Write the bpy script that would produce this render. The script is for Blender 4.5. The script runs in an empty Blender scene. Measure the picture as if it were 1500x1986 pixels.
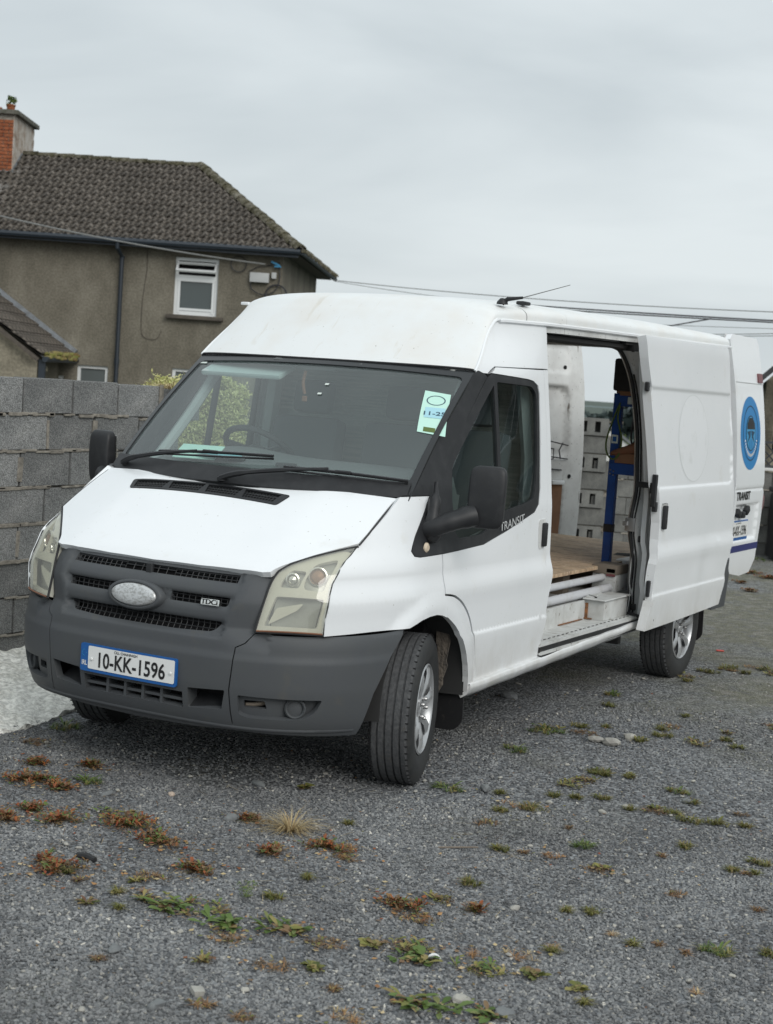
import bpy, bmesh, math, random
import numpy as np
from mathutils import Vector, Matrix, geometry
sc = bpy.context.scene
R = math.radians
PI = math.pi
random.seed(7)
# ------------------------------------------------------------------ camera, sky, sun
cam_d = bpy.data.cameras.new('camera')
cam = bpy.data.objects.new('camera', cam_d)
sc.collection.objects.link(cam)
sc.camera = cam
CP = Vector((4.15525, -6.27119, 1.84176))
yaw, pit, rol = -.5031717, .0829390, .0678910
cy_, sy_, cp_, sp_ = math.cos(yaw), math.sin(yaw), math.cos(pit), math.sin(pit)
fw = Vector((sy_*cp_, cy_*cp_, -sp_))
rt = Vector((cy_, -sy_, 0))
up = rt.cross(fw)
rt2 = math.cos(rol)*rt + math.sin(rol)*up
up2 = -math.sin(rol)*rt + math.cos(rol)*up
mw = Matrix((( rt2.x, up2.x, -fw.x, CP.x), (rt2.y, up2.y, -fw.y, CP.y), (rt2.z, up2.z, -fw.z, CP.z), (0, 0, 0, 1)))
cam.matrix_world = mw
cam_d.sensor_fit = 'HORIZONTAL'
cam_d.sensor_width = 36
cam_d.lens = 2991.7456/1500*36
cam_d.clip_start = .1
cam_d.clip_end = 9000
cam_d.dof.use_dof = True
cam_d.dof.focus_distance = 7.4
cam_d.dof.aperture_fstop = 7.0
sc.render.resolution_x, sc.render.resolution_y = 773, 1024

world = bpy.data.worlds.new('World')
sc.world = world
world.use_nodes = True
nt = world.node_tree
nt.nodes.clear()
def N(t, kind, **kw):
    n = t.nodes.new(kind)
    for k, v in kw.items():
        if k.startswith('i_'):
            n.inputs[k[2:].replace('_', ' ')].default_value = v
        else:
            setattr(n, k, v)
    return n
SUN_EL, SUN_AZ = R(33), R(122)
sky = N(nt, 'ShaderNodeTexSky', sky_type='NISHITA', sun_disc=False)
sky.sun_elevation = SUN_EL
sky.sun_rotation = SUN_AZ
sky.dust_density = 3
bg = N(nt, 'ShaderNodeBackground')
bg.inputs['Strength'].default_value = .10
# overcast: the cloud sheet hides the blue; brightness rises towards the zenith as under real cloud
tc = N(nt, 'ShaderNodeTexCoord')
sep = N(nt, 'ShaderNodeSeparateXYZ')
nt.links.new(tc.outputs['Generated'], sep.inputs[0])
ramp = N(nt, 'ShaderNodeMapRange', interpolation_type='SMOOTHSTEP')
ramp.inputs['From Min'].default_value = -.05
ramp.inputs['From Max'].default_value = 1.0
ramp.inputs['To Min'].default_value = 7.25
ramp.inputs['To Max'].default_value = 9.4
nt.links.new(sep.outputs['Z'], ramp.inputs['Value'])
mp = N(nt, 'ShaderNodeMapping')
mp.inputs['Scale'].default_value = (1.0, 1.0, 4.5)
nt.links.new(tc.outputs['Generated'], mp.inputs['Vector'])
nz = N(nt, 'ShaderNodeTexNoise')
nz.inputs['Scale'].default_value = 2.1
nz.inputs['Detail'].default_value = 5
nz.inputs['Roughness'].default_value = .48
nz.inputs['Distortion'].default_value = .35
nt.links.new(mp.outputs[0], nz.inputs['Vector'])
cr = N(nt, 'ShaderNodeValToRGB')
cr.color_ramp.elements[0].position = .36
cr.color_ramp.elements[0].color = (.74, .815, .85, 1)
cr.color_ramp.elements[1].position = .64
cr.color_ramp.elements[1].color = (.965, 1.04, 1.065, 1)
nt.links.new(nz.outputs['Fac'], cr.inputs[0])
mul = N(nt, 'ShaderNodeVectorMath', operation='SCALE')
nt.links.new(cr.outputs[0], mul.inputs[0])
nt.links.new(ramp.outputs[0], mul.inputs['Scale'])
mix = N(nt, 'ShaderNodeMix', data_type='RGBA')
mix.inputs[0].default_value = .94
nt.links.new(sky.outputs[0], mix.inputs[6])
nt.links.new(mul.outputs[0], mix.inputs[7])
nt.links.new(mix.outputs[2], bg.inputs['Color'])
wo = N(nt, 'ShaderNodeOutputWorld')
nt.links.new(bg.outputs[0], wo.inputs[0])

sun_d = bpy.data.lights.new('sun', 'SUN')
sun_d.energy = 1.45
sun_d.angle = R(34)
sun_d.color = (1, .97, .93)
sun = bpy.data.objects.new('sun', sun_d)
sc.collection.objects.link(sun)
# Nishita: rotation measured from +Y clockwise seen from above
sd = Vector((math.sin(SUN_AZ)*math.cos(SUN_EL), math.cos(SUN_AZ)*math.cos(SUN_EL), math.sin(SUN_EL)))
sun.rotation_euler = sd.to_track_quat('Z', 'Y').to_euler()
sun.location = (0, 0, 20)
sc.view_settings.view_transform = 'Standard'
sc.view_settings.look = 'None'
sc.view_settings.exposure = .14
sc.view_settings.gamma = 1
sc.view_settings.use_curve_mapping = False

# ------------------------------------------------------------------ helpers
COL = sc.collection
def tag(o, label=None, cat=None, group=None, kind=None):
    if label: o['label'] = label
    if cat: o['category'] = cat
    if group: o['group'] = group
    if kind: o['kind'] = kind
    return o
def empty(name, loc=(0, 0, 0), rz=0, label=None, cat=None, group=None):
    o = bpy.data.objects.new(name, None)
    o.empty_display_size = .2
    COL.objects.link(o)
    o.location = loc
    o.rotation_euler = (0, 0, rz)
    return tag(o, label, cat, group)
def link(name, me, mat, parent=None):
    o = bpy.data.objects.new(name, me)
    if mat is not None and not me.materials:
        for m_ in (mat if isinstance(mat, (list, tuple)) else [mat]):
            me.materials.append(m_)
    COL.objects.link(o)
    if parent: o.parent = parent
    return o
class MB:
    """collects simple solids into one mesh"""
    def __init__(s): s.v = []; s.f = []; s.mi = []
    def add(s, v, f, mi=0):
        k = len(s.v)
        s.v += [tuple(p) for p in v]
        s.f += [tuple(i+k for i in q) for q in f]
        s.mi += [mi]*len(f)
        return s
    def box(s, c, d, rot=None, ch=0, mi=0):
        x, y, z = d[0]/2, d[1]/2, d[2]/2
        if ch <= 0:
            v = [Vector((a*x, b*y, e*z)) for a in (-1, 1) for b in (-1, 1) for e in (-1, 1)]
            f = [(0, 1, 3, 2), (4, 6, 7, 5), (0, 4, 5, 1), (2, 3, 7, 6), (0, 2, 6, 4), (1, 5, 7, 3)]
        else:
            ch = min(ch, x*.9, y*.9, z*.9)
            bm = bmesh.new()
            bmesh.ops.create_cube(bm, size=1)
            for q in bm.verts: q.co = Vector((q.co.x*2*x, q.co.y*2*y, q.co.z*2*z))
            bmesh.ops.bevel(bm, geom=bm.edges[:], offset=ch, segments=1 if ch < .006 else 2, affect='EDGES', profile=.6)
            bm.verts.index_update()
            v = [q.co.copy() for q in bm.verts]
            f = [tuple(w.index for w in q.verts) for q in bm.faces]
            bm.free()
        if rot is not None:
            if not isinstance(rot, Matrix): rot = Matrix.Rotation(rot, 3, 'Z')
            v = [rot @ p for p in v]
        c = Vector(c)
        return s.add([p+c for p in v], f, mi)
    def tube(s, pts, r, n=8, cap=True, mi=0):
        pts = [Vector(p) for p in pts]
        rs = r if isinstance(r, (list, tuple)) else [r]*len(pts)
        v = []; f = []
        prev = None
        for i, p in enumerate(pts):
            t = (pts[min(i+1, len(pts)-1)]-pts[max(i-1, 0)]).normalized()
            a = prev if prev is not None else (Vector((0, 0, 1)) if abs(t.z) < .9 else Vector((1, 0, 0)))
            b = t.cross(a)
            if b.length < 1e-5: b = t.orthogonal()
            b.normalize(); a = b.cross(t).normalized(); prev = a
            for k in range(n):
                w = 2*PI*k/n
                v.append(p+(a*math.cos(w)+b*math.sin(w))*rs[i])
        for i in range(len(pts)-1):
            for k in range(n):
                f.append((i*n+k, i*n+(k+1) % n, (i+1)*n+(k+1) % n, (i+1)*n+k))
        if cap:
            f.append(tuple(range(n-1, -1, -1))); f.append(tuple((len(pts)-1)*n+k for k in range(n)))
        return s.add(v, f, mi)
    def lathe(s, prof, n=48, c=(0, 0, 0), axis='X', rot=None, mi=0, close=False):
        """prof: list of (radius, along)"""
        v = []; f = []
        for (r_, a_) in prof:
            for k in range(n):
                w = 2*PI*k/n
                p = Vector((a_, r_*math.cos(w), r_*math.sin(w)))
                if axis == 'Z': p = Vector((p.y, p.z, p.x))
                if axis == 'Y': p = Vector((p.z, p.x, p.y))
                if rot is not None: p = rot @ p
                v.append(p+Vector(c))
        m = len(prof)
        for i in range(m if close else m-1):
            j = (i+1) % m
            for k in range(n):
                f.append((i*n+k, j*n+k, j*n+(k+1) % n, i*n+(k+1) % n))
        return s.add(v, f, mi)
    def prism(s, poly, h, M=Matrix.Identity(4), mi=0):
        """poly (x,y) extruded to z=h, through matrix M"""
        n = len(poly)
        v = [M @ Vector((p[0], p[1], 0)) for p in poly]+[M @ Vector((p[0], p[1], h)) for p in poly]
        f = [tuple(range(n-1, -1, -1)), tuple(range(n, 2*n))]+[(i, (i+1) % n, n+(i+1) % n, n+i) for i in range(n)]
        return s.add(v, f, mi)
    def mesh(s, name='m', smooth=None):
        me = bpy.data.meshes.new(name)
        me.from_pydata(s.v, [], s.f)
        if any(s.mi): me.polygons.foreach_set('material_index', s.mi)
        bm = bmesh.new(); bm.from_mesh(me)
        bmesh.ops.recalc_face_normals(bm, faces=bm.faces)
        bm.to_mesh(me); bm.free()
        if smooth is not None:
            me.polygons.foreach_set('use_smooth', [True]*len(me.polygons))
            me.set_sharp_from_angle(angle=R(smooth))
        me.update()
        return me
    def build(s, name, mat, parent=None, smooth=35):
        return link(name, s.mesh(name, smooth), mat, parent)

def pip(P, poly):
    """vectorised point in polygon"""
    x, y = P[:, 0], P[:, 1]
    ins = np.zeros(len(P), bool)
    n = len(poly)
    for i in range(n):
        x1, y1 = poly[i]; x2, y2 = poly[(i+1) % n]
        if y1 == y2: continue
        c = ((y1 > y) != (y2 > y)) & (x < (x2-x1)*(y-y1)/(y2-y1)+x1)
        ins ^= c
    return ins
def edist(P, poly):
    d = np.full(len(P), 1e9)
    n = len(poly)
    for i in range(n):
        a = np.array(poly[i]); b = np.array(poly[(i+1) % n]); ab = b-a
        L = ab@ab
        t = np.clip(((P-a)@ab)/max(L, 1e-12), 0, 1)
        q = a+t[:, None]*ab
        d = np.minimum(d, np.hypot(*(P-q).T))
    return d
def rp(pts, r, k=5):
    """round the corners of a polygon; r one radius or a list"""
    out = []
    n = len(pts)
    for i, p in enumerate(pts):
        rr = r[i] if isinstance(r, (list, tuple)) else r
        p = Vector(p); a = Vector(pts[i-1])-p; b = Vector(pts[(i+1) % n])-p
        if rr <= 0: out.append(tuple(p)); continue
        ra = min(rr, a.length*.48); rb = min(rr, b.length*.48)
        A = p+a.normalized()*ra; B = p+b.normalized()*rb
        for j in range(k+1):
            t = j/k
            q = A*(1-t)**2+p*2*t*(1-t)+B*t*t
            out.append(tuple(q))
    return out
def ell(cx, cy, rx, ry, n=28):
    return [(cx+rx*math.cos(2*PI*i/n), cy+ry*math.sin(2*PI*i/n)) for i in range(n)]
def panel(name, poly, f, mat, parent, out=(0, -1, 0), holes=(), sp=(.04, .04), skirt=.02, rows=(), anis=1.0, back=False):
    """surface f(a,b)->xyz restricted to a 2-D outline, with holes and a rim of the given depth"""
    sx, sy = sp
    def res(pl):
        o = []
        n = len(pl)
        for i in range(n):
            a = pl[i]; b = pl[(i+1) % n]
            m = max(1, int(math.ceil(max(abs(b[0]-a[0])/sx, abs(b[1]-a[1])/sy))))
            for k in range(m): o.append((a[0]+(b[0]-a[0])*k/m, a[1]+(b[1]-a[1])*k/m))
        return o
    loops = [res(poly)]+[res(h) for h in holes]
    xs = [p[0] for p in poly]; ys = [p[1] for p in poly]
    gx = np.arange(min(xs), max(xs), sx)
    gy = list(np.arange(min(ys), max(ys), sy))
    gy = sorted(gy+[r for r in rows if min(ys) < r < max(ys)])
    G = np.array([(x+(.5*sx if j % 2 else 0), y) for j, y in enumerate(gy) for x in gx])
    sc2 = np.array([1/sx, 1/sy])
    ins = pip(G, loops[0])
    for h in loops[1:]: ins &= ~pip(G, h)
    G = G[ins]
    if len(G):
        d = np.full(len(G), 1e9)
        for l in loops: d = np.minimum(d, edist(G*sc2, [(a*sc2[0], b*sc2[1]) for a, b in l]))
        G = G[d > .4]
    V2 = []; E = []
    for l in loops:
        k = len(V2)
        V2 += l
        E += [(k+i, k+(i+1) % len(l)) for i in range(len(l))]
    nb = len(V2)
    V2 += [tuple(g) for g in G]
    r = geometry.delaunay_2d_cdt([Vector((a*sc2[0], b*sc2[1])) for a, b in V2], E, [], 0, 1e-6)
    ov = [(q[0]/sc2[0], q[1]/sc2[1]) for q in r[0]]
    tris = [t for t in r[2]]
    cen = np.array([[sum(ov[i][0] for i in t)/3, sum(ov[i][1] for i in t)/3] for t in tris])
    ok = pip(cen, loops[0])
    for h in loops[1:]: ok &= ~pip(cen, h)
    tris = [t for t, o in zip(tris, ok) if o]
    out = Vector(out)
    P = []; Nn = []
    e = 1e-3
    for a, b in ov:
        p = Vector(f(a, b))
        du = Vector(f(a+e*sx*10, b))-Vector(f(a-e*sx*10, b))
        dv = Vector(f(a, b+e*sy*10))-Vector(f(a, b-e*sy*10))
        n = du.cross(dv)
        n = n.normalized() if n.length > 1e-12 else out.copy()
        if n.dot(out) < 0: n = -n
        P.append(p); Nn.append(n)
    faces = []; 
    for t in tris:
        a, b, c = t
        g = (P[b]-P[a]).cross(P[c]-P[a])
        if g.length < 1e-10: continue
        faces.append((a, b, c) if g.dot(Nn[a]) > 0 else (a, c, b))
    verts = list(P); norm = list(Nn)
    # rim
    used = {}
    ec = {}
    for t in faces:
        for i in range(3):
            k = (t[i], t[(i+1) % 3])
            ec[k] = 1
    nf = len(faces)
    lnorm = [[Nn[i] for i in t] for t in faces]
    if skirt:
        bd = [k for k in ec if (k[1], k[0]) not in ec]
        for a, b in bd:
            k = len(verts)
            na, nb_ = Nn[a], Nn[b]
            verts += [P[a], P[b], P[b]-nb_*skirt, P[a]-na*skirt]
            fn = (P[b]-P[a]).cross(-na)
            fn = -fn.normalized() if fn.length > 1e-9 else na
            # outward from the surface
            faces.append((k+1, k, k+3, k+2))
            m1 = (na+fn).normalized() if fn.dot(na) > -.9 else fn
            lnorm.append([fn, fn, fn, fn])
    me = bpy.data.meshes.new(name)
    me.from_pydata([tuple(p) for p in verts], [], faces)
    me.polygons.foreach_set('use_smooth', [True]*len(me.polygons))
    flat = []
    for p_, ln in zip(me.polygons, lnorm):
        g = p_.normal
        for q in ln:
            flat.append(tuple(q if p_.index < nf else g))
    me.normals_split_custom_set(flat)
    me.update()
    return link(name, me, mat, parent)
def fmir(f): return lambda a, b: (lambda p: (-p[0], p[1], p[2]))(f(a, b))
def bezpts(pts, n=6):
    """Catmull-Rom through points"""
    P = [Vector(p) for p in pts]; o = []
    for i in range(len(P)-1):
        a = P[max(i-1, 0)]; b = P[i]; c = P[i+1]; d = P[min(i+2, len(P)-1)]
        for k in range(n):
            t = k/n
            o.append(.5*((2*b)+(c-a)*t+(2*a-5*b+4*c-d)*t*t+(3*b-a-3*c+d)*t**3))
    o.append(P[-1])
    return o
def textmesh(body, size, bold=0, sx=1.0, spacing=1.0, align='CENTER', ext=0):
    cu = bpy.data.curves.new('t', 'FONT')
    cu.body = body; cu.size = size; cu.align_x = align; cu.align_y = 'CENTER'
    cu.offset = bold; cu.space_character = spacing; cu.extrude = ext
    ob = bpy.data.objects.new('t', cu)
    COL.objects.link(ob)
    bpy.context.view_layer.update()
    me = bpy.data.meshes.new_from_object(ob.evaluated_get(bpy.context.evaluated_depsgraph_get()))
    bpy.data.objects.remove(ob); bpy.data.curves.remove(cu)
    for v in me.vertices: v.co.x *= sx
    return me
def text(name, body, size, fn, mat, parent, **kw):
    """text laid on a surface: fn(x, y) -> xyz"""
    me = textmesh(body, size, **kw)
    for v in me.vertices: v.co = Vector(fn(v.co.x, v.co.y))
    me.materials.clear()
    return link(name, me, mat, parent)


def pchip(xs,ys):
    n=len(xs);h=[xs[i+1]-xs[i] for i in range(n-1)];d=[(ys[i+1]-ys[i])/h[i] for i in range(n-1)]
    m=[0.0]*n;m[0]=d[0];m[-1]=d[-1]
    for i in range(1,n-1):
        if d[i-1]*d[i]<=0:m[i]=0.0
        else:
            w1=2*h[i]+h[i-1];w2=h[i]+2*h[i-1];m[i]=(w1+w2)/(w1/d[i-1]+w2/d[i])
    def f(x):
        if x<=xs[0]:return ys[0]+m[0]*(x-xs[0])
        if x>=xs[-1]:return ys[-1]+m[-1]*(x-xs[-1])
        lo,hi=0,n-1
        while hi-lo>1:
            k=(lo+hi)//2
            if xs[k]<=x:lo=k
            else:hi=k
        t=(x-xs[lo])/h[lo];t2=t*t;t3=t2*t
        return ys[lo]*(2*t3-3*t2+1)+m[lo]*h[lo]*(t3-2*t2+t)+ys[lo+1]*(-2*t3+3*t2)+m[lo+1]*h[lo]*(t3-t2)
    return f
def sst(a,b,x):
    t=min(1,max(0,(x-a)/(b-a)));return t*t*(3-2*t)
# ---- side of the body: half width as a function of (y, z)
_B=pchip([.26,.33,.42,.55,.652,.666,.80,.885,.896,.978,.990,1.10,1.25,1.30,1.6,1.9,2.1,2.2,2.26],
         [.925,.948,.960,.968,.9745,.966,.970,.9765,.9755,.9535,.952,.950,.947,.942,.918,.888,.870,.862,.85])
_T=pchip([.9,1.0,1.13,1.34,1.6,1.93,2.3],[0,0,.15,.40,.72,1.0,1.05])
AY,AZ,AR=.02,.365,.425            # front wheel arch
def side(y,z,flare=True):
    x=_B(z)
    if y<0:x-=.286*y*y
    if y<1.4:x-=.095*(1.4-y)**2*_T(z)
    x-=.078*sst(1.9,2.2,z)*(1-sst(.85,1.45,y))
    if flare:
        for cy in(AY,3.80):
            r=math.hypot(y-cy,z-AZ)
            x+=.020*(1-sst(AR+.03,AR+.12,r))
    return x
# ---- front fascia plan curve (parameter u = distance round from the centre line)
_P=[(0,-.945),(.25,-.938),(.42,-.920),(.55,-.888),(.68,-.830),(.79,-.748),(.87,-.655),(.925,-.54),(.958,-.42),(.975,-.30),(.982,-.17)]
_U=[0]
for _i in range(1,len(_P)):_U.append(_U[-1]+math.hypot(_P[_i][0]-_P[_i-1][0],_P[_i][1]-_P[_i-1][1]))
_PX=pchip(_U,[p[0] for p in _P]);_PY=pchip(_U,[p[1] for p in _P])
_O=pchip([.24,.27,.31,.37,.45,.52,.625,.665,.70,.735,.755,.80,.86,.92,.96,1.0,1.05],
         [-.14,-.10,-.062,-.030,-.010,0,.003,-.006,-.009,-.018,-.034,-.036,-.040,-.062,-.085,-.118,-.17])
def planp(u):
    a=abs(u);x=_PX(a);y=_PY(a);e=.002
    if a<e:
        tx,ty=1.0,0.0
    else:
        tx=(_PX(a+e)-_PX(a-e));ty=(_PY(a+e)-_PY(a-e));l=math.hypot(tx,ty);tx/=l;ty/=l
    nx,ny=ty,-tx
    return (x,y,nx,ny) if u>=0 else (-x,y,-nx,ny)
def front(u,z,off=0.0):
    x,y,nx,ny=planp(u);o=_O(z)
    if abs(u)>.9:  # less tuck towards the wheel arch
        o*=1-.35*sst(.9,1.3,abs(u))
    o+=off
    return (x+nx*o,y+ny*o,z)
# ---- bonnet height field
_Z=pchip([-.86,-.835,-.815,-.79,-.74,-.6,-.476,-.3,-.141,.05],[.955,.99,1.012,1.035,1.067,1.150,1.217,1.318,1.400,1.48])
def bonnet(x,y):
    a=abs(x);s=a-.50
    cr=.5*(s+math.sqrt(s*s+.0009))
    lip=1-sst(-.60,-.86,y)*.0
    return _Z(y)-.075*a*a-.08*cr
def bfun(x,y):return (x,y,bonnet(x,y))
# ---- windscreen: s across -1..1, t up 0..1
def screen(s,t):
    hx=.862+(.822-.862)*t
    hx-=.012*math.sin(math.pi*t)*0
    x=s*hx
    bow=.215+(.10-.215)*t
    y=-.07+(.585+.07)*t-bow*(1-s*s) - .03*math.sin(math.pi*t)
    z=1.335+(1.930-1.335)*t+(.0+.014*t)*(1-s*s)
    return (x,y,z)
# ---- roof: u -1..1 over the section, v = station along the van
_vt=[0,.35,.7,.95,1.15,1.4,1.8,3,4.7]           # station parameter = y of the edge
_ye=pchip([0,.30,.55,.75,.95,1.2,1.5,3,4.72],[.585,.745,.855,.92,1.0,1.16,1.5,3.0,4.72])
_zg=pchip([0,.30,.55,.75,.95,1.2,1.5,3,4.72],[1.930,2.072,2.165,2.203,2.208,2.211,2.218,2.243,2.272])
_wg=pchip([0,.30,.55,.75,.95,1.2,1.5,3,4.72],[.822,.797,.781,.778,.789,.822,.855,.862,.852])
_hr=pchip([0,.30,.55,.75,.95,1.2,1.5,3,4.72],[.014,.034,.054,.072,.088,.10,.108,.115,.095])
_bw=pchip([0,.30,.55,.75,.95,1.2,1.5,3,4.72],[.10,.09,.08,.065,.05,.02,0,0,0])
def roof(u,v):
    a=abs(u);th=a*math.pi/2
    c=math.sin(th);s=math.cos(th)
    n=4.2
    den=(c**n+s**n)**(1/n)
    cx=c/den;cz=s/den
    w=side(_ye(v),_zg(v),False)+.0015;x=w*cx*(1 if u>=0 else -1)
    crown=.018*(1-cx*cx)*sst(0,.9,v)
    return (x,_ye(v)-_bw(v)*(1-cx*cx),_zg(v)+_hr(v)*cz+crown)
# ------------------------------------------------------------------ materials
def mat(name, col=(.5, .5, .5), rough=.5, metal=0, spec=.5, coat=0, bump=None, var=None, dirt=None, alpha=None, em=None):
    """bump=(scale,strength,dist,detail)  var=(scale,colour2,lo,hi)  dirt=(scale,colour,lo,hi)"""
    m = bpy.data.materials.new(name); m.use_nodes = True
    t = m.node_tree; b = t.nodes['Principled BSDF']
    b.inputs['Base Color'].default_value = (*col, 1)
    b.inputs['Roughness'].default_value = rough
    b.inputs['Metallic'].default_value = metal
    b.inputs['Specular IOR Level'].default_value = spec
    b.inputs['Coat Weight'].default_value = coat
    b.inputs['Coat Roughness'].default_value = .06
    tcn = N(t, 'ShaderNodeTexCoord')
    src = None
    def layer(args, src):
        scl, c2, lo, hi = args[:4]
        n = N(t, 'ShaderNodeTexNoise'); n.inputs['Scale'].default_value = scl if not isinstance(scl, tuple) else 1
        n.inputs['Detail'].default_value = args[4] if len(args) > 4 else 6
        n.inputs['Roughness'].default_value = .6
        if isinstance(scl, tuple):
            mp_ = N(t, 'ShaderNodeMapping'); mp_.inputs['Scale'].default_value = scl
            t.links.new(tcn.outputs['Object'], mp_.inputs['Vector']); t.links.new(mp_.outputs[0], n.inputs['Vector'])
        else:
            t.links.new(tcn.outputs['Object'], n.inputs['Vector'])
        r = N(t, 'ShaderNodeMapRange'); r.inputs['From Min'].default_value = lo; r.inputs['From Max'].default_value = hi
        t.links.new(n.outputs['Fac'], r.inputs['Value'])
        x = N(t, 'ShaderNodeMix', data_type='RGBA')
        t.links.new(r.outputs[0], x.inputs[0])
        if src is None: x.inputs[6].default_value = (*col, 1)
        else: t.links.new(src, x.inputs[6])
        x.inputs[7].default_value = (*c2, 1)
        return x.outputs[2]
    for a in (var if isinstance(var, list) else [var] if var else []): src = layer(a, src)
    for a in (dirt if isinstance(dirt, list) else [dirt] if dirt else []): src = layer(a, src)
    if src is not None: t.links.new(src, b.inputs['Base Color'])
    if bump:
        n = N(t, 'ShaderNodeTexNoise'); n.inputs['Scale'].default_value = bump[0]; n.inputs['Detail'].default_value = bump[3] if len(bump) > 3 else 3
        t.links.new(tcn.outputs['Object'], n.inputs['Vector'])
        bp = N(t, 'ShaderNodeBump'); bp.inputs['Strength'].default_value = bump[1]; bp.inputs['Distance'].default_value = bump[2]
        t.links.new(n.outputs['Fac'], bp.inputs['Height']); t.links.new(bp.outputs[0], b.inputs['Normal'])
    if alpha is not None: b.inputs['Alpha'].default_value = alpha
    return m
def glass(name, tint=(.8, .88, .86), dark=0.0, gloss=1.0, haze=0.0, hazecol=(.5, .55, .55)):
    m = bpy.data.materials.new(name); m.use_nodes = True
    t = m.node_tree; t.nodes.clear()
    o = N(t, 'ShaderNodeOutputMaterial')
    tr = N(t, 'ShaderNodeBsdfTransparent'); tr.inputs[0].default_value = (*tint, 1)
    gl = N(t, 'ShaderNodeBsdfGlossy'); gl.inputs['Roughness'].default_value = .015
    gl.inputs[0].default_value = (gloss, gloss, gloss, 1)
    fr = N(t, 'ShaderNodeLayerWeight'); fr.inputs[0].default_value = .5
    pw = N(t, 'ShaderNodeMath', operation='POWER'); pw.inputs[1].default_value = 5
    t.links.new(fr.outputs['Facing'], pw.inputs[0])
    ad = N(t, 'ShaderNodeMath', operation='MULTIPLY_ADD'); ad.inputs[1].default_value = .9; ad.inputs[2].default_value = .055
    ad.use_clamp = True
    t.links.new(pw.outputs[0], ad.inputs[0])
    mx = N(t, 'ShaderNodeMixShader')
    t.links.new(ad.outputs[0], mx.inputs[0])
    base = tr.outputs[0]
    if haze > 0:
        df = N(t, 'ShaderNodeBsdfDiffuse'); df.inputs[0].default_value = (*hazecol, 1)
        m2 = N(t, 'ShaderNodeMixShader'); m2.inputs[0].default_value = haze
        t.links.new(tr.outputs[0], m2.inputs[1]); t.links.new(df.outputs[0], m2.inputs[2])
        base = m2.outputs[0]
    t.links.new(base, mx.inputs[1]); t.links.new(gl.outputs[0], mx.inputs[2])
    t.links.new(mx.outputs[0], o.inputs[0])
    return m
M = {}
M['paint'] = mat('white_paint', (.80, .82, .835), .36, coat=.6, bump=(1.4, .02, .05), var=(2.2, (.76, .785, .80), .45, .8), dirt=[(70, (.36, .34, .30), .735, .76, 2), (5, (.70, .70, .67), .62, .85)])
def road_film(m):
    """mud and road film thrown up on the lower body, ragged at its upper edge"""
    t = m.node_tree; b = t.nodes['Principled BSDF']; src = b.inputs['Base Color'].links[0].from_socket
    tcn = N(t, 'ShaderNodeTexCoord'); sp_ = N(t, 'ShaderNodeSeparateXYZ'); t.links.new(tcn.outputs['Object'], sp_.inputs[0])
    n = N(t, 'ShaderNodeTexNoise'); n.inputs['Scale'].default_value = 5; n.inputs['Detail'].default_value = 8; n.inputs['Roughness'].default_value = .7
    mp_ = N(t, 'ShaderNodeMapping'); mp_.inputs['Scale'].default_value = (1, 1, .5); t.links.new(tcn.outputs['Object'], mp_.inputs['Vector']); t.links.new(mp_.outputs[0], n.inputs['Vector'])
    a = N(t, 'ShaderNodeMapRange'); a.inputs['From Min'].default_value = .72; a.inputs['From Max'].default_value = .36
    t.links.new(sp_.outputs['Z'], a.inputs['Value'])
    c = N(t, 'ShaderNodeMath', operation='MULTIPLY_ADD'); c.inputs[1].default_value = 1.5; c.inputs[2].default_value = -.38
    t.links.new(n.outputs['Fac'], c.inputs[0])
    d = N(t, 'ShaderNodeMath', operation='MULTIPLY'); d.use_clamp = True; t.links.new(a.outputs[0], d.inputs[0]); t.links.new(c.outputs[0], d.inputs[1])
    x = N(t, 'ShaderNodeMix', data_type='RGBA'); t.links.new(d.outputs[0], x.inputs[0]); t.links.new(src, x.inputs[6]); x.inputs[7].default_value = (.42, .39, .34, 1)
    t.links.new(x.outputs[2], b.inputs['Base Color'])
road_film(M['paint'])
M['paint_roof'] = mat('chalky_white_paint', (.76, .78, .78), .42, coat=.1, var=(3, (.73, .72, .69), .45, .72), dirt=[(90, (.20, .17, .13), .735, .75, 2), ((9, 2, 2), (.60, .56, .48), .64, .8)])
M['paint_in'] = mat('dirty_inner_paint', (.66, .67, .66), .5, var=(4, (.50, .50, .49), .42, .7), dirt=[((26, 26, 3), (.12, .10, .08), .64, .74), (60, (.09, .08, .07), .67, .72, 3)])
M['paint_step'] = mat('scuffed_step_paint', (.56, .57, .56), .5, var=(8, (.42, .42, .40), .45, .7), dirt=[((5, 22, 22), (.16, .13, .10), .6, .7), (14, (.34, .16, .06), .68, .78)])
M['paint_rust'] = mat('rust', (.30, .13, .05), .8, var=(30, (.12, .06, .03), .4, .6))
M['bumper'] = mat('grey_bumper_plastic', (.068, .073, .079), .58, spec=.35, bump=(500, .08, .001, 2), var=(6, (.072, .077, .080), .4, .7), dirt=(9, (.085, .085, .08), .6, .8))
M['black'] = mat('black_plastic', (.020, .021, .023), .5, spec=.35, bump=(900, .12, .001, 2), var=(14, (.03, .031, .033), .45, .7))
M['black_gloss'] = mat('black_gloss', (.012, .012, .013), .18)
M['frit'] = mat('black_glass_border', (.022, .024, .026), .22)
M['void'] = mat('dark_void', (.006, .006, .007), .9)
M['rubber'] = mat('rubber_seal', (.014, .014, .015), .55, dirt=(22, (.05, .045, .04), .6, .72))
M['tyre'] = mat('tyre_rubber', (.060, .062, .065), .82, spec=.25, bump=(420, .5, .002, 2), var=(60, (.095, .097, .099), .4, .65), dirt=(12, (.085, .08, .072), .6, .8))
M['tyre_side'] = mat('tyre_sidewall', (.022, .023, .024), .6, bump=(60, .15, .003), var=(10, (.035, .035, .034), .45, .7))
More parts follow.
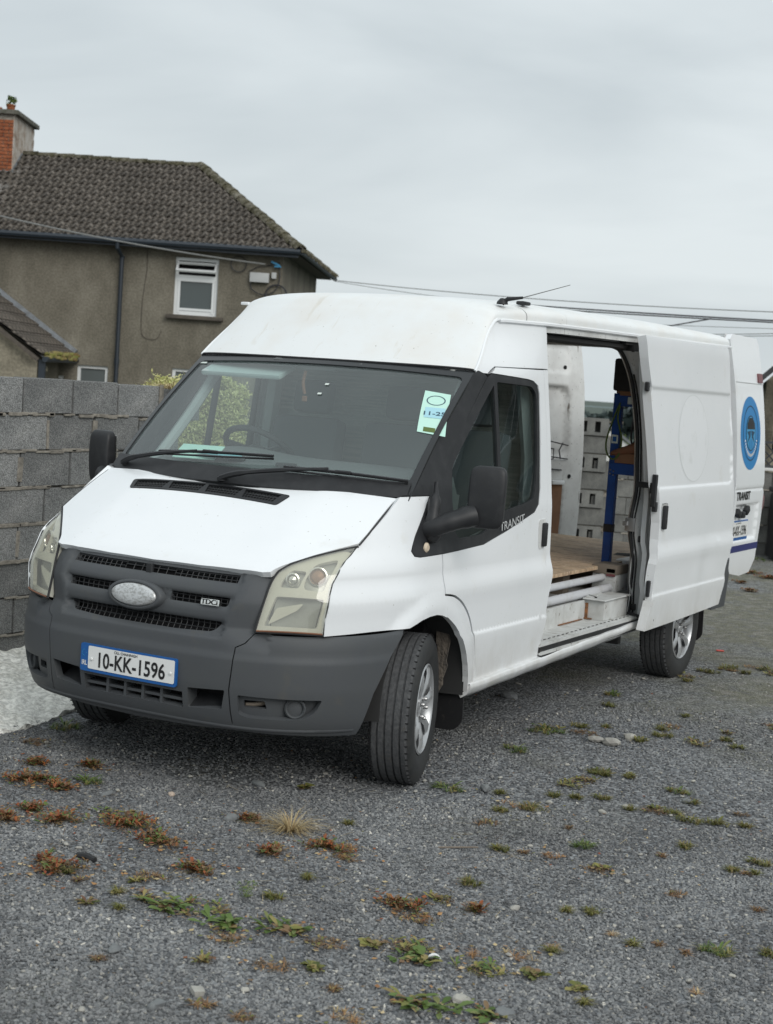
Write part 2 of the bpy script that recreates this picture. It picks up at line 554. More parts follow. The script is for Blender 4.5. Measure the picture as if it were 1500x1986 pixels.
M['chrome'] = mat('silver_wheel_trim', (.42, .43, .44), .30, metal=.45, dirt=(25, (.30, .29, .27), .6, .75))
M['steel'] = mat('steel', (.35, .35, .35), .4, metal=.9)
M['emblem'] = mat('worn_silver', (.62, .63, .63), .42, metal=.6, bump=(90, .5, .003), var=((60, 60, 90), (.42, .42, .41), .46, .60))
M['reflector'] = mat('dull_reflector', (.40, .41, .38), .35, metal=.5, var=(7, (.30, .31, .29), .4, .65))
M['lamp_house'] = mat('cream_lamp_housing', (.64, .63, .55), .35, var=(6, (.56, .55, .47), .4, .7))
M['lamp_chrome'] = mat('lamp_chrome', (.75, .75, .72), .15, metal=.9)
M['amber'] = mat('amber_bulb', (.36, .20, .12), .25, metal=.3)
M['lamp_glass'] = glass('yellowed_lamp_lens', (.88, .88, .82), haze=.22, hazecol=(.70, .70, .64))
M['screen_glass'] = glass('windscreen_glass', (.84, .93, .91), haze=.12, hazecol=(.50, .58, .58))
M['side_glass'] = glass('door_glass', (.74, .82, .80), gloss=1)
M['plate_white'] = mat('plate_white', (.74, .75, .74), .35)
M['plate_blue'] = mat('plate_blue', (.012, .10, .33), .35)
M['plate_black'] = mat('plate_black', (.012, .012, .013), .4)
M['indicator'] = mat('clear_indicator', (.62, .52, .40), .25)
M['dash'] = mat('dashboard_plastic', (.11, .118, .12), .7, bump=(300, .1, .002))
M['seat'] = mat('seat_fabric', (.07, .078, .085), .9, bump=(200, .3, .003))
M['trim_grey'] = mat('grey_cab_lining', (.34, .37, .37), .8, var=(5, (.28, .31, .31), .4, .7))
M['visor'] = mat('sun_visor', (.40, .47, .46), .8)
M['mesh_grey'] = mat('bulkhead_lining', (.24, .25, .24), .8, bump=(200, .5, .006), var=((3, 3, 60), (.30, .305, .29), .45, .55))
M['paper'] = mat('pale_paper', (.60, .66, .62), .7)
M['paper_green'] = mat('mint_paper', (.50, .76, .66), .6)
M['paper_blue'] = mat('blue_paper', (.18, .52, .60), .6)
M['ink'] = mat('ink', (.04, .08, .12), .6)
M['red'] = mat('red_plastic', (.45, .02, .02), .3)
M['tail_red'] = mat('dull_red_lens', (.16, .045, .05), .3)
M['sticker_blue'] = mat('sticker_blue', (.02, .20, .47), .4)
M['sticker_light'] = mat('sticker_light_blue', (.04, .26, .48), .4)
M['sticker_dark'] = mat('sticker_navy', (.012, .05, .10), .45)
M['stripe'] = mat('navy_stripe', (.025, .03, .14), .45)
M['ghost'] = mat('old_glue_ring', (.60, .62, .62), .6)
M['ghost_in'] = mat('old_glue_patch', (.80, .82, .835), .36, coat=.5, var=(9, (.72, .74, .74), .56, .70, 10))
M['ply'] = mat('plywood_sheet', (.50, .36, .23), .75, bump=(30, .3, .004), var=[((7, 22, 7), (.30, .21, .14), .44, .60), ((30, 60, 30), (.62, .50, .36), .56, .64)], dirt=(2.0, (.30, .23, .17), .55, .8))
M['ply_brown'] = mat('brown_hardboard', (.27, .14, .075), .8, var=(5, (.19, .10, .06), .4, .7))
M['rack'] = mat('blue_painted_steel', (.012, .065, .27), .42, var=(9, (.012, .045, .18), .45, .7), dirt=(40, (.12, .12, .12), .70, .74, 3))
M['leather'] = mat('brown_leather', (.20, .09, .05), .7, bump=(60, .2, .003))
M['pipe'] = mat('white_pipe', (.54, .55, .57), .4, dirt=(10, (.45, .45, .44), .5, .7))
M['mud'] = mat('mud_caked_liner', (.13, .11, .09), .95, bump=(40, .9, .02, 8), var=((40, 40, 6), (.05, .045, .04), .42, .6))
M['under'] = mat('underbody', (.03, .03, .03), .9)
M['wood'] = mat('weathered_wood', (.18, .15, .12), .9, bump=(40, .3, .004))
M['pvc'] = mat('white_upvc', (.70, .72, .72), .4)
M['pane'] = mat('window_pane', (.05, .065, .065), .08, spec=.8)
M['curtain'] = mat('net_curtain', (.10, .115, .115), .4)
M['gutter'] = mat('dark_gutter', (.018, .026, .036), .5)
M['sill'] = mat('concrete_sill', (.10, .085, .068), .85, var=(10, (.07, .06, .05), .4, .6))
M['lead'] = mat('lead_flashing', (.24, .26, .28), .7, var=(8, (.16, .17, .18), .4, .65))
M['cable'] = mat('cable', (.03, .03, .035), .6)
M['cable_grey'] = mat('grey_cable', (.20, .205, .20), .6)
M['fitting'] = mat('pale_box', (.45, .46, .46), .6)
M['cream'] = mat('white_gable', (.62, .62, .60), .7)
M['slate'] = mat('dark_slate', (.05, .052, .055), .8)
M['pink'] = mat('pink_cloth', (.30, .19, .19), .9, bump=(30, .5, .02))
M['bin'] = mat('black_bin', (.012, .012, .014), .5)
def tri_tone(name, cols, scale, rough=.9, bump=None, detail=8, pos=(.30, .45, .55, .70), dist=0.0, stretch=None, extra=None):
    m = bpy.data.materials.new(name); m.use_nodes = True
    t = m.node_tree; b = t.nodes['Principled BSDF']; b.inputs['Roughness'].default_value = rough
    b.inputs['Specular IOR Level'].default_value = .25
    tcn = N(t, 'ShaderNodeTexCoord'); v = tcn.outputs['Object']
    if stretch:
        mp_ = N(t, 'ShaderNodeMapping'); mp_.inputs['Scale'].default_value = stretch
        t.links.new(v, mp_.inputs['Vector']); v = mp_.outputs[0]
    n = N(t, 'ShaderNodeTexNoise'); n.inputs['Scale'].default_value = scale; n.inputs['Detail'].default_value = detail
    n.inputs['Roughness'].default_value = .65; n.inputs['Distortion'].default_value = dist
    t.links.new(v, n.inputs['Vector'])
    r = N(t, 'ShaderNodeValToRGB')
    while len(r.color_ramp.elements) < len(cols): r.color_ramp.elements.new(.5)
    for e, p, c in zip(r.color_ramp.elements, pos, cols): e.position = p; e.color = (*c, 1)
    t.links.new(n.outputs['Fac'], r.inputs[0])
    out = r.outputs[0]
    oi = N(t, 'ShaderNodeObjectInfo')
    hs = N(t, 'ShaderNodeHueSaturation')
    mr = N(t, 'ShaderNodeMapRange'); mr.inputs['To Min'].default_value = .82; mr.inputs['To Max'].default_value = 1.18
    t.links.new(oi.outputs['Random'], mr.inputs['Value']); t.links.new(mr.outputs[0], hs.inputs['Value'])
    t.links.new(out, hs.inputs['Color']); out = hs.outputs[0]
    if extra:   # fine speckle (scale, dark, light)
        n2 = N(t, 'ShaderNodeTexNoise'); n2.inputs['Scale'].default_value = extra[0]; n2.inputs['Detail'].default_value = 2
        t.links.new(tcn.outputs['Object'], n2.inputs['Vector'])
        r2 = N(t, 'ShaderNodeMapRange'); r2.inputs['From Min'].default_value = .38; r2.inputs['From Max'].default_value = .62
        r2.inputs['To Min'].default_value = extra[1]; r2.inputs['To Max'].default_value = extra[2]
        t.links.new(n2.outputs['Fac'], r2.inputs['Value'])
        sc_ = N(t, 'ShaderNodeVectorMath', operation='SCALE'); t.links.new(out, sc_.inputs[0]); t.links.new(r2.outputs[0], sc_.inputs['Scale'])
        out = sc_.outputs[0]
    t.links.new(out, b.inputs['Base Color'])
    if bump:
        n3 = N(t, 'ShaderNodeTexNoise'); n3.inputs['Scale'].default_value = bump[0]; n3.inputs['Detail'].default_value = 4
        t.links.new(tcn.outputs['Object'], n3.inputs['Vector'])
        bp = N(t, 'ShaderNodeBump'); bp.inputs['Strength'].default_value = bump[1]; bp.inputs['Distance'].default_value = bump[2]
        t.links.new(n3.outputs['Fac'], bp.inputs['Height']); t.links.new(bp.outputs[0], b.inputs['Normal'])
    return m
M['block'] = tri_tone('concrete_block', [(.14, .143, .142), (.178, .181, .178), (.21, .212, .208), (.26, .26, .25)], 5, bump=(150, 1, .008), extra=(170, .6, 1.4))
M['block_pale'] = tri_tone('pale_concrete_block', [(.090, .092, .088), (.125, .126, .12), (.155, .156, .147), (.20, .20, .185)], 4, bump=(90, .6, .006), extra=(120, .8, 1.2))
M['mortar'] = tri_tone('mortar', [(.16, .15, .13), (.23, .21, .18), (.30, .275, .235), (.38, .355, .31)], 14, bump=(60, .8, .01))
M['render'] = tri_tone('pebbledash_render', [(.125, .114, .090), (.165, .150, .118), (.195, .178, .142), (.25, .23, .185)], 1.3, bump=(40, .5, .015), stretch=(1, 1, .6), extra=(26, .85, 1.15))
M['render_pale'] = tri_tone('patchy_render', [(.15, .13, .10), (.21, .19, .145), (.26, .235, .18), (.30, .27, .21)], 1.2, bump=(30, .5, .02), extra=(20, .85, 1.15))
M['tile'] = tri_tone('concrete_roof_tile', [(.030, .027, .022), (.075, .064, .053), (.112, .104, .095), (.175, .165, .152)], 1.1, detail=10, pos=(.34, .45, .54, .66), extra=(16, .35, 1.65))
M['moss'] = tri_tone('mossy_tile', [(.033, .032, .020), (.070, .064, .038), (.115, .105, .078), (.17, .16, .13)], 7, bump=(14, 1, .04), extra=(30, .7, 1.3))
M['brick'] = tri_tone('red_brick', [(.16, .045, .022), (.24, .075, .035), (.30, .11, .05), (.20, .07, .05)], 9, bump=(40, .5, .01), extra=(30, .8, 1.2))
M['chim_render'] = tri_tone('flaking_render', [(.20, .13, .09), (.42, .36, .30), (.52, .48, .43), (.56, .53, .50)], 4.5, bump=(12, .8, .03))
M['cap'] = tri_tone('weathered_cap', [(.06, .06, .045), (.10, .10, .08), (.14, .135, .115), (.18, .17, .15)], 6, bump=(20, .6, .02))
M['slab'] = tri_tone('rough_white_concrete', [(.56, .55, .50), (.68, .67, .62), (.74, .73, .68), (.78, .77, .72)], 5, bump=(26, 1, .03), extra=(40, .8, 1.15))
def leafmat(name, cols, rough=.6, trans=.25):
    m = bpy.data.materials.new(name); m.use_nodes = True
    t = m.node_tree; b = t.nodes['Principled BSDF']; b.inputs['Roughness'].default_value = rough
    b.inputs['Specular IOR Level'].default_value = .3
    g = N(t, 'ShaderNodeNewGeometry')
    r = N(t, 'ShaderNodeValToRGB'); r.color_ramp.interpolation = 'LINEAR'
    while len(r.color_ramp.elements) < len(cols): r.color_ramp.elements.new(.5)
    for i, (e, c) in enumerate(zip(r.color_ramp.elements, cols)): e.position = i/(len(cols)-1); e.color = (*c, 1)
    t.links.new(g.outputs['Random Per Island'], r.inputs[0])
    t.links.new(r.outputs[0], b.inputs['Base Color'])
    return m
M['l_green'] = leafmat('green_leaf', [(.05, .09, .018), (.085, .135, .03), (.11, .16, .05), (.16, .17, .06)])
M['l_yellow'] = leafmat('yellowing_leaf', [(.12, .14, .03), (.19, .18, .05), (.24, .20, .08), (.16, .10, .04)])
M['l_red'] = leafmat('red_leaf', [(.17, .035, .014), (.26, .085, .025), (.20, .06, .03), (.13, .10, .03), (.30, .13, .05)])
M['l_brown'] = leafmat('brown_leaf', [(.08, .055, .03), (.15, .10, .05), (.20, .13, .07), (.12, .06, .035)])
M['l_straw'] = leafmat('straw', [(.34, .25, .12), (.46, .36, .19), (.52, .43, .26), (.30, .19, .09)])
M['l_orange'] = leafmat('dry_orange_grass', [(.30, .15, .06), (.36, .21, .09), (.24, .12, .05)])
M['l_grass'] = leafmat('moss_grass', [(.060, .075, .018), (.10, .11, .025), (.14, .14, .04), (.16, .12, .05)])
M['l_hedge'] = leafmat('pale_hedge', [(.44, .46, .18), (.56, .55, .24), (.62, .58, .32), (.34, .38, .14)])
M['l_tree'] = leafmat('tree_leaf', [(.035, .055, .015), (.055, .08, .022), (.08, .11, .03), (.10, .13, .045)])
M['l_far'] = leafmat('far_wood', [(.045, .064, .062), (.055, .075, .072), (.065, .088, .085)])  # bluish air haze of the distance put into the leaf colour
M['bark'] = mat('bark', (.06, .05, .04), .9, bump=(20, .5, .02))
# ------------------------------------------------------------------ the van
van = empty('van', (0, 0, 0), 0, 'white high-roofed panel van with grey bumper, side door slid back and rear doors open', 'van')
SL = lambda y, z: (side(y, z), y, z)
def sideoff(o, flare=True, fn=None):
    return lambda y, z: (side(y, z, flare)+(fn(y, z) if fn else o), y, z)
ROWS = [.26, .30, .33, .42, .55, .63, .645, .655, .662, .668, .68, .80, .885, .892, .90, .91, .93, .95, .97, .98, .987, .995, 1.005, 1.02, 1.15]
SEAM = .004
def both(name, poly, mt, parent, label=None, **kw):
    """the same panel on the left (+x) and on the right (-x) flank"""
    a = panel(name, poly, kw.pop('f', SL), mt, parent, out=(1, 0, .05), **kw)
    return a
def flank(name, poly, mt, parent, f=SL, sides=(1, -1), **kw):
    o = []
    for s in sides:
        o.append(panel(name, poly, f if s > 0 else fmir(f), mt, parent, out=(s, 0, 0), rows=ROWS, **kw))
    return o
# arch line, used by several panels
def arc(a0, a1, r, n=16, cy=AY, cz=AZ):
    return [(cy+r*math.cos(R(a0+(a1-a0)*i/n)), cz+r*math.sin(R(a0+(a1-a0)*i/n))) for i in range(n+1)]
ARCHPTS = [(-.200, .752), (-.150, .772), (-.106, .785), (-.04, .795), (.028, .797), (.085, .789), (.139, .773), (.195, .75), (.242, .723), (.285, .69), (.318, .650), (.35, .61), (.38, .568), (.41, .51), (.43, .45), (.445, .372)]
# front wings
wing = [(-.70, .754), (-.45, .758), (-.205, .757)]+ARCHPTS[1:7]+[(.118, .882), (.128, 1.066), (-.079, 1.064), (-.125, 1.070), (-.142, 1.095), (-.089, 1.16), (.090, 1.334), (-.139, 1.334)]
lamp_outer = [(-.474, 1.128), (-.527, 1.093), (-.565, 1.073), (-.607, 1.042), (-.655, .977), (-.680, .93), (-.694, .881), (-.701, .82)]
wings = flank('front_wing', wing+lamp_outer, M['paint'], van, sp=(.03, .03), skirt=.025)
# flare piece between wheel arch and door, running into the sill
flare = [(.122, .876), (.143, .776)]+ARCHPTS[7:]+[(.475, .372)]+[(q.x, q.y) for q in bezpts([(.478, .400, 0), (.487, .455, 0), (.493, .545, 0), (.472, .648, 0), (.422, .736, 0), (.338, .810, 0), (.232, .858, 0), (.124, .876, 0)], 6)][:-1]
for s in (1, -1):
    panel('arch_flare', flare, (lambda y, z: (side(y, z)-.002, y, z)) if s > 0 else fmir(lambda y, z: (side(y, z)-.002, y, z)), M['paint'], van, out=(s, 0, 0), sp=(.02, .02), skirt=.03)
# front doors
def cr2(pts, n=6): return [(q.x, q.y) for q in bezpts([(a, b, 0) for a, b in pts], n)]
door_edge = cr2([(.130, .884), (.235, .868), (.345, .818), (.430, .742), (.482, .650), (.503, .545), (.497, .455), (.486, .397)])
door_out = door_edge+[(1.245, .424), (1.300, .70), (1.318, .87), (1.328, 1.05), (1.330, 1.385), (1.318, 1.7), (1.298, 1.968)]
door_top = [(.775, 1.958), (.73, 1.94), (.694, 1.908)]
trim_low = [(.30, 1.072), (.58, 1.086), (.845, 1.140), (1.175, 1.222), (1.222, 1.262), (1.238, 1.33)]
white_door = door_out+[(.790, 1.960), (.742, 1.930)]+[(1.11, 1.915), (1.17, 1.908), (1.225, 1.885), (1.243, 1.84), (1.243, 1.34)]+trim_low[::-1][1:]+[(.138, 1.066)]
doors = []
for s in (1, -1):
    F = (lambda f: f if s > 0 else fmir(f))
    d = panel('front_door', white_door, F(SL), M['paint'], van, out=(s, 0, 0), sp=(.035, .035), skirt=.03, rows=ROWS)
    doors.append(d)
    # black window surround with the two panes cut out of it
    sur = [(.142, 1.068)]+trim_low+[(1.239, 1.34), (1.239, 1.84), (1.221, 1.882), (1.168, 1.905), (1.10, 1.912), (.744, 1.926), (.700, 1.905), (.290, 1.482), (.228, 1.421), (.168, 1.30), (.166, 1.244), (.180, 1.169)]
    big = rp([(.792, 1.887), (1.158, 1.878), (1.212, 1.838), (1.204, 1.45), (1.176, 1.300), (1.10, 1.278), (.85, 1.245), (.792, 1.240)], [.01, .03, .04, .1, .05, .05, .02, .01])
    tri = rp([(.762, 1.872), (.762, 1.205), (.56, 1.135), (.33, 1.128), (.290, 1.155), (.290, 1.30), (.33, 1.468)], [.01, .02, .03, .03, .03, .02, .03])
    fo = F(lambda y, z: (side(y, z)-.004, y, z))
    panel('window_surround', sur, fo, M['black'], d, out=(s, 0, 0), holes=[big, tri], sp=(.035, .035), skirt=.025)
    fg = F(lambda y, z: (side(y, z)-.014, y, z))
    for pl in (big, tri):
        big2 = [(sum(p[0] for p in pl)/len(pl)+(q[0]-sum(p[0] for p in pl)/len(pl))*1.03, sum(p[1] for p in pl)/len(pl)+(q[1]-sum(p[1] for p in pl)/len(pl))*1.02) for q in pl]
        panel('window_pane', big2, fg, M['side_glass'], d, out=(s, 0, 0), sp=(.06, .06), skirt=0)
    if s > 0: text('door_lettering', 'TRANSIT', .062, lambda x, y: (side(.90+x, 1.178+.13*x+y)+.001, .90+x, 1.178+.13*x+y), M['fitting'], d, bold=.0004, sx=1.15)
    # handle in its recess
    hp = [(1.225, 1.180), (1.318, 1.184), (1.322, 1.030), (1.250, 1.020), (1.232, 1.05)]
    panel('handle_recess', rp(hp, .02), F(lambda y, z: (side(y, z)+.0025, y, z)), M['paint_in'], d, out=(s, 0, 0), sp=(.03, .03), skirt=.004)
    b = MB(); b.box((s*(side(1.29, 1.10)+.012), 1.288, 1.10), (.024, .040, .128), ch=.010)
    b.build('door_handle', M['black'], d)
    # inner trim of the door, seen through the opposite window
    panel('door_lining', [(.2, .9), (1.25, .9), (1.2, 1.22), (.85, 1.17), (.3, 1.08)], F(lambda y, z: (side(y, z)-.07, y, z)), M['dash'], d, out=(-s, 0, 0), sp=(.1, .1), skirt=.02)
# black pillar and mirror-foot trim each side
pill = [(-.140, 1.092), (-.118, 1.072), (-.079, 1.068), (.126, 1.070), (.174, 1.169), (.160, 1.244), (.162, 1.30), (.220, 1.421), (.284, 1.485), (.686, 1.908), (.668, 1.922), (.62, 1.936), (.588, 1.934), (-.066, 1.345), (-.128, 1.341), (.092, 1.338), (-.087, 1.162)]
flank('pillar_trim', pill, M['black'], van, f=lambda y, z: (side(y, z)+.004, y, z), sp=(.03, .03), skirt=.02)
for s in (1, -1):
    b = MB(); b.lathe([(.0, .012), (.014, .012), (.0225, .006), (.024, 0)], 20, (s*(side(-.017, 1.106)+.004), -.017, 1.106), rot=Matrix.Rotation(0 if s > 0 else PI, 3, 'Z'))
    b.build('side_indicator', M['indicator'], van)
# cab side above the door and the strip behind it
upper = [(.592, 1.934), (.672, 1.926), (.700, 1.926), (.735, 1.946), (.778, 1.964), (1.303, 1.976), (1.356, 1.976)]+[(_ye(v_), _zg(v_)-.004) for v_ in [1.37-1.35*k/26 for k in range(27)]]
flank('cab_side_panel', upper, M['paint'], van, sp=(.035, .035), skirt=.02)
strip = [(1.307, 1.970), (1.358, 1.970), (1.393, 1.384), (1.408, 1.05), (1.414, .871), (1.38, .65), (1.319, .435), (1.25, .40), (1.258, .46), (1.307, .70), (1.325, .87), (1.336, 1.05), (1.338, 1.385), (1.326, 1.7)]
flank('pillar_panel', strip, M['paint'], van, f=lambda y, z: (side(y, z)-.003, y, z), sp=(.03, .03), skirt=.05)
# sills
for s in (1, -1):
    F = (lambda f: f if s > 0 else fmir(f))
    sf = lambda a, b: (pchip([0, .25, .5, .75, 1], [.955, .985, .990, .972, .94])(b), a, .372+.028*(a-.45)/1.0*1.0+pchip([0, .25, .5, .75, 1], [.045, .040, .022, -.012, -.035])(b)+.002*math.sin(a*17))
    panel('sill', [(.445, 0), (3.40, 0), (3.40, 1), (.445, 1)], F(sf), M['paint'], van, out=(s, 0, .3), sp=(.12, .08), skirt=.02)
# rear quarter (left) with the sliding-door opening left free; plain side (right)
q_out = [(2.86, .47), (3.30, .45)]
rear_arch = [(3.80+.425*math.cos(R(a)), .365+.425*math.sin(R(a))) for a in range(170, 4, -12)]
quart = [(2.93, .46), (3.36, .45)]+rear_arch+[(4.24, .42), (4.62, .43), (4.72, .60), (4.755, 1.0), (4.74, 1.5), (4.70, 1.9), (4.66, 2.262), (2.83, 2.228), (2.86, 1.9), (2.93, 1.3), (2.90, .9)]
qp = panel('rear_quarter_panel', quart, SL, M['paint'], van, out=(1, 0, 0), sp=(.07, .07), skirt=.03)
rq = [(1.42, .44), (3.36, .45)]+rear_arch+[(4.24, .42), (4.62, .43), (4.72, .60), (4.755, 1.0), (4.74, 1.5), (4.70, 1.9), (4.66, 2.262), (1.37, 2.20), (1.40, 1.4), (1.42, .87), (1.39, .65), (1.33, .44)]
panel('side_panel', rq, fmir(SL), M['paint'], van, out=(-1, 0, 0), sp=(.1, .1), skirt=.03)
panel('side_lining', [(1.45, .62), (4.68, .62), (4.70, 1.0), (4.68, 1.5), (4.62, 2.20), (1.45, 2.15)], fmir(lambda y, z: (side(y, z, False)-.07-.02*(abs((y*1.6) % 1-.5) < .12), y, z)), M['paint_in'], van, out=(1, 0, 0), sp=(.07, .1), skirt=0)
panel('quarter_lining', [(3.05, .62), (4.68, .62), (4.70, 1.0), (4.68, 1.5), (4.62, 2.20), (3.0, 2.15)], lambda y, z: (side(y, z, False)-.07, y, z), M['paint_in'], van, out=(-1, 0, 0), sp=(.1, .1), skirt=0)
# roof
rf = panel('roof', [(-1, .0), (1, .0), (1, 1.2), (-1, 1.2)], roof, M['paint_roof'], van, out=(0, -.6, 1), sp=(.03, .03), skirt=.012)
rf2 = panel('roof_skin', [(-1, 1.21), (1, 1.21), (1, 1.6), (-1, 1.6)], roof, M['paint_roof'], van, out=(0, -.1, 1), sp=(.035, .06), skirt=.012)
rf3 = panel('roof_skin', [(-1, 1.603), (1, 1.603), (1, 4.68), (-1, 4.68)], roof, M['paint_roof'], van, out=(0, 0, 1), sp=(.035, .2), skirt=.012)
panel('roof_lining', [(-.97, 1.2), (.97, 1.2), (.97, 4.68), (-.97, 4.68)], lambda u, v: tuple(Vector(roof(u, v))*1-Vector((0, 0, .05))), M['paint_in'], van, out=(0, 0, -1), sp=(.08, .3), skirt=0)
for s in (1, -1):
    g = MB(); pth = [roof(s, v) for v in (.78, .86, .95, 1.05, 1.2, 1.35, 1.5, 1.8, 2.2, 2.6, 3.0, 3.5, 4.0, 4.4, 4.70)]
    g.tube([(p[0]+s*.006, p[1], p[2]-.004) for p in pth], .011, 6)
    g.build('gutter_rail', M['paint'], van)
    g = MB(); pth = [roof(s, v) for v in [.78*k/28 for k in range(29)]]
    g.tube([(p[0]+s*.003, p[1]-.002, p[2]+.001) for p in pth], .0085, 8)
    g.build('cab_seam', M['paint'], van)
g = MB(); g.tube([roof(u/20, 0.0) for u in range(-20, 21)], .006, 6); g.build('header_strip', M['rubber'], van)
# little roof studs
b = MB(); b.box((-.775, .90, 2.232), (.05, .03, .018), ch=.006); b.build('roof_stud', M['paint'], van)
b = MB(); b.box((.76, 1.24, 2.312), (.05, .09, .020), ch=.009); b.build('roof_plug', M['black'], van)
# aerial
a = MB()
pb = Vector((.74, 1.02, 2.295)); d = Vector((.72, .30, .26)).normalized()
a.lathe([(.03, 0), (.028, .012), (.012, .03), (0, .032)], 14, pb-Vector((0, 0, .005)), axis='Z')
a.tube([pb, pb+Vector((.03, 0, .022)), pb+d*.11], [.014, .012, .007], 8)
ao = a.build('aerial', M['black'], van)
w_ = MB(); w_.tube([pb+d*.10, pb+d*.36], [.003, .002], 5); w_.build('aerial_whip', M['cable_grey'], ao)
# bonnet
inn = [(.574, -.852, .756), (.583, -.813, .87), (.596, -.772, .975), (.616, -.738, 1.022), (.662, -.682, 1.056), (.755, -.572, 1.098), (.838, -.476, 1.127)]
bs = [0, .33, .60, .73, .83, .92, 1.0]
ix = [pchip(bs, [p[k] for p in inn]) for k in range(3)]
edge_r = [(ix[0](t)-.004, ix[1](t)+.004) for t in [.66+.34*k/14 for k in range(15)]]
front_r = [(.25, -.820), (.45, -.806), (.555, -.793), (.588, -.780)]
half_r = front_r+edge_r+[(.836, -.40), (.831, -.28), (.822, -.136)]+[(.822*(1-k/16), -.272+.136*(1-k/16)**2) for k in range(1, 16)]
bon = [(0, -.827)]+half_r+[(0, -.272)]+[(-a_, b_) for a_, b_ in half_r[::-1]]
ventp = rp([(-.545, -.300), (.372, -.316), (.345, -.392), (-.517, -.370)], .015)
bo = panel('bonnet', bon, bfun, M['paint'], van, out=(0, -.4, 1), holes=[ventp], sp=(.035, .03), skirt=.03, rows=[-.82, -.815, -.81, -.80, -.795, -.78])
vf = lambda o: (lambda x, y: (x, y, bonnet(x, y)+o))
inner = []
for k in range(4):
    u0, u1 = -.515+k*.2145, -.515+k*.2145+.198
    y0 = lambda x: -.310-(x+.5)*.018; y1 = lambda x: -.362-(x+.5)*.025
    inner.append([(u0, y0(u0)), (u1, y0(u1)), (u1-.012, y1(u1)), (u0+.016, y1(u0))])
vt = panel('bonnet_vent', ventp, vf(.004), M['black'], bo, out=(0, -.4, 1), holes=inner, sp=(.04, .02), skirt=.015)
g = MB()
for k, q in enumerate(inner):
    for i in range(11):
        t = (i+.5)/11
        a_ = Vector(q[0])*(1-t)+Vector(q[1])*t; b_ = Vector(q[3])*(1-t)+Vector(q[2])*t
        g.tube([(a_.x, a_.y, bonnet(*a_)-.004), (b_.x, b_.y, bonnet(*b_)-.004)], .0022, 4)
    for j in range(1, 4):
        t = j/4
        a_ = Vector(q[0])*(1-t)+Vector(q[3])*t; b_ = Vector(q[1])*(1-t)+Vector(q[2])*t
        g.tube([(a_.x, a_.y, bonnet(*a_)-.005), (b_.x, b_.y, bonnet(*b_)-.005)], .003, 4)
tag(g.build('vent_mesh', M['black'], bo), kind='stuff')
panel('vent_floor', ventp, vf(-.022), M['void'], bo, out=(0, -.4, 1), sp=(.1, .05), skirt=0)
for s in (1, -1):
    g = MB(); g.tube([(s*(x_+.0035), y_, bonnet(x_, y_)-.004) for x_, y_ in [(.838, -.474), (.8375, -.40), (.8325, -.28), (.824, -.136)]], .0042, 5); g.build('bonnet_gap', M['rubber'], bo)  # dark strip added for the shade in the gap between bonnet and wing
# under-bonnet dark body so that gaps read dark
b = MB(); b.box((0, -.20, .72), (1.46, .50, .60)); b.box((0, -.60, .62), (1.20, .34, .55)); b.build('engine_bay', M['void'], van)

# ---- front: centre moulding with grille slots
def uc(z): return .47+.10*sst(.70, 1.0, z)
GO = [(-.515, .985), (.515, .985), (.462, .760), (.30, .700), (-.30, .700), (-.462, .760)]
def relief(u, z):
    """horizontal bars standing out of the grille field"""
    a = abs(u)
    w = (.50-.06*sst(.98, .75, z) if z < .98 else .50)
    ed = sst(w+.012, w-.014, a) if z > .70 else 0
    lo = sst(.712, .735, z)
    o = -.022*ed*lo
    bar = 0
    for c, h in ((.915, .026), (.8120, .030)):
        t = abs(z-c)/h
        if t < 1.35: bar = max(bar, 1-min(1, t/1.35)**3)
    o += .018*bar*ed*lo
    return o
def ffront(u, z):
    a = abs(u); o = relief(u, z)
    if z > .66: o -= .20*max(0, a-uc(z)+.02)*sst(.66, .76, z)*(1 if a < .66 else 0)
    x, y, z = front(u, z, o)
    return (x, y, z)
slotT = [(-.478, .978), (.478, .978), (.474, .946), (-.474, .946)]
slotML = rp([(-.455, .884), (-.150, .884), (-.146, .845), (-.445, .845)], .012)
slotMR = [(-p[0], p[1]) for p in slotML]
slotB = rp([(-.432, .781), (.432, .781), (.388, .735), (.2, .728), (-.2, .728), (-.388, .735)], .02)
lowL = rp([(-.478, .497), (-.298, .486), (-.298, .398), (-.462, .408)], .008)
lowR = [(-p[0], p[1]) for p in lowL]
lowC = [(-.272, .462), (.272, .462), (.272, .392), (-.272, .392)]
cen_half = [(.647, .986), (.615, .86), (.585, .745), (.549, .705), (.510, .685), (.5035, .60), (.4935, .500), (.501, .40), (.511, .321)]
cen = [(-.647, .986), (-.4, .990), (0, .993), (.4, .990)]+cen_half+[(.30, .309), (0, .303), (-.30, .309)]+[(-a, b) for a, b in cen_half[::-1][:-1]]
cp = panel('bumper_centre', cen, ffront, M['bumper'], van, out=(0, -1, 0), holes=[slotT, slotML, slotMR, slotB, lowL, lowR, lowC], sp=(.025, .016), skirt=.035,
           rows=[.625, .635, .645, .655, .665, .72, .728, .79, .80, .835, .84, .89, .895, .93, .94, .64, .648])
g = MB()
def grid(g, u0, u1, z0, z1, du, dz, off=-.032, r=.0020):
    n = int((u1-u0)/du)
    for i in range(n+1):
        u = u0+i*(u1-u0)/n; g.tube([front(u, z0, off), front(u, (z0+z1)/2, off), front(u, z1, off)], r, 4, cap=False)
    m = max(1, int(round((z1-z0)/dz)))
    for j in range(1, m):
        z = z0+j*(z1-z0)/m; g.tube([front(u0+(u1-u0)*k/10, z, off) for k in range(11)], r*1.3, 4, cap=False)
grid(g, -.49, -.15, .938, .986, .030, .016); grid(g, .13, .49, .938, .986, .030, .016)
grid(g, -.47, -.14, .838, .89, .030, .018); grid(g, .14, .47, .838, .89, .030, .018)
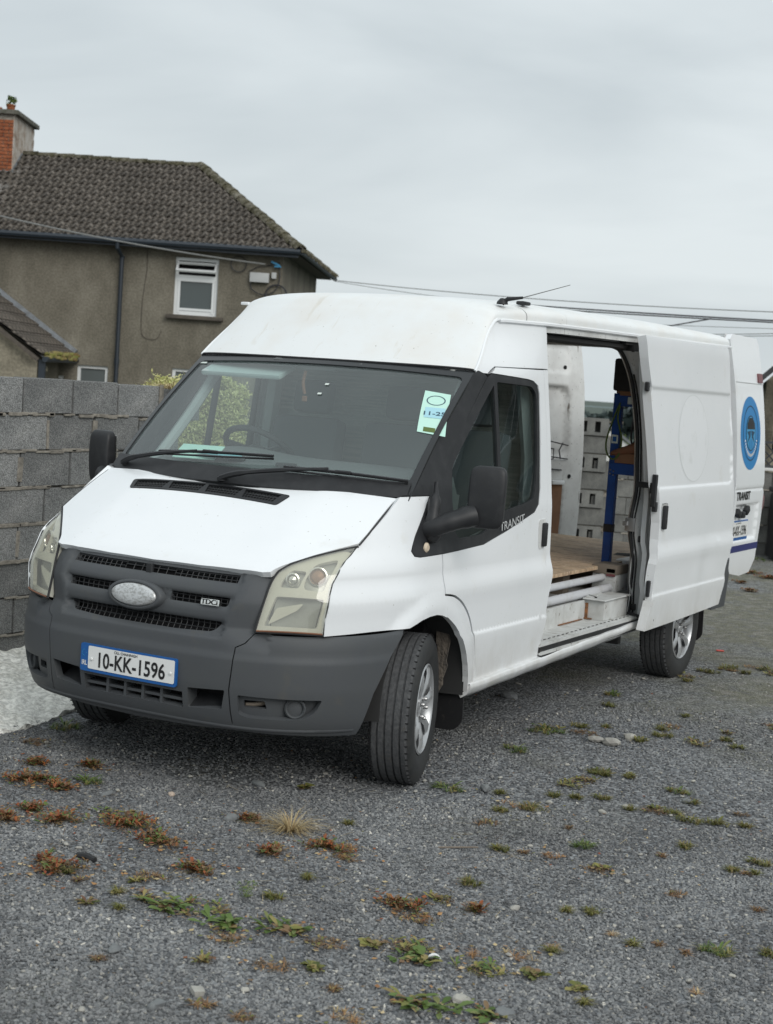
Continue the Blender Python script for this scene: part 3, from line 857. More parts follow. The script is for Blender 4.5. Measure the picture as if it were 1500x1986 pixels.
grid(g, -.45, .45, .722, .786, .030, .020)
grid(g, -.15, .13, .938, .986, .045, .024)
tag(g.build('grille_mesh', M['black'], cp), kind='stuff')
b = MB(); b.box(front(.0, .962, -.012), (.036, .02, .05), ch=.005); b.build('bonnet_catch', M['black'], cp)
panel('grille_backing', [(-.56, .99), (.56, .99), (.50, .68), (-.50, .68)], lambda u, z: front(u, z, -.075), M['void'], cp, sp=(.1, .1), skirt=0)
panel('intake_backing', [(-.50, .52), (.50, .52), (.50, .36), (-.50, .36)], lambda u, z: front(u, z, -.11), M['void'], cp, sp=(.1, .1), skirt=0)
for s in (-1, 1):
    panel('intake_shelf', [(-.475*1 if s < 0 else .30, 0), (-.30 if s < 0 else .475, 0), (-.30 if s < 0 else .475, 1), (-.475 if s < 0 else .30, 1)], lambda u, t: (lambda p: (p[0], p[1], .400+.05*t))(front(u, .42, -.012-.09*t)), M['black'], cp, out=(0, -.3, 1), sp=(.05, .2), skirt=.004)
for u in (-.285, -.15, -.05, .05, .15, .285):
    p = front(u, .43, -.035); b = MB(); b.box((p[0], p[1]+.01, .43), (.014 if abs(u) < .2 else .022, .06, .10)); b.build('intake_fin', M['bumper'], cp)
b = MB(); b.box((0, -.885, .425), (.56, .05, .012)); b.build('intake_bar', M['bumper'], cp)
# lower lip
panel('front_lip', [(-1.10, .335), (-.5, .352), (0, .345), (.5, .352), (1.10, .335), (1.10, .30), (.5, .318), (0, .302), (-.5, .318), (-1.10, .30)], lambda u, z: front(u, z, .006-.6*abs(z-.33)), M['bumper'], cp, out=(0, -1, 0), sp=(.05, .012), skirt=.03)
# oval emblem
em = MB(); ec = Vector(front(-.022, .848, .012)); en = Vector((0, -1, .18)).normalized()
Me = Matrix.Translation(ec) @ en.to_track_quat('Z', 'X').to_matrix().to_4x4()
eu = Matrix.Translation(ec) @ Matrix(((1, 0, 0), (0, en.z, -en.y), (0, -en.y*-1, en.z))).to_4x4()
def emf(rx, ry, d, e): 
    ax = Vector((1, 0, 0)); ay = en.cross(ax); ay = -ay if ay.z < 0 else ay
    return [ec+ax*rx*math.cos(2*PI*i/40)+ay*ry*math.sin(2*PI*i/40)+en*d for i in range(40)]
def ovalstack(rings, mt, name, parent):
    v = []; f = []
    for i, r_ in enumerate(rings): v += emf(*r_, 0)
    n = 40
    for i in range(len(rings)-1):
        for k in range(n): f.append((i*n+k, i*n+(k+1) % n, (i+1)*n+(k+1) % n, (i+1)*n+k))
    f.append(tuple((len(rings)-1)*n+k for k in range(n)))
    m_ = MB(); m_.add(v, f); return m_.build(name, mt, parent, 60)
bz = ovalstack([(.150, .068, -.03), (.148, .066, .002), (.140, .060, .010), (.128, .054, .010), (.125, .051, .004)], M['bumper'], 'emblem_surround', cp)
ovalstack([(.122, .050, .002), (.120, .048, .012), (.112, .043, .017), (.07, .026, .020), (.02, .008, .021)], M['emblem'], 'emblem', cp)
# small badge in the right-hand slot
fb = lambda x, y: front(.365+x, .860+y, .004)
panel('badge', rp([(-.042, -.013), (.048, -.013), (.048, .013), (-.042, .013)], .004), fb, M['lamp_chrome'], cp, out=(0, -1, 0), sp=(.03, .03), skirt=.004)
text('badge_lettering', 'TDCi', .030, lambda x, y: front(.365+x, .860+y, .0062), M['plate_black'], cp, bold=.0004, sx=1.2)
# bumper corners
cor = [(.5155, .683), (.555, .703), (.588, .743), (.70, .746), (.90, .748), (1.15, .750), (1.40, .752), (1.34, .70), (1.271, .639), (1.225, .57), (1.176, .493), (1.150, .40), (1.131, .304), (.95, .310), (.773, .315), (.62, .318), (.5165, .321), (.507, .40), (.4995, .50), (.509, .60)]
fogp = rp([(.535, .482), (.72, .479), (.905, .477), (.885, .43), (.85, .400), (.78, .384), (.58, .384), (.540, .398)], [.01, .1, .008, .05, .05, .05, .03, .01])
for s in (1, -1):
    pl = [(s*a, b) for a, b in cor]; fh = [(s*a, b) for a, b in fogp]
    c = panel('bumper_corner', pl, ffront, M['bumper'], van, out=(s*.6, -1, 0), holes=[fh], sp=(.025, .02), skirt=.03, rows=[.625, .635, .645, .655, .665, .735, .742])
    # recess
    so = rp([(s*.556, .458), (s*.652, .459), (s*.664, .425), (s*.556, .425)], .006)
    panel('fog_lamp_recess', [(s*a, b) for a, b in rp([(.52, .495), (.93, .49), (.89, .42), (.80, .372), (.53, .372)], .02)], lambda u, z: front(u, z, -.028-.02*sst(.66, .80, abs(u))), M['bumper'], c, out=(s*.6, -1, 0), holes=[so], sp=(.03, .03), skirt=.02)
    panel('recess_dark', [(s*.54, .47), (s*.68, .47), (s*.68, .41), (s*.54, .41)], lambda u, z: front(u, z, -.075), M['void'], c, sp=(.05, .05), skirt=0)
    x_, y_, nx_, ny_ = planp(s*.795); nn = Vector((nx_*.75, ny_, 0)).normalized()
    p0 = Vector(front(s*.795, .434, -.040))
    rot = nn.to_track_quat('X', 'Z').to_matrix()
    g = MB(); g.lathe([(.046, -.02), (.046, .018), (.040, .024), (.034, .018), (.034, .006), (.02, .009), (0, .010)], 28, p0, rot=rot)
    g.build('fog_lamp_blank', M['bumper'], c)
b = MB(); b.tube([front(.56, .435, -.05), front(.60, .436, -.055), front(.65, .446, -.07)], [.007, .009, .012], 7); b.build('tow_bracket', M['wood'], van)
# number plate
pf = lambda o, du=0: (lambda x, y: (lambda p: (p[0], p[1], .541+y))(front(-.014+x, .541, .012+o)))
np_ = panel('number_plate', rp([(-.265, -.062), (.265, -.062), (.265, .062), (-.265, .062)], .012), pf(0), M['plate_blue'], van, out=(0, -1, 0), sp=(.05, .05), skirt=.012)
panel('plate_face', rp([(-.218, -.048), (.256, -.048), (.256, .054), (-.218, .054)], .008), pf(.0025), M['plate_white'], np_, out=(0, -1, 0), sp=(.05, .05), skirt=.001)
text('plate_number', '10-KK-1596', .094, lambda x, y: pf(.0042)(x+.020, y-.006), M['plate_black'], np_, bold=.0018, sx=.80, spacing=1.02)
text('plate_county', 'CILL CHAINNIGH', .0165, lambda x, y: pf(.0042)(x-.005, y+.0435), M['plate_black'], np_, bold=.0002)
text('plate_country', 'IRL', .030, lambda x, y: pf(.0012)(x-.241, y-.026), M['plate_white'], np_, bold=.0006, sx=.8)
g = MB()
for k in range(12):
    if 2 < k < 10 or k in (0,):
        w = 2*PI*k/12; c_ = pf(.002)(-.241+.012*math.cos(w), .02+.014*math.sin(w)); g.box(c_, (.003, .001, .003))
g.build('plate_stars', M['sticker_light'], np_)
for x in (-.195, .238):
    g = MB(); c_ = pf(.005)(x, -.003); g.lathe([(.0075, 0), (.006, .004), (0, .005)], 12, c_, rot=Vector((0, -1, 0)).to_track_quat('X', 'Z').to_matrix()); g.build('plate_screw', M['plate_white'], np_)

# ---- headlights
inn = [(.574, -.852, .756), (.583, -.813, .87), (.596, -.772, .975), (.616, -.738, 1.022), (.662, -.682, 1.056), (.755, -.572, 1.098), (.838, -.476, 1.127)]
outr = [(-.697, .757), (-.690, .881), (-.652, .973), (-.603, 1.036), (-.565, 1.067), (-.523, 1.088), (-.476, 1.126)]
bs = [0, .33, .60, .73, .83, .92, 1.0]
ix = [pchip(bs, [p[k] for p in inn]) for k in range(3)]
oy_, oz_ = pchip(bs, [p[0] for p in outr]), pchip(bs, [p[1] for p in outr])
def lampf(off=0.0, s=1):
    def f(a, b):
        A = Vector((ix[0](b), ix[1](b), ix[2](b))); B = Vector((side(oy_(b), oz_(b))-.006, oy_(b), oz_(b)))
        p = A*(1-a)+B*a
        n = Vector((.50+.25*a, -.78+.25*a, .22)).normalized()
        p = p+n*(4*a*(1-a)*.026*(1-b*.7)+off)
        return (s*p.x, p.y, p.z)
    return f
for s in (1, -1):
    outl = [(0.012, .006), (.988, .006), (.988, .33), (.985, .6), (.98, .8), (.95, .955), (.5, .985), (.02, .955), (.012, .83), (.012, .6), (.012, .33)]
    hl = panel('headlight', outl, lampf(0, s), M['lamp_glass'], van, out=(s*.6, -1, 0), sp=(.06, .06), skirt=.008)
    pock = rp([(.10, .08), (.90, .07), (.93, .42), (.16, .43)], .04)
    up1 = rp([(.55, .52), (.90, .51), (.90, .80), (.80, .86), (.50, .80)], .07)
    up2 = rp([(.16, .53), (.48, .53), (.48, .70), (.20, .72)], .05)
    hs_ = panel('lamp_housing', [(.02, .02), (.98, .02), (.98, .8), (.96, .95), (.05, .95), (.02, .8)], lampf(-.016, s), M['lamp_house'], hl, out=(s*.6, -1, 0), holes=[pock, up1, up2], sp=(.06, .06), skirt=.018)
    panel('main_reflector', rp([(.08, .05), (.92, .05), (.95, .45), (.12, .46)], .03), lambda a, b: lampf(-.05-.03*math.sin(PI*min(1, max(0, a))), s)(a, b), M['reflector'], hl, out=(s*.6, -1, 0), sp=(.06, .04), skirt=0)
    panel('reflector_step', rp([(.16, .10), (.55, .28), (.62, .36), (.22, .30)], .03), lampf(-.030, s), M['lamp_house'], hl, out=(s*.6, -1, .4), sp=(.06, .06), skirt=.004)
    panel('lamp_bowl', rp([(.05, .48), (.95, .48), (.95, .90), (.1, .85)], .03), lampf(-.045, s), M['reflector'], hl, out=(s*.6, -1, 0), sp=(.1, .1), skirt=0)
    for (a_, b_, r_, mt) in ((.72, .665, .034, 'amber'), (.33, .625, .022, 'lamp_chrome')):
        c_ = Vector(lampf(-.038, s)(a_, b_)); rot = Vector((s*.45, -.85, .15)).to_track_quat('X', 'Z').to_matrix()
        g = MB(); g.lathe([(r_+.010, 0), (r_+.008, .016), (r_+.002, .018), (r_-.002, .004)], 24, c_, rot=rot); rr = g.build('lamp_bezel', M['lamp_chrome'], hl)
        g = MB(); g.lathe([(r_-.002, .002), (r_*.7, .014), (0, .018)], 20, c_, rot=rot); g.build('bulb', M[mt], hl)
    # black gasket round the lamp
    g = MB(); pts = [lampf(-.002, s)(a, b) for a, b in ([(t, 0.0) for t in (0, .25, .5, .75, 1)]+[(1, t) for t in (.15, .33, .5, .6, .7, .8, .88, .95, 1)])]
    g.tube(pts, .0060, 6); pts = [lampf(-.002, s)(a, b) for a, b in [(0, t) for t in (0, .15, .33, .5, .6, .7, .8, .88, .95, 1)]]
    g.tube(pts, .0060, 6); g.build('lamp_gasket', M['rubber'], hl)
    g = MB(); pts = [lampf(.0035, s)(t, .012) for t in (.02, .2, .4, .6, .8, .97)]; g.tube(pts, .0035, 5); g.build('lamp_lower_edge', M['leather'], hl)

# ---- windscreen
glassp = rp([(-.965, .095), (-.5, .085), (0, .085), (.5, .085), (.962, .100), (.968, .5), (.962, .945), (.5, .957), (0, .960), (-.5, .957), (-.962, .945), (-.968, .5)], [.03, 0, 0, 0, .04, 0, .05, 0, 0, 0, .05, 0])
ws = panel('windscreen', [(a*1.01, b*1.008-.002) for a, b in glassp], lambda s, t: tuple(Vector(screen(s, t))+Vector((0, .006, -.006))), M['screen_glass'], van, out=(0, -.7, .7), sp=(.08, .08), skirt=0)
panel('windscreen_border', [(-1, -.03), (1, -.03), (1, 1.0), (-1, 1.0)], screen, M['frit'], ws, out=(0, -.7, .7), holes=[glassp], sp=(.08, .08), skirt=.02)
panel('cowl', [(-.99, -.02), (.99, -.02), (.985, .085), (-.985, .085)], lambda s, t: tuple(Vector(screen(s, t))+Vector((0, -.012, .012-.1*max(0, .03-t)))), M['black'], van, out=(0, -.5, 1), sp=(.05, .03), skirt=.02)
# scuttle between cowl and bonnet
panel('scuttle', [(-.85, 0), (.85, 0), (.85, 1), (-.85, 1)], lambda x, t: (x, (-.31+.16*(x/.85)**2)+.10*t, bonnet(x, -.31+.16*(x/.85)**2)-.028+.01*t), M['black'], van, out=(0, -.3, 1), sp=(.08, .3), skirt=0)
def sof(s, t, o): 
    e = 1e-3
    p = Vector(screen(s, t)); n = (Vector(screen(s+e, t))-Vector(screen(s-e, t))).cross(Vector(screen(s, t+e))-Vector(screen(s, t-e))).normalized()
    if n.y > 0: n = -n
    return p+n*o
for (piv, mid, b0, b1) in (((-.86, .012), (-.30, .150), (-.60, .130), (.20, .178)), ((-.03, -.012), (.55, .112), (.30, .108), (.965, .082))):
    g = MB()
    arm = [sof(*piv, .028), sof(piv[0]*.8+mid[0]*.2, piv[1]*.8+mid[1]*.2, .050), sof(piv[0]*.4+mid[0]*.6, piv[1]*.4+mid[1]*.6, .052), sof(*mid, .040)]
    g.tube(bezpts(arm, 5), [.015]*6+[.011]*5+[.008]*5, 6)
    g.lathe([(.024, 0), (.024, .016), (.016, .022), (0, .023)], 16, sof(*piv, .010), axis='Z')
    wa = g.build('wiper', M['black'], van)
    g = MB(); bl = [sof(b0[0]+(b1[0]-b0[0])*t, b0[1]+(b1[1]-b0[1])*t, .030+.008*math.sin(PI*t)) for t in [k/12 for k in range(13)]]
    g.tube(bl, .0075, 6); bl2 = [sof(b0[0]+(b1[0]-b0[0])*t, b0[1]+(b1[1]-b0[1])*t-.006, .016) for t in [k/12 for k in range(13)]]
    g.tube(bl2, .0055, 5); m0 = sof((b0[0]+b1[0])/2, (b0[1]+b1[1])/2, .040); g.box(m0, (.09, .02, .018), ch=.005)
    g.build('wiper_blade', M['black_gloss'], wa)
M['sticker_pale'] = mat('pale_blue_print', (.36, .62, .70), .6)
# tax discs
sf = lambda x, y: sof(.896-.040*y/.13*1.0+x/.62, .645+y/.88, -.004)
st = panel('windscreen_sticker', [(-.04, -.135), (.055, -.155), (.055, .135), (-.04, .150)], sf, M['paper_green'], ws, out=(0, -.7, .7), sp=(.05, .05), skirt=0)
so2 = lambda o: (lambda x, y: sof(.896-.040*y/.13+x/.62, .645+y/.88, -.004+o))
g = panel('sticker_ring', ell(.007, .085, .034, .034, 24), so2(.0012), M['ink'], ws, out=(0, -.7, .7), holes=[ell(.007, .085, .030, .030, 24)], sp=(.03, .03), skirt=0)
panel('sticker_panel', [(-.025, -.035), (.045, -.038), (.045, .035), (-.025, .035)], so2(.0012), M['sticker_pale'], ws, out=(0, -.7, .7), sp=(.03, .03), skirt=0)
text('sticker_print', '11-25', .036, lambda x, y: so2(.0024)(x+.008, y-.008), M['ink'], ws, bold=.0006)
panel('sticker_band', [(-.02, -.13), (.02, -.135), (.02, -.105), (-.02, -.10)], so2(.0012), M['l_green'], ws, out=(0, -.7, .7), sp=(.03, .03), skirt=0)
for (s_, t_, w_) in ((-.93, .93, .035), (.17, .80, .013), (.17, .72, .013)):
    panel('windscreen_label', [(-w_, -.007), (w_, -.007), (w_, .007), (-w_, .007)], lambda x, y, s_=s_, t_=t_: sof(s_+x, t_+y, -.003), M['paper'], ws, out=(0, -.7, .7), sp=(.05, .05), skirt=0)
# ---- mirrors
for s in (1, -1):
    arm = MB()
    arm.tube(bezpts([(s*.905, .02, 1.185), (s*.96, .03, 1.205), (s*1.02, .07, 1.235), (s*1.09, .14, 1.265)], 4), [.048]*4+[.044]*3+[.046]*3+[.052]*3, 12)
    arm.tube(bezpts([(s*.905, .10, 1.40), (s*.925, .055, 1.32), (s*.93, .03, 1.22), (s*.925, .04, 1.13)], 3), [.012]*3+[.030]*3+[.045]*3+[.03], 8)
    mi = arm.build('wing_mirror', M['black'], van, 60)
    bm = bmesh.new(); bmesh.ops.create_cube(bm, size=1)
    bmesh.ops.subdivide_edges(bm, edges=bm.edges[:], cuts=9, use_grid_fill=True)
    for v in bm.verts:
        x, y, z = v.co*2
        q = (abs(x)**6+abs(y)**6+abs(z)**6)**(1/6)
        k = 1.0/max(q, 1e-6); x, y, z = x*k, y*k, z*k
        w = .086; zz = z*.145
        yy = y*.026 if y > 0 else y*.034
        yy += -.012*(1-(z)**2)*(.5-.5*y)
        lx = x*w; ly = yy; ct, st_ = math.cos(R(17)), math.sin(R(17))
        v.co = Vector((s*(1.132+lx*ct-ly*st_+.004*z), .175+lx*st_+ly*ct, 1.350+zz))
    me = bpy.data.meshes.new('mirror'); bm.to_mesh(me); bm.free()
    me.polygons.foreach_set('use_smooth', [True]*len(me.polygons))
    mh = link('mirror_housing', me, M['black'], mi)
    g = MB(); g.box((s*1.124, .204, 1.350), (.150, .004, .24), rot=Matrix.Rotation(s*R(17), 3, 'Z'), ch=.001); g.build('mirror_glass', M['lamp_chrome'], mi)

# ---- wheels
def wheel(name, x, y, z, s, steer=0, rr=.350, wd=.206):
    w = empty(name); w.parent = van
    g = MB()
    h = wd/2
    prof = [(.215, -h*.86), (.25, -h*.98), (.29, -h), (.325, -h*.93), (rr-.006, -h*.82)]
    gr = [-.052, -.018, .018, .052]
    tread = []
    for c in gr: tread += [(rr, c-.005), (rr-.009, c-.0035), (rr-.009, c+.0035), (rr, c+.005)]
    prof += [(rr, -h*.74)]+tread+[(rr, h*.74), (rr-.006, h*.82), (.325, h*.93), (.29, h), (.25, h*.98), (.215, h*.86)]
    n = 72
    g.lathe(prof, n, close=True)
    me = g.mesh('tyre', 30)
    me.materials.append(M['tyre']); me.materials.append(M['tyre_side'])
    for p in me.polygons:
        c = p.center; r_ = math.hypot(c.y, c.z)
        p.material_index = 0 if r_ > rr-.012 else 1
    o = link('tyre', me, None, w)
    # shoulder nicks
    g = MB()
    for k in range(60):
        a = 2*PI*k/60
        for sd_ in (-1, 1):
            c = Vector((sd_*h*.80, (rr-.002)*math.cos(a), (rr-.002)*math.sin(a)))
            g.box(c, (.014, .004, .005), rot=Matrix.Rotation(a, 3, 'X'))
    tag(g.build('tread_nicks', M['void'], w), kind='stuff')
    # rim and trim
    g = MB(); g.lathe([(.212, h*.88), (.205, h*.93), (.198, h*.86), (.19, h*.55), (.185, -h*.8), (.21, -h*.86)], 48)
    ri = g.build('wheel_rim', M['chrome'], w)
    g = MB(); g.lathe([(.19, h*.30), (.10, h*.25), (0, h*.22)], 32); g.build('brake_disc', M['void'], w)
    g = MB()
    for k in range(7):
        a = 2*PI*k/7+.2
        c, s_ = math.cos(a), math.sin(a)
        rad = Vector((0, c, s_)); tan = Vector((0, -s_, c)); ax = Vector((1, 0, 0))
        pts = []
        for (r_, wd_, xx) in ((.055, .026, h*.74), (.12, .022, h*.90), (.165, .028, h*.93), (.200, .040, h*.86)):
            base = rad*r_+ax*xx
            pts += [base-tan*wd_-ax*.012, base-tan*wd_*.35, base+tan*wd_*.35, base+tan*wd_-ax*.012, base-ax*.035]
        f = []
        for i in range(3):
            for j in range(5):
                f.append((i*5+j, i*5+(j+1) % 5, (i+1)*5+(j+1) % 5, (i+1)*5+j))
        g.add(pts, f)
    g.lathe([(.062, h*.60), (.062, h*.76), (.050, h*.80), (.034, h*.74), (.030, h*.80), (0, h*.82)], 28)
    sp_ = g.build('wheel_trim', M['chrome'], w)
    for k in range(5):
        a = 2*PI*k/5
        g = MB(); g.lathe([(.010, 0), (.010, .012), (.006, .018), (0, .018)], 8, (h*.80, .048*math.cos(a), .048*math.sin(a))); g.build('wheel_bolt', M['steel'], w)
    w.location = (x, y, z)
    w.rotation_euler = (0, 0, (0 if s > 0 else PI)+steer)
    return w
wheel('front_wheel', .868, .005, .350, 1, R(16.5))
wheel('front_wheel', -.868, .005, .350, -1, R(15))
wheel('rear_wheel', .868, 3.80, .330, 1)
wheel('rear_wheel', -.868, 3.80, .330, -1)
# arch liners
for s in (1, -1):
    for cy in (AY, 3.80):
        g = MB(); v = []; f = []; n = 16
        for i in range(n+1):
            a = R(-6+192*i/n)
            for x in (.45, .955): v.append((s*x, cy+.418*math.cos(a), .40+.418*math.sin(a)-(.03 if x < .9 else 0)))
        for i in range(n): f.append((2*i, 2*i+1, 2*i+3, 2*i+2))
        g.add(v, f); g.build('arch_liner', M['under'], van)
    # ragged piece of caked liner hanging behind the front wheel
    g = MB()
    g.prism(rp([(0, 0), (.055, .02), (.075, -.12), (.062, -.21), (.070, -.235), (.050, -.30), (.052, -.33), (.030, -.37), (.022, -.43), (.012, -.36), (-.004, -.30), (.012, -.27), (.006, -.15)], .004), .012, Matrix.Translation((s*.835, .345, .74)) @ Matrix.Rotation(R(90), 4, 'X') @ Matrix.Rotation(R(8), 4, 'Y'))
    g.build('torn_liner', M['mud'], van)
    # mud flaps
    for cy, zt, zb in ((.455, .55, .165), (4.28, .50, .17)):
        g = MB(); pl = rp([(s*.70, zt), (s*.945, zt), (s*.950, zb+.05), (s*.90, zb), (s*.72, zb)], .03)
        v = [(p[0], cy+.02*(zt-p[1]), p[1]) for p in pl]; n = len(v); v += [(p[0], p[1]+.010, p[2]) for p in v]
        g.add(v, [tuple(range(n)), tuple(range(2*n-1, n-1, -1))]+[(i, (i+1) % n, n+(i+1) % n, n+i) for i in range(n)])
        mf = g.build('mud_flap', M['rubber'], van)
        if cy < 1:
            for z in (.49, .42, .36):
                b = MB(); b.lathe([(.008, 0), (.006, .004), (0, .005)], 8, (s*(.925-.15*(.49-z)), cy-.001, z), rot=Vector((0, -1, 0)).to_track_quat('X', 'Z').to_matrix()); b.build('rivet', M['steel'], mf)
b = MB(); b.box((0, 2.35, .45), (1.35, 4.4, .12)); b.box((0, .3, .47), (1.2, .9, .2)); b.box((.74, 3.05, .35), (.10, .05, .14), ch=.01); b.build('chassis', M['under'], van)
b = MB()
for s in (1, -1): b.tube([(s*.35, 0.005, .34), (s*.78, .005, .35)], .035, 8)
b.tube([(-.8, 3.8, .33), (.8, 3.8, .33)], .045, 8); b.build('axle', M['under'], van)
# ------------------------------------------------------------------ sliding door (slid back, standing proud of the side)
OFF = .12
SDO = lambda y, z: (side(y-1.0, z, False)+OFF, y, z)
def sdrel(y, z):
    """embossed window field and swages"""
    o = 0
    if 1.30 < z < 1.97:
        cx = (2.0+4.32)/2; hx = (4.32-2.0)/2
        dx = abs(y-cx)-(hx-.045); dz = abs(z-1.620)-(.305-.045)
        d = math.hypot(max(dx, 0), max(dz, 0))-.045
        o -= .009*(1-sst(-.012, .010, d))
    # dents low on the skin
    o -= .006*math.exp(-(((y-3.78)/.20)**2+((z-.82)/.09)**2))
    o += .004*math.exp(-(((y-3.62)/.10)**2+((z-.76)/.12)**2))
    o += .003*math.exp(-(((y-3.95)/.10)**2+((z-.93)/.05)**2))
    return o
SD = lambda y, z: (side(max(y, 1.5), z, False)+OFF+sdrel(y, z), y, z)
sdp = [(2.565, 2.235), (2.60, 2.10), (2.66, 1.93), (2.735, 1.55), (2.78, 1.292), (2.815, 1.10), (2.815, 1.00), (2.775, .92), (2.748, .85), (2.742, .70), (2.715, .584), (2.665, .446),
       (3.2, .452), (3.8, .465), (4.165, .475), (4.225, .60), (4.245, .72), (4.31, .85), (4.375, .93), (4.39, 1.02), (4.36, 1.319), (4.30, 1.928), (4.24, 2.255), (3.4, 2.245)]
hdl = rp([(2.835, 1.222), (2.955, 1.222), (2.975, 1.060), (2.845, 1.055)], .02)
ROW2 = ROWS+[1.29+.01*k for k in range(7)]+[1.90+.01*k for k in range(8)]
sdo = panel('sliding_door', sdp, SD, M['paint'], van, out=(1, 0, 0), holes=[hdl], sp=(.045, .04), skirt=.055, rows=ROW2)
panel('door_inner', [(a+(.02 if a < 3.2 else -.02), b) for a, b in sdp], lambda y, z: (side(max(y, 1.5), z, False)+OFF-.055, y, z), M['paint_in'], sdo, out=(-1, 0, 0), sp=(.12, .12), skirt=0)
panel('handle_recess', hdl, lambda y, z: (side(3, z, False)+OFF-.020*math.sin(PI*min(1, max(0, (y-2.835)/.14))), y, z), M['paint_in'], sdo, out=(1, 0, 0), sp=(.02, .03), skirt=0)
b = MB(); b.box((side(3, 1.13, False)+OFF+.010, 2.882, 1.135), (.026, .050, .150), ch=.010); b.build('door_handle', M['black'], sdo)
gy, gz = 3.485, 1.622
SDg = lambda o: (lambda a, b_: (lambda p: (p[0]+o, p[1], p[2]))(SD(a, b_)))
panel('old_sticker_ring', ell(gy, gz, .305, .282, 48), SDg(.0012), M['ghost'], sdo, out=(1, 0, 0), holes=[ell(gy, gz, .300, .277, 48)], sp=(.05, .05), skirt=0)
panel('old_sticker_patch', ell(gy, gz, .300, .277, 48), SDg(.0008), M['ghost_in'], sdo, out=(1, 0, 0), sp=(.05, .05), skirt=0)
# door end: latch, rollers, edge trims
ex = lambda z: side(3, z, False)+OFF-.03
for z, h, w in ((1.93, .055, .025), (1.30, .20, .03), (1.20, .06, .03), (.70, .10, .022)):
    b = MB(); yy = np.interp(z, [.446, .70, .92, 1.0, 1.29, 1.93, 2.2], [2.665, 2.742, 2.775, 2.815, 2.78, 2.66, 2.57]); b.box((ex(z)+.004, yy-.010, z), (w, .03, h), ch=.004); b.build('door_latch', M['black'], sdo)
b = MB(); b.box((side(3, 1.30, False)+.03, 2.87, 1.325), (.15, .06, .035), ch=.006); b.box((side(3, 1.3, False)+.075, 2.80, 1.36), (.03, .06, .16), ch=.004); b.build('hinge_arm', M['black'], sdo)
b = MB(); b.tube([(side(3, .47, False)+.12, 2.80, .50), (.90, 2.86, .515), (.80, 2.70, .52)], .011, 7); b.build('lower_arm', M['black'], sdo)
# ---- opening frame: inner jambs, header runner, seal
def jamb(y0f, name, pts, mt, w0, w1, n):
    pass
JY = pchip([.45, .60, .90, 1.10, 1.30, 1.60, 1.90, 2.06, 2.14], [2.93, 2.93, 2.90, 2.88, 2.96, 2.97, 2.91, 2.80, 2.68])
jf = lambda a, z: (side(2.9, z, False)-.002-.13*a+.012*math.sin(a*9), JY(z)+.05*a-.02*(1-a), z)
panel('rear_jamb', [(0, .45), (1, .45), (1, 2.14), (0, 2.14)], lambda a, z: (side(2.9, z, False)+.004-.10*a, JY(z)+.10*(1-a)-.012*math.sin(a*7+z*2), z), M['paint_in'], van, out=(0, -1, 0), sp=(.10, .05), skirt=0)
panel('jamb_return', [(0, .60), (1, .60), (1, 2.14), (0, 2.14)], lambda a, z: (side(2.9, z, False)-.10-.06*a, JY(z)+.0+.14*a, z), M['paint_in'], van, out=(.3, -1, 0), sp=(.3, .06), skirt=0)
g = MB(); z_ = [.435, .46, .55, .70, .85, 1.0, 1.10, 1.2, 1.3, 1.45, 1.6, 1.75, 1.9, 2.0, 2.08, 2.125]
sealp = [(side(2.9, z, False)-.090, JY(z)+.004, z) for z in z_]+[(.775, 2.62, 2.150), (.77, 2.5, 2.158), (.765, 2.2, 2.15), (.76, 1.9, 2.145), (.755, 1.6, 2.14), (.755, 1.47, 2.13), (.765, 1.43, 2.09), (.79, 1.425, 1.9), (.83, 1.43, 1.5), (.85, 1.44, 1.1)]
g.tube(bezpts(sealp, 3), .0125, 7)
g.tube(bezpts([(p[0]+.024, p[1]-.003, p[2]) for p in sealp[:14]], 3), .006, 6)
g.build('door_seal', M['rubber'], van)
# header: runner channel under the roof edge
panel('runner_channel', [(1.36, 0), (2.86, 0), (2.86, 1), (1.36, 1)], lambda y, t: (.862-.075*sst(0, .35, t)+.012*sst(.5, .9, t), y, 2.214-.075*t+.018*(y-1.4)/1.4), M['paint_in'], van, out=(1, 0, 0), sp=(.1, .1), skirt=0)
b = MB(); b.tube([(.825, 1.38, 2.188), (.825, 2.80, 2.208)], .014, 6); b.tube([(.80, 1.38, 2.150), (.80, 2.70, 2.165)], .020, 6); b.build('runner_rail', M['under'], van)
b = MB(); b.box((.80, 2.78, 2.17), (.09, .10, .07), ch=.01); b.box((.83, 2.66, 2.185), (.03, .12, .02)); b.build('runner_bracket', M['under'], van)
# front jamb inside edge (B pillar return)
panel('front_jamb', [(0, .46), (1, .46), (1, 2.16), (0, 2.16)], lambda a, z: (side(1.4, z)-.006-.10*a, float(np.interp(z, [.435, .65, .871, 1.05, 1.384, 1.97, 2.2], [1.319, 1.38, 1.414, 1.408, 1.393, 1.358, 1.352]))+.002, z), M['paint_in'], van, out=(0, 1, 0), sp=(.5, .08), skirt=0)
# striker on the rear jamb
b = MB(); b.box((.865, 2.862, 1.07), (.065, .02, .085), ch=.006); b.box((.84, 2.85, 1.075), (.035, .03, .03), ch=.005); b.build('striker', M['steel'], van)
for z in (.98, .55, .47): 
    b = MB(); b.box((.92-.01*(z < .9), 2.92, z), (.03, .015, .04), ch=.004); b.build('jamb_plug', M['rubber'], van)
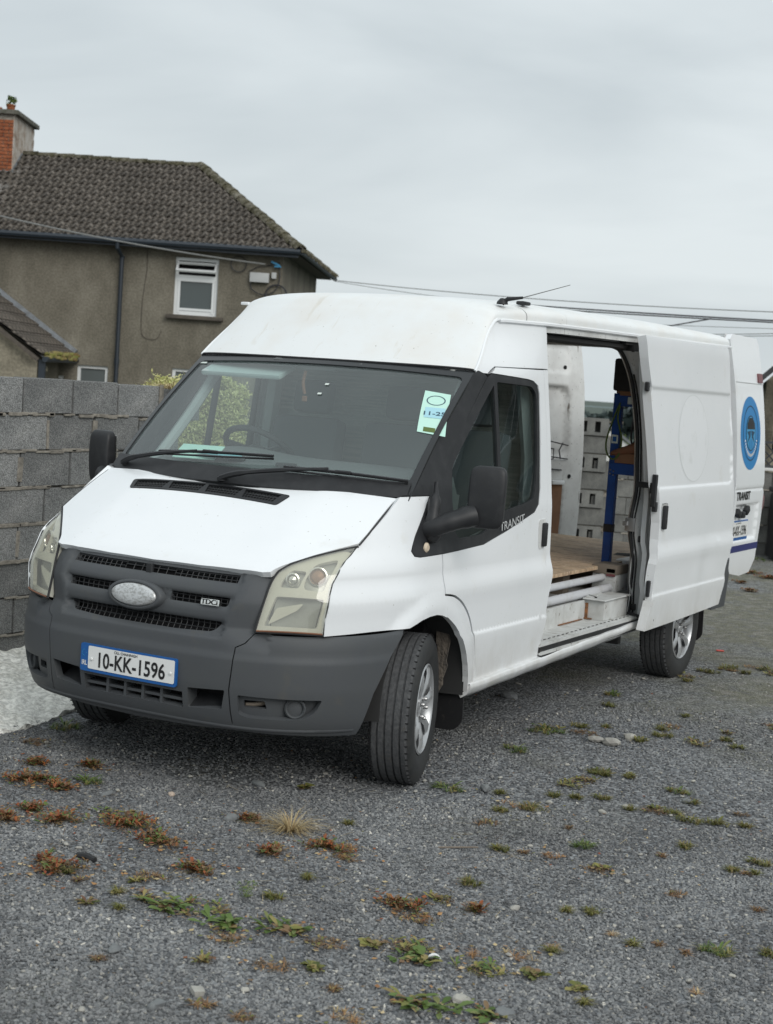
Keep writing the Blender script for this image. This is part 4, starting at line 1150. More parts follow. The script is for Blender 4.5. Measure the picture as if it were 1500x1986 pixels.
# ---- step well, sill track, load floor
panel('step_tread', [(.775, 1.36), (.945, 1.36), (.945, 2.90), (.775, 2.90)], lambda x, y: (x, y, .505+.0022*math.sin(y*150)), M['paint_step'], van, out=(0, 0, 1), sp=(.05, .0105), skirt=.01)
b = MB()
for k in range(22): b.box((.925, 1.42+k*.065, .5085), (.005, .030, .002))
b.build('tread_slots', M['void'], van)
panel('step_riser', [(1.36, .50), (2.45, .50), (2.45, .622), (1.36, .622)], lambda y, z: (.775+.006*(abs(y-1.75) < .22), y, z), M['paint_step'], van, out=(1, 0, 0), sp=(.04, .04), skirt=.01)
b = MB(); b.box((.835, 2.64, .565), (.125, .40, .118), ch=.008); b.build('step_box', M['paint_step'], van)
b = MB(); b.box((.838, 2.63, .632), (.150, .44, .010), ch=.004); b.box((.77, 2.58, .640), (.05, .30, .006), rot=.2); b.build('step_box_lid', M['paint_step'], van)
b = MB(); b.box((.79, 2.50, .64), (.012, .11, .010), rot=.9, ch=.003); b.build('step_catch', M['rubber'], van)
for c_, d_ in (((.785, 2.437, .56), (.018, .006, .09)), ((.80, 2.430, .513), (.05, .012, .006)), ((.782, 2.2, .511), (.012, .36, .004))):
    b = MB(); b.box(c_, d_); b.build('rust_streak', M['paint_rust'], van)
b = MB()
for x, z, w, h, m_ in ((.955, .496, .022, .016, 0), (.962, .474, .020, .030, 1), (.972, .455, .016, .018, 0), (.966, .436, .03, .022, 1)):
    b.box((x, 2.12, z), (w, 1.60, h), mi=m_)
o = b.mesh('sill_track'); o.materials.append(M['paint_step']); o.materials.append(M['rubber']); link('sill_track', o, None, van)
b = MB(); b.box((-.03, 3.03, .585), (1.60, 3.32, .06)); b.build('load_floor', M['paint_step'], van)
b = MB(); b.box((0, 4.735, .50), (1.5, .06, .22)); b.build('rear_sill', M['paint'], van)
b = MB()
for s in (1, -1):
    b.box((s*.72, 3.80, .70), (.26, .92, .20), ch=.05)
b.build('wheel_box', M['paint_in'], van)
# rear bumper corner (grey)
panel('rear_bumper_corner', [(4.36, .40), (4.74, .40), (4.80, .46), (4.82, .76), (4.64, .74), (4.50, .72), (4.42, .60)], lambda y, z: (side(y, z, False)+.018-.05*sst(4.66, 4.84, y)-.03*sst(.55, .38, z)*0, y, z), M['bumper'], van, out=(1, 0, 0), sp=(.03, .03), skirt=.04)
b = MB(); b.box((0, 4.82, .52), (1.72, .12, .18), ch=.03); b.build('rear_bumper', M['bumper'], van)
# ---- rear door, left leaf standing open at a right angle
RX = pchip([.55, .80, 1.2, 1.6, 2.0, 2.37], [.915, .925, .935, .915, .872, .81])
def rdf(y, z):
    x = RX(z)
    # swages and plate recess
    x -= .006*(1-sst(.0, .014, abs(z-1.235)-.0))*1.0
    x += .010*(1-sst(.99, 1.01, z)) if False else 0
    if z < 1.19:
        d = max(abs(y-5.22)-.30, abs(z-.985)-.135)
        x -= .022*(1-sst(-.02, .012, d))
    x += -.012*(1-sst(0, .9, (z-.55)/.5))*0
    return (x, y, z)
rd = [(4.80, 2.335), (4.84, 1.95), (4.86, 1.2), (4.84, .62), (5.20, .575), (5.46, .585), (5.58, .68), (5.615, .95), (5.62, 1.3), (5.60, 1.7), (5.575, 2.05), (5.545, 2.33), (5.50, 2.375), (4.86, 2.375)]
rdo = panel('rear_door', rd, rdf, M['paint'], van, out=(1, 0, 0), sp=(.035, .035), skirt=.045, rows=[1.10, 1.11, 1.12, 1.13, 1.22, 1.23, 1.24, 1.25, .84, .85, .86, .87, 2.0, 2.01])
panel('door_inner', rd, lambda y, z: (RX(z)-.05, y, z), M['paint_in'], rdo, out=(-1, 0, 0), sp=(.1, .1), skirt=0)
b = MB(); pth = [(RX(z)-.03, y+.008, z) for y, z in [(5.46, .585), (5.58, .68), (5.615, .95), (5.62, 1.3), (5.60, 1.7), (5.575, 2.05), (5.545, 2.33)]]
b.tube(pth, .014, 6); b.build('door_edge_seal', M['rubber'], rdo)
rl = lambda o: (lambda y, z: (RX(z)+o, y, z))
b = MB(); pts = [(RX(2.03)+.001, y, 2.03) for y in (4.85, 5.1, 5.35, 5.58)]; b.tube(pts, .004, 5); b.build('door_swage', M['ghost'], rdo)
panel('marker_lamp', rp([(5.43, 2.04), (5.55, 2.04), (5.55, 2.11), (5.43, 2.11)], .012), rl(.010), M['tail_red'], rdo, out=(1, 0, 0), sp=(.05, .05), skirt=.012)
cyy, czz, rr_ = 5.205, 1.655, .275
panel('round_sticker', ell(cyy, czz, .265, rr_, 40), rl(.0015), M['sticker_blue'], rdo, out=(1, 0, 0), sp=(.05, .05), skirt=0)
panel('sticker_ring', ell(cyy, czz, .200, .208, 40), rl(.0025), M['sticker_dark'], rdo, out=(1, 0, 0), holes=[ell(cyy, czz, .190, .198, 40)], sp=(.05, .05), skirt=0)
panel('sticker_ring', ell(cyy, czz, .128, .134, 32), rl(.0025), M['sticker_dark'], rdo, out=(1, 0, 0), sp=(.05, .05), skirt=0)
panel('sticker_disc', ell(cyy, czz, .118, .124, 32), rl(.0035), M['sticker_light'], rdo, out=(1, 0, 0), sp=(.05, .05), skirt=0)
panel('sticker_cap', [(cyy-.105, czz+.03), (cyy+.105, czz+.03), (cyy+.09, czz+.075), (cyy+.04, czz+.115), (cyy-.04, czz+.115), (cyy-.09, czz+.075)], rl(.0045), M['black'], rdo, out=(1, 0, 0), sp=(.05, .05), skirt=0)
for sg in (-1, 1):
    panel('sticker_shard', [(cyy+sg*.008, czz+.02), (cyy+sg*.10, czz+.01), (cyy+sg*.055, czz-.02), (cyy+sg*.09, czz-.07), (cyy+sg*.02, czz-.03)], rl(.0045), M['sticker_dark'], rdo, out=(1, 0, 0), sp=(.05, .05), skirt=0)
    panel('sticker_shard', [(cyy+sg*.012, czz-.04), (cyy+sg*.045, czz-.06), (cyy+sg*.05, czz-.105), (cyy+sg*.012, czz-.118)], rl(.0047), M['sticker_blue'], rdo, out=(1, 0, 0), sp=(.05, .05), skirt=0)
b = MB()
for k in range(17):
    w = R(200+140*k/16); y = cyy+.16*math.cos(w); z = czz+.166*math.sin(w); b.box((RX(z)+.004, y, z), (.001, .013, .022), rot=Matrix.Rotation(w+PI/2, 3, 'X'))
b.build('sticker_marks', M['plate_white'], rdo)
for sg in (-1, 1):
    b = MB(); b.box((RX(czz)+.004, cyy+sg*.160, czz-.05), (.001, .06, .012)); b.build('sticker_bar', M['sticker_dark'], rdo)
tf = lambda y0, z0: (lambda x, y: (RX(z0+y)+.003, y0+x, z0+y))
text('door_lettering', 'TRANSIT', .085, tf(5.075, 1.185), M['plate_black'], rdo, bold=.003, sx=1.05)
text('door_small_lettering', '115 T300', .045, tf(5.08, 1.105), M['plate_black'], rdo, bold=.001)
for k, (y, z) in enumerate(((4.98, 1.03), (5.09, 1.015), (5.20, 1.045))):
    b = MB(); b.box((RX(z)+.0, y, z+.03), (.04, .075, .05), rot=Matrix.Rotation(.5*(k-1), 3, 'X'), ch=.012); b.build('door_catch', M['black'], rdo)
pp = lambda o: (lambda x, y: (RX(.94)-.012+o, 5.06+x, .925+y))
rp_ = panel('rear_number_plate', rp([(-.26, -.075), (.26, -.075), (.26, .075), (-.26, .075)], .012), pp(0), M['plate_blue'], rdo, out=(1, 0, 0), sp=(.1, .1), skirt=.01)
panel('rear_plate_face', rp([(-.21, -.05), (.25, -.05), (.25, .066), (-.21, .066)], .008), pp(.003), M['plate_white'], rdo, out=(1, 0, 0), sp=(.1, .1), skirt=.001)
text('rear_plate_number', '10-KK-1596', .100, lambda x, y: pp(.0045)(x+.02, y-.004), M['plate_black'], rdo, bold=.0018, sx=.78)
text('rear_plate_county', 'CILL CHAINNIGH', .017, lambda x, y: pp(.0045)(x+.0, y+.055), M['plate_black'], rdo)
panel('door_stripe', [(4.86, .765), (5.60, .765), (5.60, .815), (4.86, .815)], rl(.002), M['stripe'], rdo, out=(1, 0, 0), sp=(.1, .05), skirt=0)
# ---- rear door, right leaf, seen from inside through the van
HX, HY = -.90, 4.80
dv = Vector((.33, .76, 0)).normalized(); dn = Vector((dv.y, -dv.x, 0))
bulge = pchip([.62, .9, 1.25, 1.7, 2.0, 2.33], [-.01, .0, .0, -.02, -.05, -.11])
def rin(a, z, dent=True):
    o = 0
    if dent:
        for (a0, a1, z0, z1, dp, rr) in ((.12, .70, 1.32, 1.93, .055, .10), (.10, .70, 2.0, 2.27, .02, .08), (.14, .66, .66, 1.16, .03, .05)):
            dx = abs(a-(a0+a1)/2)-((a1-a0)/2-rr); dz = abs(z-(z0+z1)/2)-((z1-z0)/2-rr)
            d = math.hypot(max(dx, 0), max(dz, 0))-rr
            o += dp*(1-sst(-.05, .0, d))
    p = Vector((HX, HY, 0))+dv*a-dn*(o-bulge(z))
    return (p.x, p.y, z)
ro = [(0, .62), (.84, .62), (.845, 1.3), (.84, 1.9), (.82, 2.28), (.78, 2.33), (0, 2.33)]
r2 = panel('rear_door', ro, rin, M['paint_in'], van, out=tuple(dn), sp=(.03, .03), skirt=.05)
panel('door_skin', ro, lambda a, z: tuple(Vector(rin(a, z, False))-dn*.07), M['paint'], r2, out=tuple(-dn), sp=(.1, .1), skirt=.0)
panel('hardboard_panel', [(.16, .70), (.63, .70), (.63, 1.13), (.60, 1.15), (.16, 1.15)], lambda a, z: tuple(Vector(rin(a, z, False))+dn*.004), M['ply_brown'], r2, out=tuple(dn), sp=(.1, .1), skirt=.004)
b = MB(); p = Vector(rin(.56, 1.14, False)); b.box(p+dn*.02, (.14, .03, .035), rot=Matrix.Rotation(math.atan2(dv.y, dv.x), 3, 'Z'), ch=.008); b.build('pull_handle', M['paint'], r2)
g = MB()
wire = [[(.12, 1.52), (.30, 1.50), (.46, 1.47), (.66, 1.44)], [(.30, 1.50), (.34, 1.42), (.50, 1.41), (.50, 1.33), (.38, 1.31), (.36, 1.25)], [(.12, 1.38), (.30, 1.36), (.66, 1.33)], [(.14, 1.28), (.36, 1.25), (.60, 1.24)], [(.60, 1.46), (.56, 1.40), (.58, 1.33)]]
for w_ in wire: g.tube([tuple(Vector(rin(a, z, False))+dn*.012) for a, z in w_], .0055, 5)
g.build('wire_scribble', M['cable'], r2)
for a, z in ((.20, 2.06), (.64, 2.07), (.70, 1.19)):
    b = MB(); b.lathe([(.018, 0), (.016, .006), (0, .006)], 12, Vector(rin(a, z))+dn*.002, rot=dn.to_track_quat('X', 'Z').to_matrix()); b.build('door_plug', M['void'], r2)
# ---- rear body frame (D pillars and header)
for s in (1, -1):
    b = MB(); zz = [.5, .8, 1.2, 1.6, 1.9, 2.1, 2.22]
    b.tube([(s*(side(4.6, z, False)-.045), 4.66+.02*(z < 1.9), z) for z in zz], .035, 8); b.build('rear_pillar', M['paint_in'], van)
b = MB(); b.box((0, 4.64, 2.27), (1.6, .08, .10), ch=.02); b.build('rear_header', M['paint_in'], van)
# ---- cab interior
panel('dashboard', [(-.80, .06), (-.6, -.04), (-.3, -.13), (0, -.16), (.3, -.13), (.6, -.04), (.80, .06), (.80, .56), (-.80, .56)], lambda x, y: (x, y, 1.350+.085*sst(-.1, .42, y)-.10*sst(.46, .54, y)-.02*(x/.84)**4+.03*math.exp(-((x+.40)/.25)**2)*sst(.05, .3, y)), M['dash'], van, out=(0, 0, 1), sp=(.05, .03), skirt=.25)
b = MB()
for x in (-.28, .02): b.lathe([(.055, 0), (.052, .012), (.040, .010), (0, .012)], 20, (x, .18, 1.402+.0), axis='Z')
b.build('speaker_grille', M['void'], van)
b = MB(); b.box((-.12, .22, 1.405), (.55, .28, .012), rot=Matrix.Rotation(.17, 3, 'X'), ch=.005); b.build('dashboard_tray', M['dash'], van)
g = MB(); swc = Vector((-.41, .58, 1.440)); q = Vector((0, .62, .78)).to_track_quat('X', 'Z').to_matrix()
ring = [swc+q @ Vector((0, .195*math.cos(2*PI*k/28), .195*math.sin(2*PI*k/28))) for k in range(29)]
g.tube(ring, .017, 8); 
for a in (.3, 2.84, 4.71): g.tube([swc+q @ Vector((-.02, 0, 0)), swc+q @ Vector((0, .19*math.cos(a), .19*math.sin(a)))], .018, 6)
g.lathe([(.06, -.03), (.06, .0), (.04, .01), (0, .012)], 16, swc, rot=q); g.build('steering_wheel', M['black'], van)
for x in (-.46, .14, .56):
    b = MB(); b.box((x, 1.10, 1.30), (.44, .13, .66), rot=Matrix.Rotation(R(-10), 3, 'X'), ch=.05); b.box((x, 1.18, 1.74), (.24, .09, .19), rot=Matrix.Rotation(R(-8), 3, 'X'), ch=.04); b.box((x, .85, .98), (.46, .52, .16), ch=.05); b.build('seat', M['seat'], van)
panel('bulkhead', [(-.86, .6), (.86, .6), (.86, 1.3), (.80, 2.15), (-.80, 2.15), (-.86, 1.3)], lambda x, z: (x, 1.36+.008*math.sin(x*30), z), M['mesh_grey'], van, out=(0, -1, 0), sp=(.05, .2), skirt=.02)
b = MB(); b.box((-.48, .53, 1.865), (.50, .17, .028), rot=Matrix.Rotation(R(22), 3, 'X'), ch=.012); b.build('sun_visor', M['visor'], van)
b = MB(); b.box((.42, .62, 1.935), (.62, .14, .022), rot=Matrix.Rotation(R(12), 3, 'X'), ch=.01); b.build('sun_visor', M['mesh_grey'], van)
b = MB(); b.box((-.02, .60, 1.945), (.56, .26, .045), rot=Matrix.Rotation(R(15), 3, 'X'), ch=.02); b.box((-.02, .50, 1.900), (.20, .04, .03), ch=.01); b.build('overhead_console', M['dash'], van)
panel('headlining', [(-.80, .62), (.80, .62), (.80, 1.36), (-.80, 1.36)], lambda x, y: (x, y, 1.955+.24*sst(.60, 1.3, y)-.04*(x/.8)**4), M['trim_grey'], van, out=(0, 0, -1), sp=(.1, .1), skirt=0)
for s in (1, -1):
    b = MB(); b.tube(bezpts([(s*.79, .10, 1.30), (s*.775, .40, 1.58), (s*.74, .64, 1.87)], 4), .030, 7); b.build('pillar_lining', M['trim_grey'], van); b = MB(); b.tube([(s*.85, 1.30, 1.0), (s*.84, 1.30, 1.5), (s*.78, 1.28, 1.95)], .05, 7); b.build('pillar_lining', M['trim_grey'], van)
b = MB(); b.box((0, .75, .58), (1.7, 1.25, .05)); b.box((0, .30, .9), (1.6, .06, .7)); b.build('cab_floor', M['void'], van)
b = MB(); b.tube(bezpts([(-.10, .50, 1.88), (-.11, .495, 1.82), (-.10, .50, 1.76)], 3), .009, 5); b.box((-.10, .50, 1.735), (.03, .01, .03), ch=.004); b.build('hanging_tassel', M['leather'], van)
# ------------------------------------------------------------------ things lying in the van
def top(o, label, cat, group=None): return tag(o, label, cat, group)
pn = empty('folded_papers', (-.42, .13, 1.422), 0, 'blue and mint folded papers lying on the dashboard behind the left wiper', 'papers')
b = MB(); b.box((-.06, 0, .010), (.22, .20, .004), rot=Matrix.Rotation(.35, 3, 'Z') @ Matrix.Rotation(.3, 3, 'X')); b.build('paper_sheet', M['paper_green'], pn, None)
b = MB(); b.box((.08, -.03, .009), (.22, .13, .004), rot=-.25); b.build('paper_sheet', M['paper_blue'], pn, None)
b = MB(); b.box((.0, .05, .013), (.16, .10, .003), rot=.1); b.build('paper_sheet', M['paper'], pn, None)
top(panel('plywood_floor', [(-.84, 1.50), (.655, 1.50), (.655, 3.40), (.62, 3.42), (.62, 4.70), (-.84, 4.70)], lambda x, y: (x, y, .785-.006*math.sin(x*2+1)), M['ply'], None, out=(0, 0, 1), sp=(.2, .2), skirt=.022), 'worn brown plywood sheet covering the raised floor inside the van', 'plywood sheet')
b = MB()
for y in (1.6, 2.6, 3.2, 4.3): b.box((-.1, y, .688), (1.35, .10, .150))
top(b.build('floor_battens', M['wood'], None), 'timber battens carrying the plywood sheet in the van', 'battens')
for i, (x, z, lb) in enumerate(((.735, .650, 'lower white plastic pipe lying along the step of the van'), (.690, .715, 'upper white plastic pipe under the edge of the plywood'))):
    b = MB(); b.tube([(x, 1.45, z), (x, 2.95, z+.0)], .027 if i == 0 else .023, 14, cap=True); top(b.build('plastic_pipe', M['pipe'], None), lb, 'pipe')
rk = empty('shelf_rack', (.62, 3.2, .62), 0, 'blue steel shelf rack with brown boards standing inside the van', 'shelf rack')
def rbox(name, c, d, mt, rot=None, ch=.004):
    b = MB(); b.box(Vector(c)-Vector((.62, 3.2, .62)), d, rot, ch); return b.build(name, mt, rk)
for y in (3.2, 4.5):
    for x in (.60, .80):
        rbox('post', (x-.02*0, y, 1.245), (.055 if x < .7 else .04, .05, 1.27), M['rack'])
    rbox('foot', (.60, y-.004, .665), (.085, .07, .13), M['rack'])
    for z in (1.835, 1.395): rbox('cross_beam', (.70, y-.012, z), (.24, .035, .075), M['rack'])
for z in (1.862, 1.425):
    for x in (.59, .81): rbox('side_beam', (x, 3.85, z-.02), (.03, 1.30, .06), M['rack'])
    rbox('shelf_board', (.70, 3.85, z+.035), (.23, 1.34, .035), M['ply_brown'])
rbox('front_board', (.71, 3.172, 1.895), (.19, .02, .055), M['ply_brown'])
rbox('front_board', (.71, 3.172, 1.465), (.19, .02, .065), M['ply_brown'])
rbox('label_plate', (.715, 3.165, 1.838), (.085, .004, .045), M['paper'])
rbox('post_label', (.602, 3.172, 1.585), (.045, .004, .055), M['paper'])
rbox('label_mark', (.602, 3.169, 1.585), (.026, .003, .032), M['plate_blue'])
rbox('black_band', (.60, 3.2, 1.005), (.060, .056, .055), M['rubber'])
for z in (1.36, 1.385, .68): rbox('bolt', (.59, 3.170, z), (.010, .006, .010), M['steel'], None, .002); rbox('bolt', (.612, 3.170, z-.008), (.010, .006, .010), M['steel'], None, .002)
g = MB()
g.tube(bezpts([(.63, 3.15, 1.82), (.60, 3.15, 1.74), (.555, 3.15, 1.58), (.565, 3.15, 1.49), (.61, 3.15, 1.455), (.65, 3.15, 1.50), (.655, 3.15, 1.60), (.62, 3.15, 1.72), (.63, 3.15, 1.80)], 4), .006, 6)
top(g.build('cable_loop', M['l_green'], None), 'dark green cable loop hanging on the blue rack post', 'cable')
g = MB(); g.tube(bezpts([(.735, 3.17, 1.80), (.72, 3.165, 1.70), (.715, 3.165, 1.60), (.73, 3.165, 1.56), (.745, 3.165, 1.62), (.742, 3.17, 1.80)], 4), .007, 6)
top(g.build('strap_loop', M['cable'], None), 'black strap loop hanging under the upper shelf of the blue rack', 'strap')
b = MB(); b.box((.665, 3.34, 2.00), (.19, .40, .21), ch=.02); cs = b.build('tool_case', M['black'], None); top(cs, 'black hard case standing on top of the blue shelf rack', 'case')
b = MB(); b.tube([(.66, 3.137, 2.08), (.73, 3.137, 1.95)], .002, 5); b.build('case_zip', M['steel'], cs)
def shoe(name, c, rz, label):
    b = MB(); v = []; f = []
    secs = [(-.13, .030, .075), (-.10, .038, .080), (-.04, .036, .070), (.02, .042, .055), (.08, .046, .045), (.12, .036, .035), (.14, .012, .018)]
    n = 10
    for (x, w, h) in secs:
        for k in range(n):
            a = 2*PI*k/n
            v.append((w*math.cos(a), x, max(0, h*.5+h*.5*math.sin(a))))
    for i in range(len(secs)-1):
        for k in range(n): f.append((i*n+k, i*n+(k+1) % n, (i+1)*n+(k+1) % n, (i+1)*n+k))
    f += [tuple(range(n)), tuple(range(len(v)-1, len(v)-n-1, -1))]
    b.add(v, f); o = b.build(name, M['leather'], None, 60); o.location = c; o.rotation_euler = rz
    return top(o, label, 'shoe')
shoe('shoe', (.71, 3.17, 1.495), (R(-10), 0, R(78)), 'brown leather shoe pointing left at the front of the lower shelf')
shoe('shoe', (.76, 3.28, 1.487), (0, 0, R(60)), 'brown leather shoe behind the front one on the lower shelf')
bx = empty('tool_box', (.70, 3.02, .62), 0, 'grey tool box with a red label standing at the foot of the blue rack', 'tool box')
for c, d, mt, nm in (((0, 0, .06), (.16, .20, .11), 'paint_step', 'box_body'), ((0, -.005, .145), (.17, .21, .06), 'wood', 'box_lid'), ((.045, -.108, .140), (.06, .004, .028), 'black', 'box_label'), ((.045, -.109, .112), (.06, .004, .016), 'tail_red', 'box_label')):
    b = MB(); b.box(c, d, ch=.006); b.build(nm, M[mt], bx)
# ------------------------------------------------------------------ ground
def gmat():
    m = bpy.data.materials.new('grey_gravel'); m.use_nodes = True
    t = m.node_tree; b = t.nodes['Principled BSDF']; b.inputs['Roughness'].default_value = .85; b.inputs['Specular IOR Level'].default_value = .3
    tcn = N(t, 'ShaderNodeTexCoord'); o = tcn.outputs['Object']
    vo = N(t, 'ShaderNodeTexVoronoi'); vo.inputs['Scale'].default_value = 62; t.links.new(o, vo.inputs['Vector'])
    bw = N(t, 'ShaderNodeRGBToBW'); t.links.new(vo.outputs['Color'], bw.inputs[0])
    r = N(t, 'ShaderNodeValToRGB'); el = r.color_ramp.elements
    for _ in range(3): el.new(.5)
    for e, p, c in zip(el, (.2, .4, .55, .7, .85), ((.074, .078, .083), (.134, .141, .149), (.184, .192, .20), (.240, .247, .253), (.31, .318, .32))): e.position = p; e.color = (*c, 1)
    t.links.new(bw.outputs[0], r.inputs[0])
    # earthy, mossy patches further back along the side of the van
    n = N(t, 'ShaderNodeTexNoise'); n.inputs['Scale'].default_value = .9; n.inputs['Detail'].default_value = 7; t.links.new(o, n.inputs['Vector'])
    sx = N(t, 'ShaderNodeSeparateXYZ'); t.links.new(o, sx.inputs[0])
    yy = N(t, 'ShaderNodeMapRange'); yy.inputs['From Min'].default_value = -.5; yy.inputs['From Max'].default_value = 6; yy.inputs['To Min'].default_value = -.12; yy.inputs['To Max'].default_value = .22
    t.links.new(sx.outputs['Y'], yy.inputs['Value'])
    ad = N(t, 'ShaderNodeMath', operation='ADD'); t.links.new(n.outputs['Fac'], ad.inputs[0]); t.links.new(yy.outputs[0], ad.inputs[1])
    r2 = N(t, 'ShaderNodeMapRange'); r2.inputs['From Min'].default_value = .47; r2.inputs['From Max'].default_value = .74; r2.inputs['To Max'].default_value = .72
    t.links.new(ad.outputs[0], r2.inputs['Value'])
    x = N(t, 'ShaderNodeMix', data_type='RGBA'); t.links.new(r2.outputs[0], x.inputs[0]); t.links.new(r.outputs[0], x.inputs[6])
    n4 = N(t, 'ShaderNodeTexNoise'); n4.inputs['Scale'].default_value = 9; n4.inputs['Detail'].default_value = 6; t.links.new(o, n4.inputs['Vector'])
    r4 = N(t, 'ShaderNodeValToRGB'); r4.color_ramp.elements[0].position = .35; r4.color_ramp.elements[0].color = (.115, .11, .095, 1); r4.color_ramp.elements[1].position = .62; r4.color_ramp.elements[1].color = (.21, .195, .16, 1)
    e = r4.color_ramp.elements.new(.5); e.color = (.13, .125, .07, 1)
    t.links.new(n4.outputs['Fac'], r4.inputs[0]); t.links.new(r4.outputs[0], x.inputs[7])
    t.links.new(x.outputs[2], b.inputs['Base Color'])
    bp = N(t, 'ShaderNodeBump'); bp.inputs['Strength'].default_value = 1; bp.inputs['Distance'].default_value = .012; bp.invert = True
    t.links.new(vo.outputs['Distance'], bp.inputs['Height']); t.links.new(bp.outputs[0], b.inputs['Normal'])
    return m
M['ground'] = gmat()
def hsh(x, y): return math.sin(x*1.7+math.sin(y*2.3)*1.3)*.5+math.sin(y*3.1+x*.6)*.3+math.sin(x*5.3+y*4.1)*.2
xs = sorted(set([-9000, -3000, -1200, -500, -200, -90, -45, -25, -16, -10, -7, 9, 14, 25, 60, 200, 800, 3000, 9000]+[-5+.25*i for i in range(53)]))
ys = sorted(set([-3000, -500, -100, -30, -12, -8, -5, 17, 20, 24, 30, 40, 55, 75, 100, 150, 220, 320, 450, 650, 900, 1300, 2000, 3200, 5200, 8500]+[-4+.25*i for i in range(81)]))
def gz_(x, y):
    z = .010*hsh(x, y) if (-6 < x < 9 and -5 < y < 16.2) else 0
    for wx, wy in ((.868, 0), (-.868, 0), (.868, 3.8), (-.868, 3.8)):
        z *= 1-math.exp(-((x-wx)**2+(y-wy)**2)/.25)
    if -1.2 < x < 1.2 and -1.2 < y < 5: z *= .3
    d = math.hypot(x*.8, y)
    if y > 16.5: z -= pchip([16.5, 30, 60, 150, 400, 900, 2000, 9000], [0, .6, 2.2, 7.5, 12, 9, 10, 20])(max(16.5, y))
    return z
v = [(x, y, gz_(x, y)) for y in ys for x in xs]; n = len(xs)
f = [(j*n+i, j*n+i+1, (j+1)*n+i+1, (j+1)*n+i) for j in range(len(ys)-1) for i in range(n-1)]
me = bpy.data.meshes.new('ground'); me.from_pydata(v, [], f); me.polygons.foreach_set('use_smooth', [True]*len(f))
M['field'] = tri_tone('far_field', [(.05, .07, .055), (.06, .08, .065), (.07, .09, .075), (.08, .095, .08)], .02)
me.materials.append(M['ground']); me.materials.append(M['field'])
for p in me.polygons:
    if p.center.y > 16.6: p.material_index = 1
gr = link('ground', me, None); tag(gr, kind='structure')
